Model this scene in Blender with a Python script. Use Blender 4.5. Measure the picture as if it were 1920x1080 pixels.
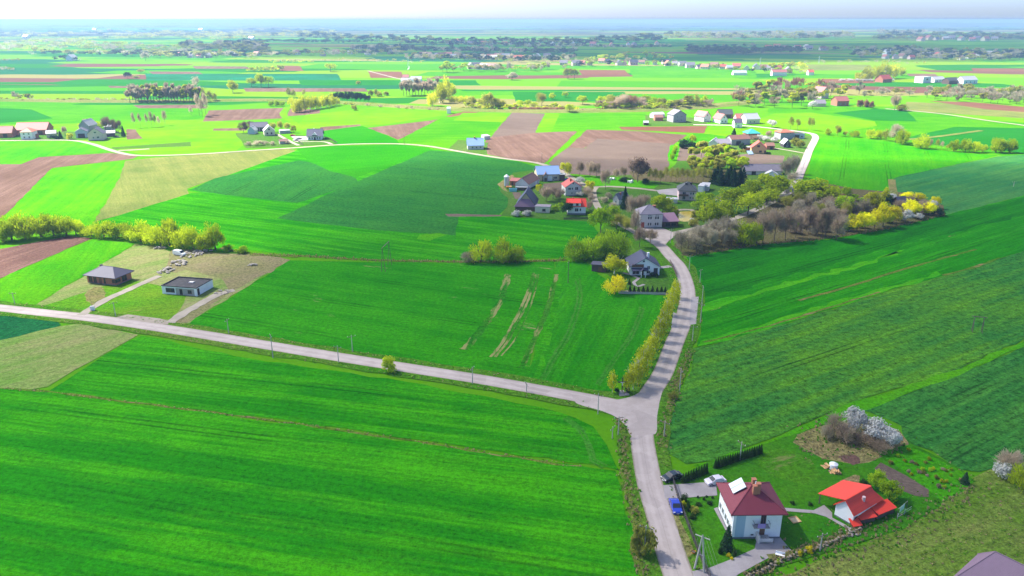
import bpy, bmesh, math, random
from math import sin, cos, tan, pi, radians, sqrt, atan2, hypot
from mathutils import Vector, Matrix

# ------------------------------------------------------------------ camera, sky, sun, exposure
sc = bpy.context.scene
for o in list(bpy.data.objects):
    bpy.data.objects.remove(o)
COL = sc.collection
CAM_H, FPX, HORIZON = 90.0, 1423.0, 37.0
PITCH = math.atan((540.0 - HORIZON) / FPX)
cam = bpy.data.cameras.new('camera')
cam.sensor_width = 36.0
cam.lens = 36.0 * FPX / 1920.0
cam.clip_start, cam.clip_end = 1.0, 120000.0
camo = bpy.data.objects.new('camera', cam)
camo.location = (0, 0, CAM_H)
camo.rotation_euler = (pi / 2 - PITCH, 0, 0)
COL.objects.link(camo)
sc.camera = camo

SUN_EL, SUN_AZ = radians(48), radians(-62)        # ahead and to the left of the camera
world = bpy.data.worlds.new('World')
sc.world = world
world.use_nodes = True
wn = world.node_tree
bg = wn.nodes['Background']
sky = wn.nodes.new('ShaderNodeTexSky')
sky.sky_type = 'NISHITA'
sky.sun_disc = False
sky.sun_elevation, sky.sun_rotation = SUN_EL, SUN_AZ
sky.air_density, sky.dust_density, sky.ozone_density = 0.4, 1.4, 4.0
wn.links.new(sky.outputs[0], bg.inputs[0])
bg.inputs[1].default_value = 0.112
sun = bpy.data.lights.new('sun', 'SUN')
sun.energy = 5.0
sun.angle = radians(0.55)
sun.color = (1.0, 0.95, 0.86)
suno = bpy.data.objects.new('sun', sun)
sdir = Vector((cos(SUN_EL) * sin(SUN_AZ), cos(SUN_EL) * cos(SUN_AZ), sin(SUN_EL)))
suno.rotation_euler = sdir.to_track_quat('Z', 'Y').to_euler()
suno.location = sdir * 200
COL.objects.link(suno)
vs = sc.view_settings
vs.view_transform, vs.look, vs.gamma, vs.exposure = 'Standard', 'None', 1.0, 1.75
vs.use_curve_mapping = False
sc.cycles.use_denoising = True
sc.cycles.max_bounces = 6
sc.cycles.transparent_max_bounces = 16
sc.cycles.volume_bounces = 1

RND = random.Random(7)


def G(px, py, z=0.0):
    """Point of the level z that a surveyed photograph pixel (1920 x 1080) looks at."""
    x, y = (px - 960.0) / FPX, (540.0 - py) / FPX
    dy = cos(PITCH) + y * sin(PITCH)
    dz = -sin(PITCH) + y * cos(PITCH)
    t = (CAM_H - z) / -dz
    return Vector((x * t, dy * t, z))


def MPP(px, py):
    """metres per photograph pixel at that ground point"""
    p = G(px, py)
    return (p.y * cos(PITCH) + CAM_H * sin(PITCH)) / FPX


# ------------------------------------------------------------------ node helper and materials
class NT:
    def __init__(s, name):
        s.m = bpy.data.materials.new(name)
        s.m.use_nodes = True
        s.t = s.m.node_tree
        s.t.nodes.clear()
        s.out = s.t.nodes.new('ShaderNodeOutputMaterial')

    def put(s, sock, v):
        if isinstance(v, bpy.types.NodeSocket):
            s.t.links.new(v, sock)
        elif isinstance(v, (tuple, list)) and sock.type == 'RGBA' and len(v) == 3:
            sock.default_value = (*v, 1.0)
        else:
            sock.default_value = v

    def n(s, typ, ins=None, **kw):
        nd = s.t.nodes.new('ShaderNode' + typ)
        for k, v in kw.items():
            setattr(nd, k, v)
        for k, v in (ins or {}).items():
            s.put(nd.inputs[k], v)
        return nd

    def math(s, op, a, b=0.0, c=None, clamp=False):
        nd = s.n('Math', {0: a, 1: b}, operation=op, use_clamp=clamp)
        if c is not None:
            s.put(nd.inputs[2], c)
        return nd.outputs[0]

    def mix(s, f, a, b, mode='MIX'):
        nd = s.n('Mix', data_type='RGBA', blend_type=mode)
        s.put(nd.inputs[0], f); s.put(nd.inputs[6], a); s.put(nd.inputs[7], b)
        return nd.outputs[2]

    def noise(s, vec, scale, detail=3.0, rough=0.55):
        nd = s.n('TexNoise', {'Scale': scale, 'Detail': detail, 'Roughness': rough})
        if vec is not None:
            s.put(nd.inputs['Vector'], vec)
        return nd.outputs[0]

    def ramp(s, f, stops, interp='LINEAR'):
        nd = s.n('ValToRGB', {0: f})
        cr = nd.color_ramp
        cr.interpolation = interp
        while len(cr.elements) < len(stops):
            cr.elements.new(0.5)
        for e, (p, c) in zip(cr.elements, stops):
            e.position = p
            e.color = (c, c, c, 1) if isinstance(c, (int, float)) else (*c, 1)
        return nd.outputs[0]

    def sm(s, f, a, b):
        nd = s.n('MapRange', {0: f, 1: a, 2: b, 3: 0.0, 4: 1.0}, interpolation_type='SMOOTHSTEP')
        return nd.outputs[0]

    def bsdf(s, col, rough=0.8, spec=0.3, metal=0.0, normal=None, **more):
        nd = s.n('BsdfPrincipled', {'Base Color': col, 'Roughness': rough, 'Metallic': metal, 'Specular IOR Level': spec})
        if normal is not None:
            s.put(nd.inputs['Normal'], normal)
        for k, v in more.items():
            s.put(nd.inputs[k], v)
        s.t.links.new(nd.outputs[0], s.out.inputs[0])
        return s.m

    def bump(s, h, strength=0.5, dist=0.1):
        return s.n('Bump', {'Strength': strength, 'Distance': dist, 'Height': h}).outputs[0]

    def pos(s):
        return s.n('NewGeometry').outputs['Position']

    def obj(s):
        return s.n('TexCoord').outputs['Object']


def scale3(c, k):
    return tuple(x * k for x in c)


def crop_mat(name, c1, c2, soil=(0.30, 0.22, 0.13), ang=0.0, tram=0.0, streak=0.5, patch=0.0, grain=1.0, fine=1.0, bumpy=0.5, dark=0.35):
    """A field seen from the air: drill streaks along ANG, mottling, tramlines every TRAM metres, bare patches."""
    s = NT(name)
    P = s.pos()
    M = s.n('VectorRotate', {'Vector': P, 'Angle': -ang}, rotation_type='Z_AXIS').outputs[0]
    X = s.n('SeparateXYZ', {0: M})
    u, v = X.outputs[0], X.outputs[1]
    big = s.noise(P, 0.012, 3.0)
    mid = s.noise(P, 0.07, 4.0, 0.6)
    st = s.n('Combine' + 'XYZ', {0: s.math('MULTIPLY', u, 0.006), 1: s.math('MULTIPLY', v, 0.16)}).outputs[0]
    stre = s.noise(st, 1.0, 5.0, 0.7)
    rows = s.n('CombineXYZ', {0: s.math('MULTIPLY', u, 0.05), 1: s.math('MULTIPLY', v, 1.1)}).outputs[0]
    rown = s.noise(rows, 1.0, 3.0, 0.7)
    f = s.math('ADD', s.math('MULTIPLY', s.math('SUBTRACT', s.sm(stre, 0.36, 0.64), 0.5), 1.3 * streak), s.math('MULTIPLY', s.math('SUBTRACT', mid, 0.5), 1.3))
    f = s.math('ADD', f, s.math('MULTIPLY', s.math('SUBTRACT', big, 0.5), 2.2))
    f = s.math('ADD', f, 0.45, clamp=True)
    col = s.mix(f, c1, c2)
    finen = s.noise(P, 0.9 * grain, 4.0, 0.75)
    finer = s.noise(P, 3.2 * grain, 3.0, 0.8)
    k = s.math('ADD', s.math('ADD', s.math('MULTIPLY', s.math('SUBTRACT', finen, 0.5), 1.7 * fine), s.math('MULTIPLY', s.math('SUBTRACT', finer, 0.5), 1.5 * fine)), 1.0)
    k = s.math('ADD', k, s.math('MULTIPLY', s.math('SUBTRACT', rown, 0.5), 1.5 * streak))
    if tram > 0:
        wob = s.math('MULTIPLY', s.math('SUBTRACT', s.noise(P, 0.01, 2.0), 0.5), 5.0)
        a = s.math('PINGPONG', s.math('ADD', v, wob), tram / 2)
        d = s.math('ABSOLUTE', s.math('SUBTRACT', a, 1.0))
        ln = s.math('SUBTRACT', 1.0, s.sm(d, 0.12, 0.5))
        vis = s.sm(s.noise(P, 0.016, 3.0, 0.7), 0.42, 0.62)
        k = s.math('MULTIPLY', k, s.math('SUBTRACT', 1.0, s.math('MULTIPLY', s.math('MULTIPLY', ln, vis), dark)))
    col = s.mix(1.0, col, s.n('CombineColor', {0: k, 1: k, 2: k}).outputs[0], 'MULTIPLY')
    if patch > 0:
        pn = s.noise(s.n('CombineXYZ', {0: s.math('MULTIPLY', u, 0.03), 1: s.math('MULTIPLY', v, 0.12)}).outputs[0], 1.0, 5.0, 0.75)
        pf = s.math('MULTIPLY', s.sm(pn, 0.72 - 0.22 * patch, 0.80 - 0.2 * patch), 0.85)
        col = s.mix(pf, col, soil)
    nb = s.bump(s.math('ADD', s.noise(P, 1.6 * grain, 3.0, 0.7), s.math('MULTIPLY', rown, 0.7)), bumpy, 0.35)
    return s.bsdf(col, 0.95, 0.0, normal=nb)


def plain_mat(name, col, rough=0.8, var=0.12, sc_=0.6, metal=0.0, spec=0.3, bump=0.0, dirt=None, dirt_amt=0.3):
    """A built surface with uneven colour, fine relief and some dirt."""
    s = NT(name)
    P = s.obj()
    nz = s.noise(P, sc_, 5.0, 0.65)
    k = s.math('ADD', 1.0 - var, s.math('MULTIPLY', nz, 2 * var))
    c = s.mix(1.0, col, s.n('CombineColor', {0: k, 1: k, 2: k}).outputs[0], 'MULTIPLY')
    if dirt is not None:
        c = s.mix(s.math('MULTIPLY', s.sm(s.noise(P, sc_ * 0.7 + 0.13, 6.0, 0.7), 0.48, 0.72), dirt_amt), c, dirt)
    nb = s.bump(s.noise(P, 6.0, 3.0), bump, 0.02) if bump else None
    return s.bsdf(c, rough, spec, metal, nb)


# ------------------------------------------------------------------ mesh helpers
def link(name, me, m=None, parent=None):
    o = bpy.data.objects.new(name, me)
    COL.objects.link(o)
    if m is not None and me is not None:
        for x in (m if isinstance(m, (list, tuple)) else (m,)):
            me.materials.append(x)
    if parent is not None:
        o.parent = parent
    return o


def mesh(name, verts, faces, m=None, parent=None, mats=None, smooth=False):
    me = bpy.data.meshes.new(name)
    me.from_pydata([tuple(v) for v in verts], [], faces)
    if mats:
        me.polygons.foreach_set('material_index', mats)
    if smooth:
        me.polygons.foreach_set('use_smooth', [True] * len(me.polygons))
    me.update()
    return link(name, me, m, parent)


def tag(o, label=None, cat=None, group=None, kind=None):
    if label: o['label'] = label
    if cat: o['category'] = cat
    if group: o['group'] = group
    if kind: o['kind'] = kind
    return o


def empty(name, loc, rz, label, cat, group=None):
    o = bpy.data.objects.new(name, None)
    o.empty_display_size = 0.5
    COL.objects.link(o)
    o.location = loc
    o.rotation_euler = (0, 0, rz)
    return tag(o, label, cat, group)


def catmull(pts, step):
    out = []
    n = len(pts)
    for i in range(n - 1):
        p0, p1, p2, p3 = pts[max(i - 1, 0)], pts[i], pts[i + 1], pts[min(i + 2, n - 1)]
        k = max(1, int((p2 - p1).length / step))
        for j in range(k):
            t = j / k
            out.append(0.5 * ((2 * p1) + (p2 - p0) * t + (2 * p0 - 5 * p1 + 4 * p2 - p3) * t * t + (3 * p1 - p0 - 3 * p2 + p3) * t ** 3))
    out.append(pts[-1])
    return out


LAYER = [0]


def next_z():
    LAYER[0] += 1
    return 0.0012 * LAYER[0]


def ribbon(name, pix, width, m, label, z=None, step=6.0, jit=0.0, kind='structure'):
    z = next_z() if z is None else z
    pts = catmull([G(*p) for p in pix], step)
    w = width if callable(width) else (lambda t: width)
    vs_, fs = [], []
    for i, p in enumerate(pts):
        d = (pts[min(i + 1, len(pts) - 1)] - pts[max(i - 1, 0)]).normalized()
        nn = Vector((-d.y, d.x, 0))
        h = w(i / (len(pts) - 1)) / 2
        a, b = h + RND.uniform(-jit, jit), h + RND.uniform(-jit, jit)
        vs_ += [(p.x + nn.x * a, p.y + nn.y * a, z), (p.x - nn.x * b, p.y - nn.y * b, z)]
        if i:
            fs.append((2 * i - 2, 2 * i - 1, 2 * i + 1, 2 * i))
    o = mesh(name, vs_, fs, m)
    uv = o.data.uv_layers.new(name='across')
    n2 = len(vs_)
    vals = []
    for lp in o.data.loops:
        vals += [1.0 if lp.vertex_index % 2 == 0 else -1.0, (lp.vertex_index // 2) * step]
    uv.data.foreach_set('uv', vals)
    return tag(o, label, kind=kind)


def sheet(name, pix, m, label, jit=0.6, step=5.0, curve=False, z=None):
    """One field or yard: its outline follows surveyed corners and is slightly ragged."""
    z = next_z() if z is None else z
    pts = [G(*p) for p in pix]
    if curve:
        ring = catmull([pts[-1]] + pts + [pts[0], pts[1]], step)
        a, b = pts[0], pts[0]
        n0 = max(1, int((pts[0] - pts[-1]).length / step))
        ring = ring[n0:]
        n1 = max(1, int((pts[1] - pts[0]).length / step))
        ring = ring[:len(ring) - n1 - 1]
    else:
        ring = []
        for i, p in enumerate(pts):
            q = pts[(i + 1) % len(pts)]
            st = max(step, (p.y + q.y) * 0.009)
            k = max(1, int((q - p).length / st))
            for j in range(k):
                ring.append(p.lerp(q, j / k))
    vv = [(p.x + RND.uniform(-jit, jit), p.y + RND.uniform(-jit, jit), z) for p in ring]
    me = bpy.data.meshes.new(name)
    me.from_pydata(vv, [], [tuple(range(len(vv)))])
    me.update()
    bm = bmesh.new(); bm.from_mesh(me)
    bm.normal_update()
    for f in bm.faces:
        if f.normal.z < 0: f.normal_flip()
    bmesh.ops.triangulate(bm, faces=bm.faces[:])
    bm.to_mesh(me); bm.free()
    o = link(name, me, m)
    return tag(o, label, kind='structure')
# ------------------------------------------------------------------ air, clouds, ground
def volume_mat(name, col, dens, aniso, ab=None):
    s = NT(name)
    nd = s.n('VolumePrincipled', {'Color': col, 'Density': dens, 'Anisotropy': aniso})
    s.t.links.new(nd.outputs[0], s.out.inputs[1])
    return s.m


HAZE_M = volume_mat('haze_air', (0.31, 0.46, 0.82), 0.000138, 0.1)
R_ = 42000.0
hz = mesh('haze', [(x, y, z) for z in (-3.0, 97.0) for y in (-6000.0, 2 * R_) for x in (-R_, R_)],
          [(0, 1, 3, 2)[::-1], (4, 5, 7, 6), (0, 1, 5, 4), (1, 3, 7, 5), (3, 2, 6, 7), (2, 0, 4, 6)], HAZE_M)
tag(hz, 'pale blue haze lying over the whole plain', kind='stuff')

CLOUD_M = volume_mat('cloud_vapour', (0.99, 0.99, 0.99), 0.0048, 0.3)
CLOUD_D = volume_mat('dense_cloud_vapour', (0.97, 0.97, 0.98), 0.0030, 0.3)


def cloud(sx, sy, rx, ry, rz, label, alt=700.0, seed=1, m=None):
    """Cumulus whose shade falls round (sx, sy): lumpy closed body of vapour high over the country."""
    r = random.Random(seed)
    k = alt / tan(SUN_EL)
    cx, cy = sx + sin(SUN_AZ) * k, sy + cos(SUN_AZ) * k
    bm = bmesh.new()
    bmesh.ops.create_icosphere(bm, subdivisions=4, radius=1.0)
    ph = [(r.uniform(0, 6.28), r.uniform(0, 6.28), r.uniform(0, 6.28)) for _ in range(4)]
    for v in bm.verts:
        c = v.co
        b = 1.0
        for q, (a1, a2, a3) in enumerate(ph):
            fr = 1.7 * 1.8 ** q
            b += 0.16 / (1 + 0.6 * q) * sin(c.x * fr + a1) * sin(c.y * fr + a2) * cos(c.z * fr + a3) * 2
        v.co = Vector((c.x * rx * b, c.y * ry * b, max(c.z, -0.35) * rz * b))
    me = bpy.data.meshes.new('cloud')
    bm.to_mesh(me); bm.free()
    o = link('cloud', me, m or CLOUD_M)
    o.location = (cx, cy, alt)
    return tag(o, label, 'cloud', 'clouds drifting over the plain', 'stuff')


cloud(150, 215, 400, 260, 190, 'white cumulus cloud high over the crossroads', seed=3)
cloud(100, 2750, 1500, 950, 330, 'white cumulus cloud high over the far villages', 900, 5, CLOUD_D)
cloud(2500, 3100, 1500, 1150, 330, 'white cumulus cloud high over the far right plain', 900, 8, CLOUD_D)


def ground_mat():
    s = NT('meadow_plain')
    P = s.pos()
    big = s.noise(P, 0.006, 4.0, 0.6)
    mid = s.noise(P, 0.05, 4.0, 0.65)
    near = s.mix(s.math('ADD', s.math('MULTIPLY', big, 0.9), s.math('MULTIPLY', s.math('SUBTRACT', mid, 0.5), 0.8), clamp=True), LIME_A, GREEN_A)
    # far off: strips of other fields
    def strips(ang, sx, sy, stops):
        M = s.n('VectorRotate', {'Vector': P, 'Angle': ang}, rotation_type='Z_AXIS').outputs[0]
        X = s.n('SeparateXYZ', {0: M})
        w = s.n('CombineXYZ', {0: s.math('MULTIPLY', X.outputs[0], sx), 1: s.math('MULTIPLY', X.outputs[1], sy)}).outputs[0]
        vo = s.n('TexVoronoi', {'Vector': w, 'Scale': 1.0, 'Randomness': 0.85}, voronoi_dimensions='2D', distance='CHEBYCHEV')
        r = s.n('SeparateColor', {0: vo.outputs['Color']}).outputs[0]
        return s.ramp(r, stops, 'CONSTANT')
    far = strips(0.12, 1 / 300.0, 1 / 105.0, [(0, LIME_A), (.3, GREEN_A), (.48, LIME_B), (.62, TEAL_A), (.78, BROWN_A), (.82, GREEN_B), (.95, STRAW)])
    vfar = strips(-0.2, 1 / 1500.0, 1 / 420.0, [(0, TEAL_A), (.15, LIME_B), (.3, STRAW), (.45, WOODY), (.6, GREEN_A), (.75, STRAW), (.85, LIME_A), (.93, WOODY)])
    L = s.n('VectorMath', {0: P}, operation='LENGTH').outputs['Value']
    wob = s.math('MULTIPLY', s.math('SUBTRACT', s.noise(P, 0.002, 3.0), 0.5), 600.0)
    L = s.math('ADD', L, wob)
    c = s.mix(s.sm(L, 880.0, 900.0), near, far)
    c = s.mix(s.sm(L, 4200.0, 5200.0), c, vfar)
    # woods far out
    wood = s.sm(s.noise(s.n('CombineXYZ', {0: s.math('MULTIPLY', s.n('SeparateXYZ', {0: P}).outputs[0], 0.0006), 1: s.math('MULTIPLY', s.n('SeparateXYZ', {0: P}).outputs[1], 0.0016)}).outputs[0], 1.0, 6.0, 0.65), 0.50, 0.54)
    c = s.mix(s.math('MULTIPLY', wood, s.sm(L, 4000.0, 6000.0)), c, WOODY)
    fine = s.noise(P, 0.8, 3.0, 0.7)
    k = s.math('ADD', 0.7, s.math('MULTIPLY', fine, 0.6))
    c = s.mix(1.0, c, s.n('CombineColor', {0: k, 1: k, 2: k}).outputs[0], 'MULTIPLY')
    return s.bsdf(c, 0.95, 0.0)


LIME_A, LIME_B = (0.085, 0.24, 0.0010), (0.125, 0.23, 0.002)
GREEN_A, GREEN_B = (0.045, 0.20, 0.002), (0.016, 0.13, 0.010)
TEAL_A, BROWN_A, STRAW, WOODY = (0.012, 0.10, 0.035), (0.12, 0.058, 0.042), (0.19, 0.18, 0.06), (0.045, 0.065, 0.04)
gs = [-41000, -12000, -4000, -1200, -400, 0, 400, 1200, 4000, 12000, 41000]
gy = [-5000, -1200, 0, 300, 700, 1200, 2500, 5000, 10000, 20000, 41000, 80000]
gv = [(x, y, -0.02) for y in gy for x in gs]
gf = [(j * 11 + i, j * 11 + i + 1, j * 11 + 12 + i, j * 11 + 11 + i) for j in range(len(gy) - 1) for i in range(10)]
tag(mesh('ground', gv, gf, ground_mat()), 'wide green plain of meadows and strip fields', kind='structure')

# low wooded hills along the horizon
HILL_M = plain_mat('hill_wood', (0.05, 0.08, 0.04), var=0.4, sc_=0.002)
for (x0, x1, yd, hh, seed) in ((-9000, 4000, 15500, 45, 1), (1500, 15000, 14000, 72, 2), (7500, 16000, 11500, 50, 4)):
    r = random.Random(seed)
    n = 60
    ph = [r.uniform(0, 6) for _ in range(4)]
    vv, ff = [], []
    for i in range(n + 1):
        t = i / n
        x = x0 + (x1 - x0) * t
        e = min(1, t * 5) * min(1, (1 - t) * 5)
        h = hh * e * (0.72 + 0.16 * sin(t * 9 + ph[0]) + 0.09 * sin(t * 23 + ph[1]) + 0.04 * sin(t * 61 + ph[2]))
        for (dy, k) in ((-900, 0), (-350, 0.75), (0, 1), (900, 0)):
            vv.append((x, yd + dy, -0.3 + h * k))
        if i:
            for q in range(3):
                a = (i - 1) * 4 + q
                ff.append((a, a + 4, a + 5, a + 1))
    tag(mesh('hills', vv, ff, HILL_M, smooth=True), 'low wooded ridge on the hazy horizon', kind='structure')
# ------------------------------------------------------------------ fields
def gang(a, b):
    d = G(*b) - G(*a)
    return atan2(d.y, d.x)


W1, W2 = (0.011, 0.152, 0.0008), (0.036, 0.240, 0.0008)          # young wheat
RP1, RP2 = (0.024, 0.128, 0.018), (0.070, 0.205, 0.010)         # rapeseed
TL1, TL2 = (0.016, 0.110, 0.018), (0.028, 0.140, 0.016)         # blue-green crop
LM1, LM2 = (0.075, 0.27, 0.001), (0.022, 0.20, 0.002)           # sunlit spring green
EARTH1, EARTH2 = (0.118, 0.073, 0.054), (0.165, 0.105, 0.082)
TAN = (0.36, 0.27, 0.15)

wheat_front = crop_mat('wheat_front', W1, W2, ang=gang((0, 728), (590, 800)), tram=27, streak=0.8, dark=0.5)
wheat_plot = crop_mat('wheat_plot', W1, (0.030, 0.225, 0.0008), ang=gang((430, 515), (1000, 600)), tram=25, streak=0.4, patch=0.42, dark=0.45)
wheat_plot2 = crop_mat('wheat_plot_right', W1, (0.030, 0.225, 0.0008), ang=gang((1090, 560), (990, 720)), tram=22, streak=0.45, patch=0.1, dark=0.4)
wheat_mid = crop_mat('wheat_middle', W1, W2, ang=gang((420, 430), (870, 490)), tram=0, streak=0.8)
wheat_right = crop_mat('wheat_right', W1, (0.022, 0.20, 0.0012), ang=gang((1320, 600), (1920, 420)), tram=21, streak=0.9, patch=0.3, dark=0.5)
rape_right = crop_mat('rapeseed', RP1, RP2, ang=gang((1320, 720), (1920, 520)), tram=30, streak=0.55, grain=0.6, fine=1.6, bumpy=1.0, dark=0.5)
rape_corner = crop_mat('rapeseed_corner', RP1, (0.045, 0.17, 0.02), ang=gang((1640, 770), (1920, 650)), tram=14, streak=0.8, patch=0.35, grain=0.6, fine=1.6, bumpy=1.0, dark=0.5)
teal_left = crop_mat('dark_crop', TL1, TL2, ang=gang((430, 360), (560, 300)), tram=40, streak=0.3, grain=0.7, fine=1.2, bumpy=0.9, dark=0.5)
teal_big = crop_mat('dark_crop_big', TL1, TL2, ang=gang((560, 400), (900, 440)), tram=60, streak=0.35, grain=0.7, fine=1.2, bumpy=0.9, dark=0.4)
teal_right = crop_mat('dark_crop_right', (0.022, 0.13, 0.035), (0.05, 0.17, 0.035), ang=gang((1680, 380), (1920, 320)), tram=18, streak=0.6, grain=0.7, fine=1.0, dark=0.4)
green_tri = crop_mat('bright_crop', (0.014, 0.165, 0.001), (0.026, 0.195, 0.002), ang=0.4, streak=0.3)
green_road = crop_mat('bright_crop_road', (0.018, 0.20, 0.001), (0.06, 0.26, 0.001), ang=gang((1590, 270), (1580, 340)), tram=26, streak=0.3, dark=0.45)
lime_m = crop_mat('lime_crop', LM1, LM2, ang=gang((20, 410), (160, 310)), tram=0, streak=0.35)
lime2 = crop_mat('lime_meadow', (0.125, 0.26, 0.001), (0.065, 0.25, 0.001), ang=0.1, streak=0.3)
green2 = crop_mat('green_meadow', (0.032, 0.19, 0.0015), (0.070, 0.235, 0.0015), ang=0.1, streak=0.4)
darkgreen2 = crop_mat('dark_meadow', (0.010, 0.12, 0.008), (0.016, 0.145, 0.014), ang=0.1, streak=0.4)
tealfar = crop_mat('far_dark_crop', TEAL_A, (0.012, 0.15, 0.07), ang=0.0, streak=0.3)
pale_m = crop_mat('pale_fallow', (0.095, 0.135, 0.032), (0.17, 0.185, 0.05), ang=gang((300, 400), (250, 300)), streak=0.3, patch=0.2, soil=(0.2, 0.19, 0.07))
fallow_near = crop_mat('fallow', (0.10, 0.20, 0.03), (0.22, 0.22, 0.09), ang=gang((0, 690), (230, 625)), streak=0.4, patch=0.35, soil=(0.27, 0.22, 0.12))
earth_m = crop_mat('ploughed_earth', EARTH1, EARTH2, ang=gang((0, 400), (180, 300)), streak=0.6, fine=0.8, bumpy=0.7)
earth_dk = crop_mat('ploughed_dark', (0.12, 0.068, 0.055), (0.165, 0.10, 0.08), ang=gang((0, 500), (150, 450)), streak=0.7, bumpy=0.7)
earth_gray = crop_mat('harrowed_earth', (0.112, 0.084, 0.068), (0.142, 0.108, 0.088), ang=gang((1060, 290), (1250, 300)), streak=0.25, fine=0.6)
earth_red = crop_mat('red_earth', (0.13, 0.058, 0.036), (0.16, 0.08, 0.05), ang=0.1, streak=0.4)
meadow_rough = crop_mat('rough_grass', (0.085, 0.165, 0.014), (0.20, 0.20, 0.06), ang=gang((1480, 1060), (1900, 900)), streak=0.25, patch=0.25, grain=0.8, fine=1.4, bumpy=1.0, soil=(0.24, 0.20, 0.10))
lawn_m = crop_mat('lawn', (0.025, 0.15, 0.003), (0.06, 0.175, 0.006), ang=0.5, streak=0.15, patch=0.22, fine=1.0, soil=(0.20, 0.22, 0.07))
verge_m = crop_mat('verge_grass', (0.04, 0.16, 0.004), (0.10, 0.17, 0.02), ang=0.3, streak=0.2, patch=0.25, fine=1.6, bumpy=1.0, soil=(0.25, 0.19, 0.09))
green_edge = crop_mat('edge_grass', (0.035, 0.22, 0.001), (0.07, 0.26, 0.001), ang=0.3, streak=0.2, fine=1.2)
bankdry = crop_mat('dry_bank', (0.22, 0.17, 0.08), (0.12, 0.16, 0.035), ang=0.2, streak=0.2, fine=1.7, bumpy=1.0)
tan_m0 = crop_mat('dry_margin', (0.05, 0.14, 0.006), (0.13, 0.14, 0.03), ang=0.1, streak=0.2, fine=1.5, patch=0.8, soil=(0.22, 0.15, 0.08))
plot_grass = crop_mat('plot_grass', (0.04, 0.20, 0.003), (0.12, 0.22, 0.012), ang=0.4, streak=0.2, fine=1.3, patch=0.3, soil=(0.22, 0.2, 0.07))
worn_lawn = crop_mat('worn_lawn', (0.03, 0.15, 0.003), (0.08, 0.19, 0.01), ang=0.4, streak=0.1, fine=1.3, patch=0.62, soil=(0.17, 0.17, 0.06))
forest_floor = crop_mat('wood_floor', (0.08, 0.09, 0.03), (0.13, 0.10, 0.055), ang=0.3, streak=0.1, fine=1.4, bumpy=1.0)
sandy = crop_mat('bare_sandy_soil', (0.20, 0.155, 0.10), (0.15, 0.165, 0.055), ang=0.4, streak=0.2, fine=1.3, patch=0.3, soil=(0.30, 0.24, 0.17))
yard_grass = crop_mat('village_grass', (0.04, 0.13, 0.008), (0.08, 0.13, 0.03), ang=0.3, streak=0.1, fine=1.3, patch=0.2, soil=(0.22, 0.17, 0.1))

F = sheet
teal_plot = crop_mat('dark_teal_crop', (0.006, 0.075, 0.022), (0.012, 0.105, 0.03), ang=gang((0, 660), (110, 600)), streak=0.6, grain=0.7, fine=1.3, bumpy=0.9)
# --- the country behind: sunlit strips between the villages
F('field', [(-80, 196), (260, 197), (380, 206), (380, 222), (260, 232), (150, 236), (-80, 240)], green2, 'green meadow beyond the left hamlet')
F('field', [(-80, 200), (60, 205), (100, 222), (-80, 238)], darkgreen2, 'darker strip of grass beyond the red roofed barn')
F('field', [(250, 197), (375, 196), (390, 203), (260, 203)], earth_m, 'narrow ploughed strip beneath the tall wood')
F('field', [(-80, 236), (120, 232), (300, 225), (380, 225), (470, 231), (470, 262), (440, 285), (275, 292), (180, 270), (140, 262), (-80, 262)], lime2, 'lime green meadow behind the left hamlet')
F('field', [(392, 207), (535, 202), (533, 222), (380, 228)], earth_m, 'ploughed brown field before the lone leaning trees')
F('field', [(545, 203), (600, 206), (600, 214), (538, 218)], earth_m, 'ploughed corner beside the yellow thicket')
F('field', [(238, 242), (254, 243), (267, 260), (238, 262)], earth_m, 'small brown garden plot by the left farm')
F('field', [(210, 276), (357, 266), (358, 274), (215, 280)], yard_grass, 'striped vegetable garden strip by the pale road')
F('field', [(400, 241), (460, 240), (462, 245), (400, 245)], earth_m, 'thin earth strip behind the small farm')
F('field', [(575, 215), (720, 200), (850, 205), (835, 216), (690, 238), (600, 244), (545, 246)], lime2, 'lime meadow above the triangular ploughed field')
F('field', [(590, 247), (680, 236), (690, 240), (745, 262), (750, 269), (620, 271)], green_tri, 'smooth green field beside the dark roofed house')
F('field', [(600, 238), (675, 233), (676, 236), (600, 246)], earth_m, 'thin ploughed sliver')
F('field', [(690, 240), (822, 224), (747, 262)], earth_m, 'triangular ploughed field')
F('field', [(835, 218), (870, 209), (900, 210), (850, 220)], earth_red, 'red earth patch with a small white hut')
F('field', [(826, 222), (905, 211), (958, 211), (940, 226), (936, 235), (905, 264), (750, 268), (747, 263)], green2, 'bright green field behind the blue roofed house')
F('field', [(868, 212), (958, 211), (942, 229), (850, 226)], lime2, 'lime strip by the pink ploughland')
F('field', [(960, 211), (1022, 213), (1003, 249), (918, 259)], earth_gray, 'pinkish ploughed strip')
F('field', [(1022, 213), (1050, 213), (1035, 247), (1003, 250)], lime2, 'lime strip between ploughed land and green field')
F('field', [(1050, 213), (1210, 213), (1208, 236), (1080, 246), (1034, 248)], green2, 'green field in front of the grey hamlet house')
F('field', [(1160, 238), (1325, 236), (1320, 250), (1165, 243)], earth_red, 'red brown plot below the grey hamlet house')
F('field', [(1328, 237), (1440, 240), (1470, 250), (1420, 262), (1340, 262), (1320, 250)], lime2, 'lime meadow below the pink roofed houses')
F('field', [(1300, 250), (1335, 252), (1400, 262), (1330, 280), (1280, 270)], green2, 'green patch by the round dark bush')
F('field', [(918, 258), (1000, 249), (1082, 246), (1022, 306), (960, 298), (914, 290), (908, 268)], earth_m, 'ridged ploughed field inside the bend of the road')
F('field', [(1100, 243), (1200, 246), (1290, 253), (1262, 271), (1120, 260), (1096, 278), (1064, 277)], earth_m, 'brown field with pale furrows')
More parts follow.
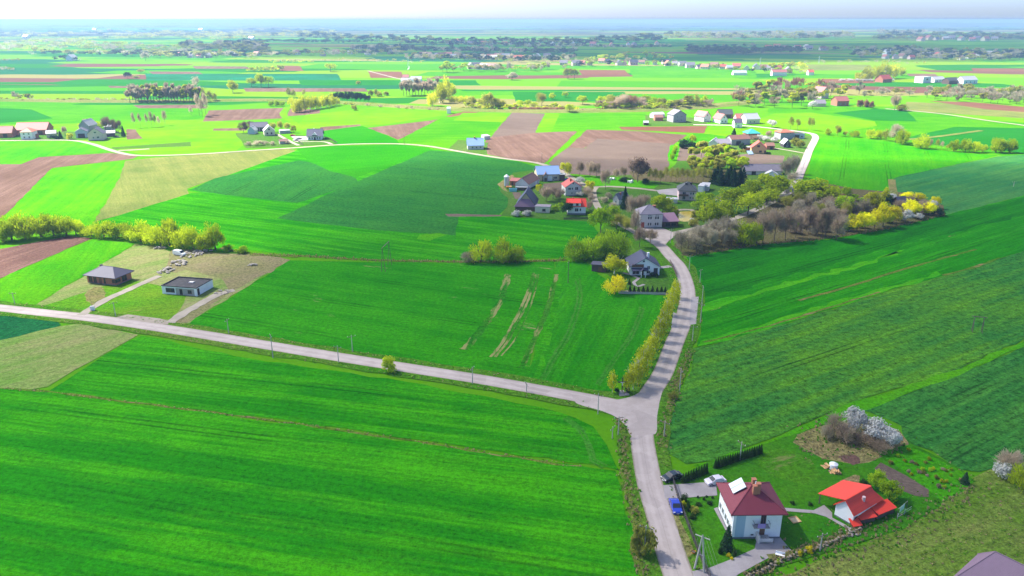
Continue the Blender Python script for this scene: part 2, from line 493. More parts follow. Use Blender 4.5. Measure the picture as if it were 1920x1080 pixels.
F('field', [(1063, 277), (1096, 278), (1120, 260), (1264, 270), (1256, 300), (1252, 326), (1150, 332), (1060, 325), (1027, 306)], earth_gray, 'smooth harrowed field behind the bare trees')
F('field', [(1256, 272), (1275, 271), (1268, 302), (1252, 302)], green_edge, 'strip of tall grass beside the harrowed field')
F('field', [(1275, 275), (1320, 278), (1340, 300), (1270, 302)], earth_gray, 'small tilled plot by the willow thicket')
# right-hand country
F('field', [(1440, 203), (1640, 200), (1800, 212), (1920, 225), (2000, 232), (2000, 330), (1870, 290), (1720, 275), (1545, 256), (1500, 240), (1440, 225)], green2, 'wide green meadow beyond the willow row')
F('field', [(1450, 213), (1520, 211), (1640, 228), (1645, 236), (1550, 252), (1440, 236), (1400, 232)], lime2, 'lime meadow behind the hamlet road')
F('field', [(1640, 204), (1700, 208), (1720, 228), (1640, 226), (1560, 212)], darkgreen2, 'darker green strip by the far track')
F('field', [(1700, 191), (1820, 196), (1920, 206), (2000, 212), (2000, 225), (1920, 222), (1780, 213), (1700, 208)], pale_m, 'straw coloured strip by the far track')
F('field', [(1740, 189), (1830, 192), (2000, 208), (2000, 216), (1850, 205)], earth_red, 'long red earth strip far right')
F('field', [(1760, 213), (1920, 222), (2000, 226), (2000, 236), (1840, 224)], lime2, 'lime strip along the pale track')
F('field', [(1790, 238), (2000, 242), (2000, 300), (1900, 285), (1740, 270), (1700, 258)], darkgreen2, 'darker green field behind the pollard willows')
F('field', [(1535, 262), (1545, 256), (1600, 258), (1660, 264), (1720, 276), (1800, 286), (1870, 291), (1800, 307), (1690, 330), (1672, 336), (1670, 365), (1600, 356), (1545, 340), (1512, 336), (1522, 290)], green_road, 'bright green field sloping from the willow row')
F('field', [(1674, 335), (1690, 330), (1800, 307), (1870, 294), (2000, 284), (2000, 345), (1900, 372), (1775, 404), (1760, 384), (1720, 368), (1676, 366)], teal_right, 'blue green field with curved drill lines')
# far strips
for (x0, x1, y0, y1, m, lb) in (
        (-60, 300, 154, 158, darkgreen2, 'thin dark strip far left'), (-60, 250, 170, 176, darkgreen2, 'dark strip of crop before the embankment'),
        (200, 262, 161, 165, earth_m, 'far brown sliver'), (270, 640, 138, 151, tealfar, 'blue green far field behind the tall wood'),
        (455, 690, 165, 172, earth_m, 'long brown strip behind the pines'), (560, 900, 150, 160, darkgreen2, 'dark far strip'),
        (360, 470, 124, 129, earth_m, 'far brown patch'), (520, 570, 123, 133, earth_red, 'small far reddish patch'),
        (690, 760, 134, 146, earth_red, 'far reddish field with a pale track'), (280, 380, 134, 139, earth_m, 'brown far plot'),
        (1085, 1180, 131, 140, earth_red, 'reddish far field'), (840, 1060, 168, 178, green2, 'green strip behind the stream trees'),
        (960, 1180, 172, 190, darkgreen2, 'shaded green strip behind the stream trees'),
        (1510, 1640, 121, 132, STRAW and pale_m, 'straw field far right'), (1540, 1640, 148, 156, earth_red, 'red earth strip behind the wooded farm'),
        (1820, 2000, 128, 134, earth_red, 'red earth strip far right'), (1180, 1420, 128, 146, green2, 'green field below the long village'),
        (860, 1400, 168, 171, darkgreen2, 'thin dark line of grass'), (1700, 1760, 138, 143, earth_m, 'brown far plot right')):
    F('field', [(x0, y0), (x1 - 8, y0 + 0.6), (x1, y1), (x0 + 6, y1)], m, lb, jit=1.5, step=40)

# --- left side
F('field', [(-80, 265), (140, 265), (168, 270), (205, 285), (70, 295), (40, 308), (-80, 308)], lime_m, 'bright green field below the left hamlet road')
F('field', [(-80, 309), (38, 308), (72, 295), (205, 287), (262, 291), (250, 298), (98, 315), (0, 412), (-80, 440)], earth_m, 'ploughed brown field tapering to the pale road')
F('field', [(2, 414), (96, 316), (160, 309), (233, 303), (228, 328), (200, 372), (172, 424), (0, 424)], lime_m, 'lime green field between ploughland and fallow')
F('field', [(234, 302), (285, 296), (545, 279), (565, 286), (575, 300), (400, 336), (350, 354), (354, 366), (180, 416), (174, 420), (216, 350), (229, 322)], pale_m, 'pale fallow field')
F('field', [(176, 418), (360, 362), (400, 363), (558, 380), (520, 407), (415, 432), (420, 470), (330, 446), (240, 432)], wheat_mid, 'wheat field behind the left willow hedge')
F('field', [(350, 357), (560, 281), (700, 275), (812, 280), (960, 300), (1020, 315), (950, 330), (936, 403), (855, 444), (415, 472), (412, 432), (520, 406), (400, 366)], wheat_mid, 'wheat headland between the dark crops', jit=0.2)
F('field', [(358, 356), (400, 335), (560, 301), (582, 304), (668, 334), (672, 343), (558, 381), (400, 363)], teal_left, 'dark blue green field')
F('field', [(556, 279), (620, 274), (745, 271), (805, 277), (812, 284), (760, 301), (668, 333), (620, 321), (582, 304), (566, 290)], green_tri, 'bright green triangle of crop by the pale road')
F('field', [(520, 410), (620, 362), (670, 341), (805, 282), (870, 286), (960, 302), (1022, 315), (950, 330), (934, 345), (940, 360), (952, 372), (950, 388), (936, 402), (858, 405), (855, 442), (700, 432)], teal_big, 'large dark blue green field left of the farm')
F('field', [(835, 401), (940, 403), (938, 407), (838, 406)], earth_gray, 'bare strip at the edge of the dark field')
F('field', [(415, 432), (470, 400), (520, 410), (700, 432), (856, 442), (866, 408), (940, 406), (1105, 416), (1125, 440), (1070, 482), (870, 490), (700, 488), (560, 480), (430, 464)], wheat_mid, 'striped wheat field between the dark crop and the ditch')
F('field', [(784, 441), (822, 437), (838, 440), (806, 452), (780, 449)], green_edge, 'small lime patch in the wheat')
F('field', [(-80, 482), (130, 443), (172, 447), (0, 522), (-80, 545)], earth_dk, 'dark ploughed strip below the willow hedge')
F('field', [(-80, 546), (0, 523), (172, 449), (255, 457), (62, 575), (-80, 585)], lime_m, 'bright green strip beside the brick bungalow')
F('field', [(62, 576), (255, 457), (300, 462), (335, 480), (380, 474), (545, 487), (352, 607), (320, 608), (150, 592)], fallow_near, 'rough grass round the two new bungalows')
F('field', [(380, 474), (480, 476), (545, 487), (432, 548), (412, 520), (340, 505), (345, 486)], sandy, 'bare tan ground behind the flat roofed bungalow')
F('field', [(318, 470), (345, 466), (400, 474), (372, 500), (330, 512), (308, 505)], sandy, 'bare ground around the rubble by the willow hedge')
F('field', [(410, 545), (432, 547), (352, 606), (325, 606)], sandy, 'bare ground along the rutted drive')
F('field', [(420, 486), (520, 484), (512, 512), (430, 512)], sandy, 'worn earth around the debris heap')
F('field', [(80, 575), (240, 522), (350, 548), (330, 600), (150, 592)], plot_grass, 'worn grass before the bungalows')
F('yard', [(166, 545), (192, 538), (198, 560), (176, 572), (163, 560)], bankdry, 'sandy patch before the brick bungalow', curve=True, step=2)
F('field', [(352, 607), (545, 488), (700, 492), (870, 494), (1042, 492), (1040, 520), (985, 715), (900, 702), (660, 662), (430, 624)], wheat_plot, 'wheat plot with bare patches')
F('field', [(1042, 492), (1100, 492), (1160, 548), (1250, 556), (1232, 600), (1180, 690), (1145, 735), (1080, 734), (985, 715), (1040, 520)], wheat_plot2, 'wheat plot beside the birch row')
F('grass_strip', [(1000, 712), (1012, 714), (1050, 560), (1055, 520), (1046, 520), (1030, 600)], wheat_mid, 'lime strip between the two wheat plots')
# --- front
F('field', [(-200, 572), (-80, 590), (104, 597), (114, 610), (60, 636), (-80, 700)], teal_plot, 'dark rapeseed plot by the road')
F('field', [(-200, 690), (-40, 650), (112, 611), (145, 607), (262, 629), (190, 665), (92, 724), (60, 732), (-200, 720)], fallow_near, 'fallow plot with dry grass by the road')
F('field', [(92, 733), (190, 668), (266, 630), (500, 678), (760, 716), (900, 743), (1050, 772), (1110, 800), (1140, 835), (1155, 880), (590, 797)], wheat_front, 'wheat strip along the near road')
F('field', [(-300, 723), (0, 729), (100, 737), (590, 802), (1156, 886), (1175, 960), (1200, 1040), (1212, 1090), (1230, 1180), (-300, 1180)], wheat_front, 'deep green wheat field in the foreground')
ribbon('field_boundary', [(-60, 726), (0, 728), (100, 736), (350, 768), (590, 800), (850, 840), (1060, 873), (1090, 876)], 0.6, tan_m0, 'thin dry boundary strip across the foreground wheat', jit=0.4, step=3)
# --- right
F('field', [(1288, 482), (1440, 458), (1520, 452), (1570, 448), (1650, 432), (1770, 404), (1920, 368), (2000, 350), (2000, 450), (1875, 484), (1770, 517), (1690, 538), (1565, 578), (1440, 617), (1306, 652), (1318, 600), (1312, 535)], wheat_right, 'striped wheat field below the wood')
F('field', [(1306, 653), (1440, 618), (1565, 579), (1690, 539), (1770, 518), (1875, 485), (2000, 450), (2000, 610), (1920, 637), (1777, 700), (1600, 757), (1570, 766), (1520, 792), (1440, 826), (1330, 862), (1290, 872), (1250, 850), (1258, 790), (1285, 710), (1298, 680)], rape_right, 'rapeseed field right of the road')
F('field', [(1620, 770), (1700, 738), (1790, 703), (2000, 622), (2000, 860), (1900, 872), (1830, 884), (1790, 878), (1745, 846), (1700, 830), (1692, 800), (1660, 785)], rape_corner, 'rapeseed field with bare patches behind the blossom')
F('grass_strip', [(1440, 826), (1520, 792), (1575, 764), (1777, 699), (1930, 636), (1930, 646), (1790, 706), (1620, 772), (1560, 790), (1500, 822), (1430, 850), (1330, 880), (1300, 874)], green_edge, 'bright grass strip between the rapeseed fields')
F('meadow', [(1440, 1090), (1700, 990), (1760, 950), (1800, 905), (1850, 880), (1910, 868), (2100, 850), (2100, 1180), (1440, 1180)], meadow_rough, 'rough meadow in the lower right corner')
F('lawn', [(1262, 905), (1300, 874), (1440, 832), (1500, 812), (1560, 790), (1640, 800), (1700, 828), (1800, 880), (1835, 905), (1760, 950), (1690, 992), (1520, 1042), (1400, 1090), (1310, 1100), (1276, 1000), (1262, 960)], lawn_m, 'lawn and garden of the maroon roofed house')
F('lawn', [(1420, 858), (1470, 842), (1520, 862), (1535, 892), (1500, 908), (1450, 895)], worn_lawn, 'worn patches on the lawn behind the house', curve=True, step=3)
F('meadow', [(1490, 830), (1530, 800), (1650, 790), (1700, 830), (1690, 845), (1600, 872), (1540, 860)], bankdry, 'dry grass around the blossoming hedge', curve=True, step=4)
F('garden', [(1640, 845), (1700, 834), (1800, 882), (1832, 905), (1770, 940), (1740, 920), (1690, 880)], green_edge, 'weedy orchard patch with young shrubs')
F('garden', [(1634, 878), (1648, 870), (1746, 921), (1738, 931), (1712, 932), (1690, 922)], earth_gray, 'tilled bare garden bed')
F('garden', [(1575, 858), (1590, 852), (1616, 860), (1612, 870), (1590, 870)], earth_dk, 'dead brown flower bed', curve=True, step=1)
F('garden', [(1573, 904), (1600, 890), (1612, 893), (1616, 908), (1632, 918), (1628, 922), (1600, 912), (1585, 914)], bankdry, 'gravel rock garden bed')
F('garden', [(1505, 826), (1516, 826), (1556, 848), (1548, 852)], bankdry, 'narrow earth bed')
wheat_shade = crop_mat('wheat_shaded', (0.007, 0.105, 0.004), (0.012, 0.15, 0.002), ang=gang((1320, 600), (1920, 420)), tram=21, streak=0.8, dark=0.5)  # darker green puts the shade beside the wood into the crop colour
wheat_lime = crop_mat('wheat_pale', (0.03, 0.24, 0.001), (0.06, 0.28, 0.0015), ang=gang((1320, 600), (1920, 420)), streak=0.7)
F('field', [(1292, 484), (1440, 459), (1520, 453), (1570, 449), (1650, 433), (1770, 405), (1920, 369), (2000, 351), (2000, 380), (1900, 408), (1760, 442), (1600, 486), (1440, 528), (1314, 560), (1310, 530)], wheat_shade, 'wheat coloured darker as shade along the wood edge', jit=1.8)
F('field', [(1318, 572), (1440, 540), (1600, 497), (1700, 468), (1640, 492), (1500, 532), (1400, 560), (1318, 584)], wheat_lime, 'pale lime streak in the striped wheat', jit=1.5)
F('field', [(1310, 640), (1440, 604), (1600, 556), (1760, 510), (1770, 516), (1690, 537), (1565, 577), (1440, 616), (1307, 651)], wheat_lime, 'pale lime strip above the rapeseed', jit=1.2)
# --- village and wood floors
F('village_green', [(934, 345), (964, 324), (1020, 316), (1054, 320), (1085, 340), (1120, 330), (1250, 325), (1270, 303), (1345, 300), (1380, 262), (1480, 246), (1524, 256), (1512, 300), (1492, 350), (1440, 384), (1300, 430), (1262, 450), (1236, 452), (1150, 420), (1105, 416), (940, 405), (952, 388), (954, 372), (940, 360)], yard_grass, 'village grass and yards')
F('garden_soil', [(1376, 292), (1400, 288), (1470, 292), (1468, 306), (1400, 308), (1378, 302)], earth_gray, 'tilled garden behind the long grey barn')
F('lawn', [(1094, 330), (1160, 333), (1240, 346), (1225, 354), (1140, 350), (1110, 348)], green_edge, 'bright lawn above the hamlet lane')
F('lawn', [(1120, 362), (1140, 354), (1225, 360), (1238, 372), (1215, 392), (1130, 385)], yard_grass, 'small green below the hamlet lane')
F('lawn', [(1160, 400), (1200, 430), (1245, 470), (1272, 505), (1262, 540), (1180, 540), (1100, 490), (1062, 480), (1120, 440)], verge_m, 'grass round the white gabled house')
F('lawn', [(1165, 524), (1255, 520), (1252, 552), (1160, 548)], yard_grass, 'darker lawn before the white gabled house')
F('wood_floor', [(1270, 478), (1262, 462), (1300, 436), (1380, 412), (1440, 388), (1482, 360), (1510, 338), (1600, 354), (1700, 362), (1766, 385), (1770, 404), (1650, 433), (1520, 452), (1440, 458), (1290, 480)], forest_floor, 'leaf littered floor of the right hand wood')
F('stream_bank', [(900, 205), (1150, 203), (1330, 195), (1400, 188), (1400, 196), (1330, 204), (1150, 210), (900, 210)], bankdry, 'scrubby bank below the stream trees')
# brown wood floors under the thickets
F('wood_floor', [(1180, 322), (1400, 318), (1400, 336), (1330, 345), (1190, 338)], forest_floor, 'leaf litter beneath the row of bare trees')
F('yard', [(440, 250), (520, 248), (555, 272), (552, 275), (462, 278)], yard_grass, 'yard of the small white gabled farm')
F('yard', [(545, 252), (620, 258), (630, 270), (556, 274)], yard_grass, 'garden of the dark roofed house')
F('yard', [(0, 248), (220, 246), (236, 258), (180, 262), (0, 263)], yard_grass, 'yards of the left hamlet')
F('yard', [(860, 262), (915, 268), (912, 290), (840, 280)], yard_grass, 'yard of the blue roofed house')
F('yard', [(1210, 216), (1320, 222), (1325, 235), (1212, 236)], yard_grass, 'yard of the grey hamlet house')

# strips of stubble and wheel tracks in the wheat
tan_m = crop_mat('bare_track', (0.008, 0.13, 0.002), (0.05, 0.17, 0.01), ang=gang((870, 655), (950, 515)), streak=0.4, patch=1.22, fine=1.4, soil=(0.24, 0.23, 0.09))
for k, (pp, w) in enumerate(((((870, 656), (895, 628), (935, 570), (953, 514)), 2.4), (((920, 670), (950, 630), (985, 560), (1000, 512)), 1.0),
                             (((928, 670), (957, 632), (990, 564), (1005, 515)), 0.8), (((940, 668), (970, 630), (998, 565), (1010, 515)), 0.5), (((978, 690), (1000, 640), (1030, 570), (1043, 515)), 1.8))):
    ribbon('bare_strip', pp, w, tan_m, 'bare tan strip through the wheat plot', jit=0.15 * w, step=2.0)
dtrack = crop_mat('wheel_track', (0.014, 0.15, 0.004), (0.06, 0.20, 0.02), ang=0, streak=0.1, fine=1.2)
for pp in (((1013, 716), (1030, 680), (1065, 620), (1083, 560), (1079, 525)), ((1020, 716), (1037, 682), (1072, 622), (1090, 562), (1086, 523)),
           ((1117, 722), (1145, 680), (1180, 630), (1198, 590), (1200, 575)), ((1123, 724), (1151, 682), (1186, 632), (1203, 592), (1206, 578)),
           ((1055, 785), (1082, 805), (1100, 835), (1108, 865), (1130, 878)), ((1062, 783), (1090, 806), (1107, 835), (1116, 862), (1140, 874))):
    ribbon('wheel_track', pp, 0.7, dtrack, 'faint wheel track in the wheat', jit=0.2, step=2.0)
for pp, w in ((((1320, 643), (1440, 612), (1565, 574), (1650, 548)), .8), (((1497, 564), (1600, 535), (1700, 504), (1830, 468)), 1.3), (((1768, 517), (1825, 502), (1875, 484)), 1.2),
              (((470, 478), (560, 480), (700, 488), (870, 491), (1000, 490), (1062, 487)), 2.0), (((415, 465), (470, 476), (560, 482)), 2.0)):
    ribbon('field_edge', pp, w, tan_m0, 'dry strip at the edge of a field', jit=0.3, step=3.0)

# ------------------------------------------------------------------ roads
def road_mat(name, c1, c2, rough=0.85, tracks=0.0):
    s = NT(name)
    P = s.pos()
    a = s.noise(P, 0.25, 5.0, 0.65)
    b = s.noise(P, 3.0, 4.0, 0.7)
    c = s.mix(s.math('ADD', s.math('MULTIPLY', s.sm(a, 0.3, 0.7), 0.8), s.math('MULTIPLY', s.math('SUBTRACT', b, 0.5), 0.8), clamp=True), c1, c2)
    # repairs with straight edges
    vo = s.n('TexVoronoi', {'Vector': P, 'Scale': 0.11, 'Randomness': 1.0}, distance='CHEBYCHEV', voronoi_dimensions='2D').outputs['Color']
    pv = s.n('SeparateColor', {0: vo}).outputs[0]
    c = s.mix(s.math('MULTIPLY', s.math('GREATER_THAN', pv, 0.78), 0.3), c, scale3(c1, 0.72))
    if tracks:
        u = s.math('ABSOLUTE', s.n('SeparateXYZ', {0: s.n('UVMap', uv_map='across').outputs[0]}).outputs[0])
        wob = s.math('MULTIPLY', s.math('SUBTRACT', s.noise(P, 0.5, 4.0, 0.7), 0.5), 0.35)
        uu = s.math('ADD', u, wob)
        tr = s.math('SUBTRACT', 1.0, s.sm(s.math('ABSOLUTE', s.math('SUBTRACT', uu, 0.42)), 0.05, 0.22))
        c = s.mix(s.math('MULTIPLY', tr, 0.35 * tracks), c, scale3(c2, 1.12))
        c = s.mix(s.math('MULTIPLY', s.sm(uu, 0.82, 1.0), 0.75 * tracks), c, (0.16, 0.14, 0.08))
        c = s.mix(s.math('MULTIPLY', s.math('LESS_THAN', u, 0.02), 0.3), c, scale3(c1, 0.55))
    return s.bsdf(c, rough, 0.15, normal=s.bump(b, 0.3, 0.03))


asphalt = road_mat('pale_asphalt', (0.33, 0.285, 0.265), (0.42, 0.365, 0.345), tracks=1.0)
asphalt_flat = road_mat('pale_asphalt_yard', (0.33, 0.285, 0.265), (0.42, 0.365, 0.345))
gravel = road_mat('pale_gravel', (0.25, 0.215, 0.17), (0.33, 0.29, 0.235))
dirt = road_mat('dirt_track', (0.26, 0.23, 0.19), (0.36, 0.32, 0.26))
paving = road_mat('grey_paving', (0.27, 0.245, 0.25), (0.35, 0.325, 0.33))

W_ROAD = [(-400, 536), (-120, 566), (0, 578), (90, 588), (180, 598), (330, 620), (500, 648), (640, 671), (760, 690), (900, 712), (1030, 735), (1120, 752), (1205, 770)]
S_ROAD = [(1330, 1240), (1300, 1160), (1272, 1080), (1255, 1030), (1241, 980), (1228, 940), (1219, 910), (1210, 865), (1203, 815), (1204, 770), (1221, 735), (1243, 700), (1264, 645), (1280, 605), (1289, 560), (1286, 530), (1274, 500), (1258, 482), (1240, 462), (1215, 446), (1195, 438), (1155, 417), (1135, 404), (1122, 390), (1114, 372), (1112, 358), (1118, 351), (1140, 350), (1165, 351), (1200, 354), (1232, 358)]
HILL_ROAD = [(1238, 460), (1250, 446), (1262, 438), (1290, 432), (1330, 423), (1370, 412), (1400, 401), (1440, 383), (1466, 368), (1484, 355), (1494, 340), (1502, 320), (1510, 302), (1517, 283), (1526, 266), (1529, 257), (1522, 251), (1500, 247), (1465, 243), (1430, 239), (1395, 236), (1360, 235), (1300, 234)]
N_ROAD = [(-200, 264), (0, 264), (90, 263), (140, 264), (175, 271), (205, 281), (235, 289), (265, 292), (330, 291), (400, 287.5), (480, 282), (560, 277), (620, 272.5), (680, 270), (745, 270), (800, 274), (860, 284), (920, 294), (964, 300), (1003, 305), (1034, 314), (1056, 324), (1075, 336), (1095, 347), (1112, 356)]
for pix, w in ((W_ROAD, 11.0), (S_ROAD[:21], 11.0)):
    ribbon('verge', pix, w, verge_m, 'grass verge along the asphalt road', jit=0.5, step=4.0)
ribbon('road', N_ROAD, 4.2, gravel, 'pale gravel road curving across the fields')
ribbon('road', HILL_ROAD[:10], 4.0, dirt, 'lane climbing past the wood')
ribbon('road', HILL_ROAD[8:], 5.4, asphalt, 'pale lane bending round the hill hamlet')
ribbon('road', S_ROAD[19:], 3.6, gravel, 'lane from the square up to the pink house')
ribbon('road', W_ROAD, 5.4, asphalt, 'asphalt road running left across the fields', step=4)
ribbon('road', S_ROAD[:21], 5.4, asphalt, 'asphalt road winding from the foreground to the village', step=3)
# mouth of the crossroads and other paved areas
F('crossroads', [(1080, 741), (1130, 752), (1160, 750), (1190, 742), (1215, 722), (1235, 700), (1252, 700), (1240, 740), (1232, 780), (1228, 815), (1180, 815), (1174, 800), (1160, 786), (1130, 772), (1080, 757)], asphalt_flat, 'widened asphalt mouth of the crossroads', jit=0.05, curve=True, step=2)
F('lay_by', [(1296, 558), (1310, 557), (1305, 608), (1292, 610)], paving, 'paved lay-by beside the road bend', jit=0.05)
F('pavement', [(1262, 586), (1271, 590), (1268, 616), (1258, 615)], paving, 'small paved bus stop pad', jit=0.05)
F('square', [(1196, 428), (1242, 428), (1262, 436), (1262, 446), (1246, 458), (1252, 472), (1240, 470), (1226, 456), (1205, 444)], asphalt_flat, 'paved square before the white village hall', jit=0.05)
F('pavement', [(1160, 736), (1176, 735), (1181, 742), (1161, 744)], paving, 'paved pad of the wayside cross', jit=0.03)
F('driveway', [(1243, 911), (1262, 910), (1342, 904), (1345, 930), (1292, 934), (1247, 936)], paving, 'paved drive behind the blue car', jit=0.05)
F('driveway', [(1298, 1072), (1330, 1066), (1366, 1052), (1415, 1030), (1418, 1014), (1440, 1006), (1462, 1008), (1484, 1034), (1440, 1048), (1385, 1078), (1360, 1100), (1305, 1100)], paving, 'paved drive below the maroon roofed house', jit=0.05)
F('path', [(1338, 955), (1345, 952), (1372, 1003), (1366, 1006)], paving, 'paved strip along the white wall', jit=0.03)
F('path', [(1466, 953), (1525, 958), (1545, 948), (1560, 962), (1560, 972), (1602, 994), (1597, 998), (1548, 970), (1528, 964), (1466, 959)], paving, 'paved path to the red roofed shed', jit=0.03)
ribbon('track', [(150, 592), (175, 577), (200, 562), (240, 544), (275, 528), (300, 518)], 3.0, dirt, 'dirt drive past the brick bungalow', jit=0.3, step=2)
ribbon('track', [(318, 606), (345, 588), (375, 570), (410, 552), (440, 545)], 3.4, dirt, 'rutted drive beside the flat roofed bungalow', jit=0.4, step=2)
F('driveway', [(216, 596), (240, 590), (300, 598), (318, 604), (314, 610), (280, 606)], gravel, 'gravel entrance beside the road', jit=0.3, step=2)
F('verge_track', [(1254, 942), (1266, 940), (1272, 962), (1290, 1010), (1302, 1040), (1292, 1046), (1270, 990)], bankdry, 'worn gravel verge where the blue car stands', jit=0.3, step=2)
ribbon('path', [(1195, 505), (1230, 503), (1258, 500)], 2.5, paving, 'path from the road to the white gabled house', step=2)
ribbon('path', [(1168, 512), (1185, 517), (1198, 522), (1188, 530), (1196, 538), (1208, 534)], 1.2, paving, 'curling garden path', step=2)
ribbon('path', [(1160, 546), (1200, 549), (1252, 552)], 2.0, gravel, 'gravel strip before the white gabled house', step=2)
ribbon('track', [(560, 273), (545, 266), (530, 258), (520, 252)], 3.0, gravel, 'gravel drive to the small farm', step=3)
ribbon('track', [(622, 271), (606, 266), (560, 266), (552, 262)], 3.0, gravel, 'gravel drive of the dark roofed house', step=3)
F('yard', [(545, 256), (575, 256), (580, 263), (556, 264)], paving, 'paved yard with parked cars', jit=0.1)
F('yard', [(1018, 345), (1055, 342), (1062, 350), (1058, 358), (1020, 356)], earth_gray, 'farmyard before the blue roofed barn', jit=0.2)
F('yard', [(1230, 357), (1270, 353), (1278, 362), (1270, 368), (1236, 364)], paving, 'paved yard beside the pink house', jit=0.1)
F('yard', [(932, 346), (944, 338), (960, 328), (964, 331), (950, 342), (946, 352), (954, 361), (946, 358)], bankdry, 'sandy edge of the farm', jit=0.2)
F('garden', [(960, 361), (976, 361), (978, 373), (966, 374)], earth_gray, 'ridged vegetable bed', jit=0.1)
ribbon('track', [(540, 200), (535, 207), (531, 213), (535, 220), (545, 227), (552, 232), (556, 240)], 7.0, lime2, 'pale grass track between the ploughed fields')
ribbon('track', [(1660, 204), (1760, 213), (1850, 226), (1940, 238), (2000, 246)], 5.0, gravel, 'pale far track on the right')
ribbon('track', [(1700, 262), (1760, 256), (1840, 245)], 5.0, pale_m, 'grass track beyond the willows')
ribbon('track', [(690, 133), (740, 146), (760, 150)], 5.0, gravel, 'pale far track')
ribbon('track', [(222, 283), (260, 281), (280, 279.5)], 4.0, gravel, 'white track by the garden strip')
ribbon('track', [(1400, 275), (1450, 278), (1510, 288)], 2.5, gravel, 'footpath to the orange house')
ribbon('track', [(1672, 337), (1673, 350), (1676, 364), (1672, 370)], 4.0, bankdry, 'dry gully at the corner of the field')
ribbon('path', [(1440, 1046), (1475, 1043), (1500, 1034)], 1.5, bankdry, 'dry border of the garden')
for pp in (((1160, 786), (1168, 800), (1172, 830), (1166, 862), (1172, 900)), ((1296, 655), (1286, 680), (1272, 712), (1258, 760), (1246, 800), (1242, 840)), ((1206, 1085), (1196, 1020), (1188, 960), (1176, 905))):
    ribbon('ditch', pp, 1.8, tan_m0, 'dry grassy roadside ditch', jit=0.8, step=2.0)

# the old embankment
EMB = [(-200, 190), (0, 189), (240, 191), (500, 188.5), (640, 193), (800, 203.5), (900, 208), (1000, 209.5), (1150, 208.5), (1250, 205.5), (1340, 199), (1420, 192)]
pts = catmull([G(*p) for p in EMB], 25.0)
vv, ff = [], []
for i, p in enumerate(pts):
    d = (pts[min(i + 1, len(pts) - 1)] - pts[max(i - 1, 0)]).normalized()
    nn = Vector((-d.y, d.x, 0))
    for (o_, h) in ((-11, -0.1), (-3.5, 1.9), (3.5, 2.0), (11, -0.1)):
        vv.append(p + nn * (o_ + RND.uniform(-.6, .6)) + Vector((0, 0, h)))
    if i:
        a = 4 * i
        ff += [(a - 4 + q, a - 3 + q, a + 1 + q, a + q) for q in range(3)]
tag(mesh('embankment', vv, ff, crop_mat('embankment_grass', (0.10, 0.17, 0.02), (0.20, 0.18, 0.07), ang=0.0, streak=0.3, fine=1.5)), 'long low grassy embankment across the plain', kind='structure')

# ------------------------------------------------------------------ projection helpers for things with height
def proj_y(p):
    z = p.y * cos(PITCH) + (CAM_H - p.z) * sin(PITCH)
    y = -p.y * sin(PITCH) * -1.0
    up = p.y * sin(PITCH) - (CAM_H - p.z) * cos(PITCH)
    return 540.0 - FPX * up / z


def height_at(px, py, top):
    """height in metres of something standing at (px, py) whose top shows at pixel row TOP"""
    g = G(px, py)
    lo, hi = 0.0, 80.0
    for _ in range(40):
        m = (lo + hi) / 2
        if proj_y(Vector((g.x, g.y, m))) > top: lo = m
        else: hi = m
    return lo


ORD = ['first', 'second', 'third', 'fourth', 'fifth', 'sixth', 'seventh', 'eighth', 'ninth', 'tenth', 'eleventh', 'twelfth', 'thirteenth', 'fourteenth',
       'fifteenth', 'sixteenth', 'seventeenth', 'eighteenth', 'nineteenth', 'twentieth', 'twenty-first', 'twenty-second', 'twenty-third', 'twenty-fourth',
       'twenty-fifth', 'twenty-sixth', 'twenty-seventh', 'twenty-eighth', 'twenty-ninth', 'thirtieth']


# ------------------------------------------------------------------ trees: crown and trunk prototypes (unit height, unit width)
def leaf_mat(name, c1, c2, trans=0.3, tint=0.35):
    s = NT(name)
    P = s.obj()
    oi = s.n('ObjectInfo').outputs['Random']
    f = s.math('ADD', s.math('MULTIPLY', s.noise(P, 5.0, 3.0, 0.7), 0.9), s.math('MULTIPLY', s.math('SUBTRACT', oi, 0.5), tint * 1.6))
    f = s.math('ADD', f, -0.0, clamp=True)
    c = s.mix(f, c1, c2)
    k = s.math('ADD', 1.0 - tint / 2, s.math('MULTIPLY', oi, tint))
    c = s.mix(1.0, c, s.n('CombineColor', {0: k, 1: k, 2: k}).outputs[0], 'MULTIPLY')
    d = s.n('BsdfDiffuse', {'Color': c}).outputs[0]
    t = s.n('BsdfTranslucent', {'Color': c}).outputs[0]
    m = s.n('MixShader', {0: trans, 1: d, 2: t}).outputs[0]
    s.t.links.new(m, s.out.inputs[0])
    return s.m


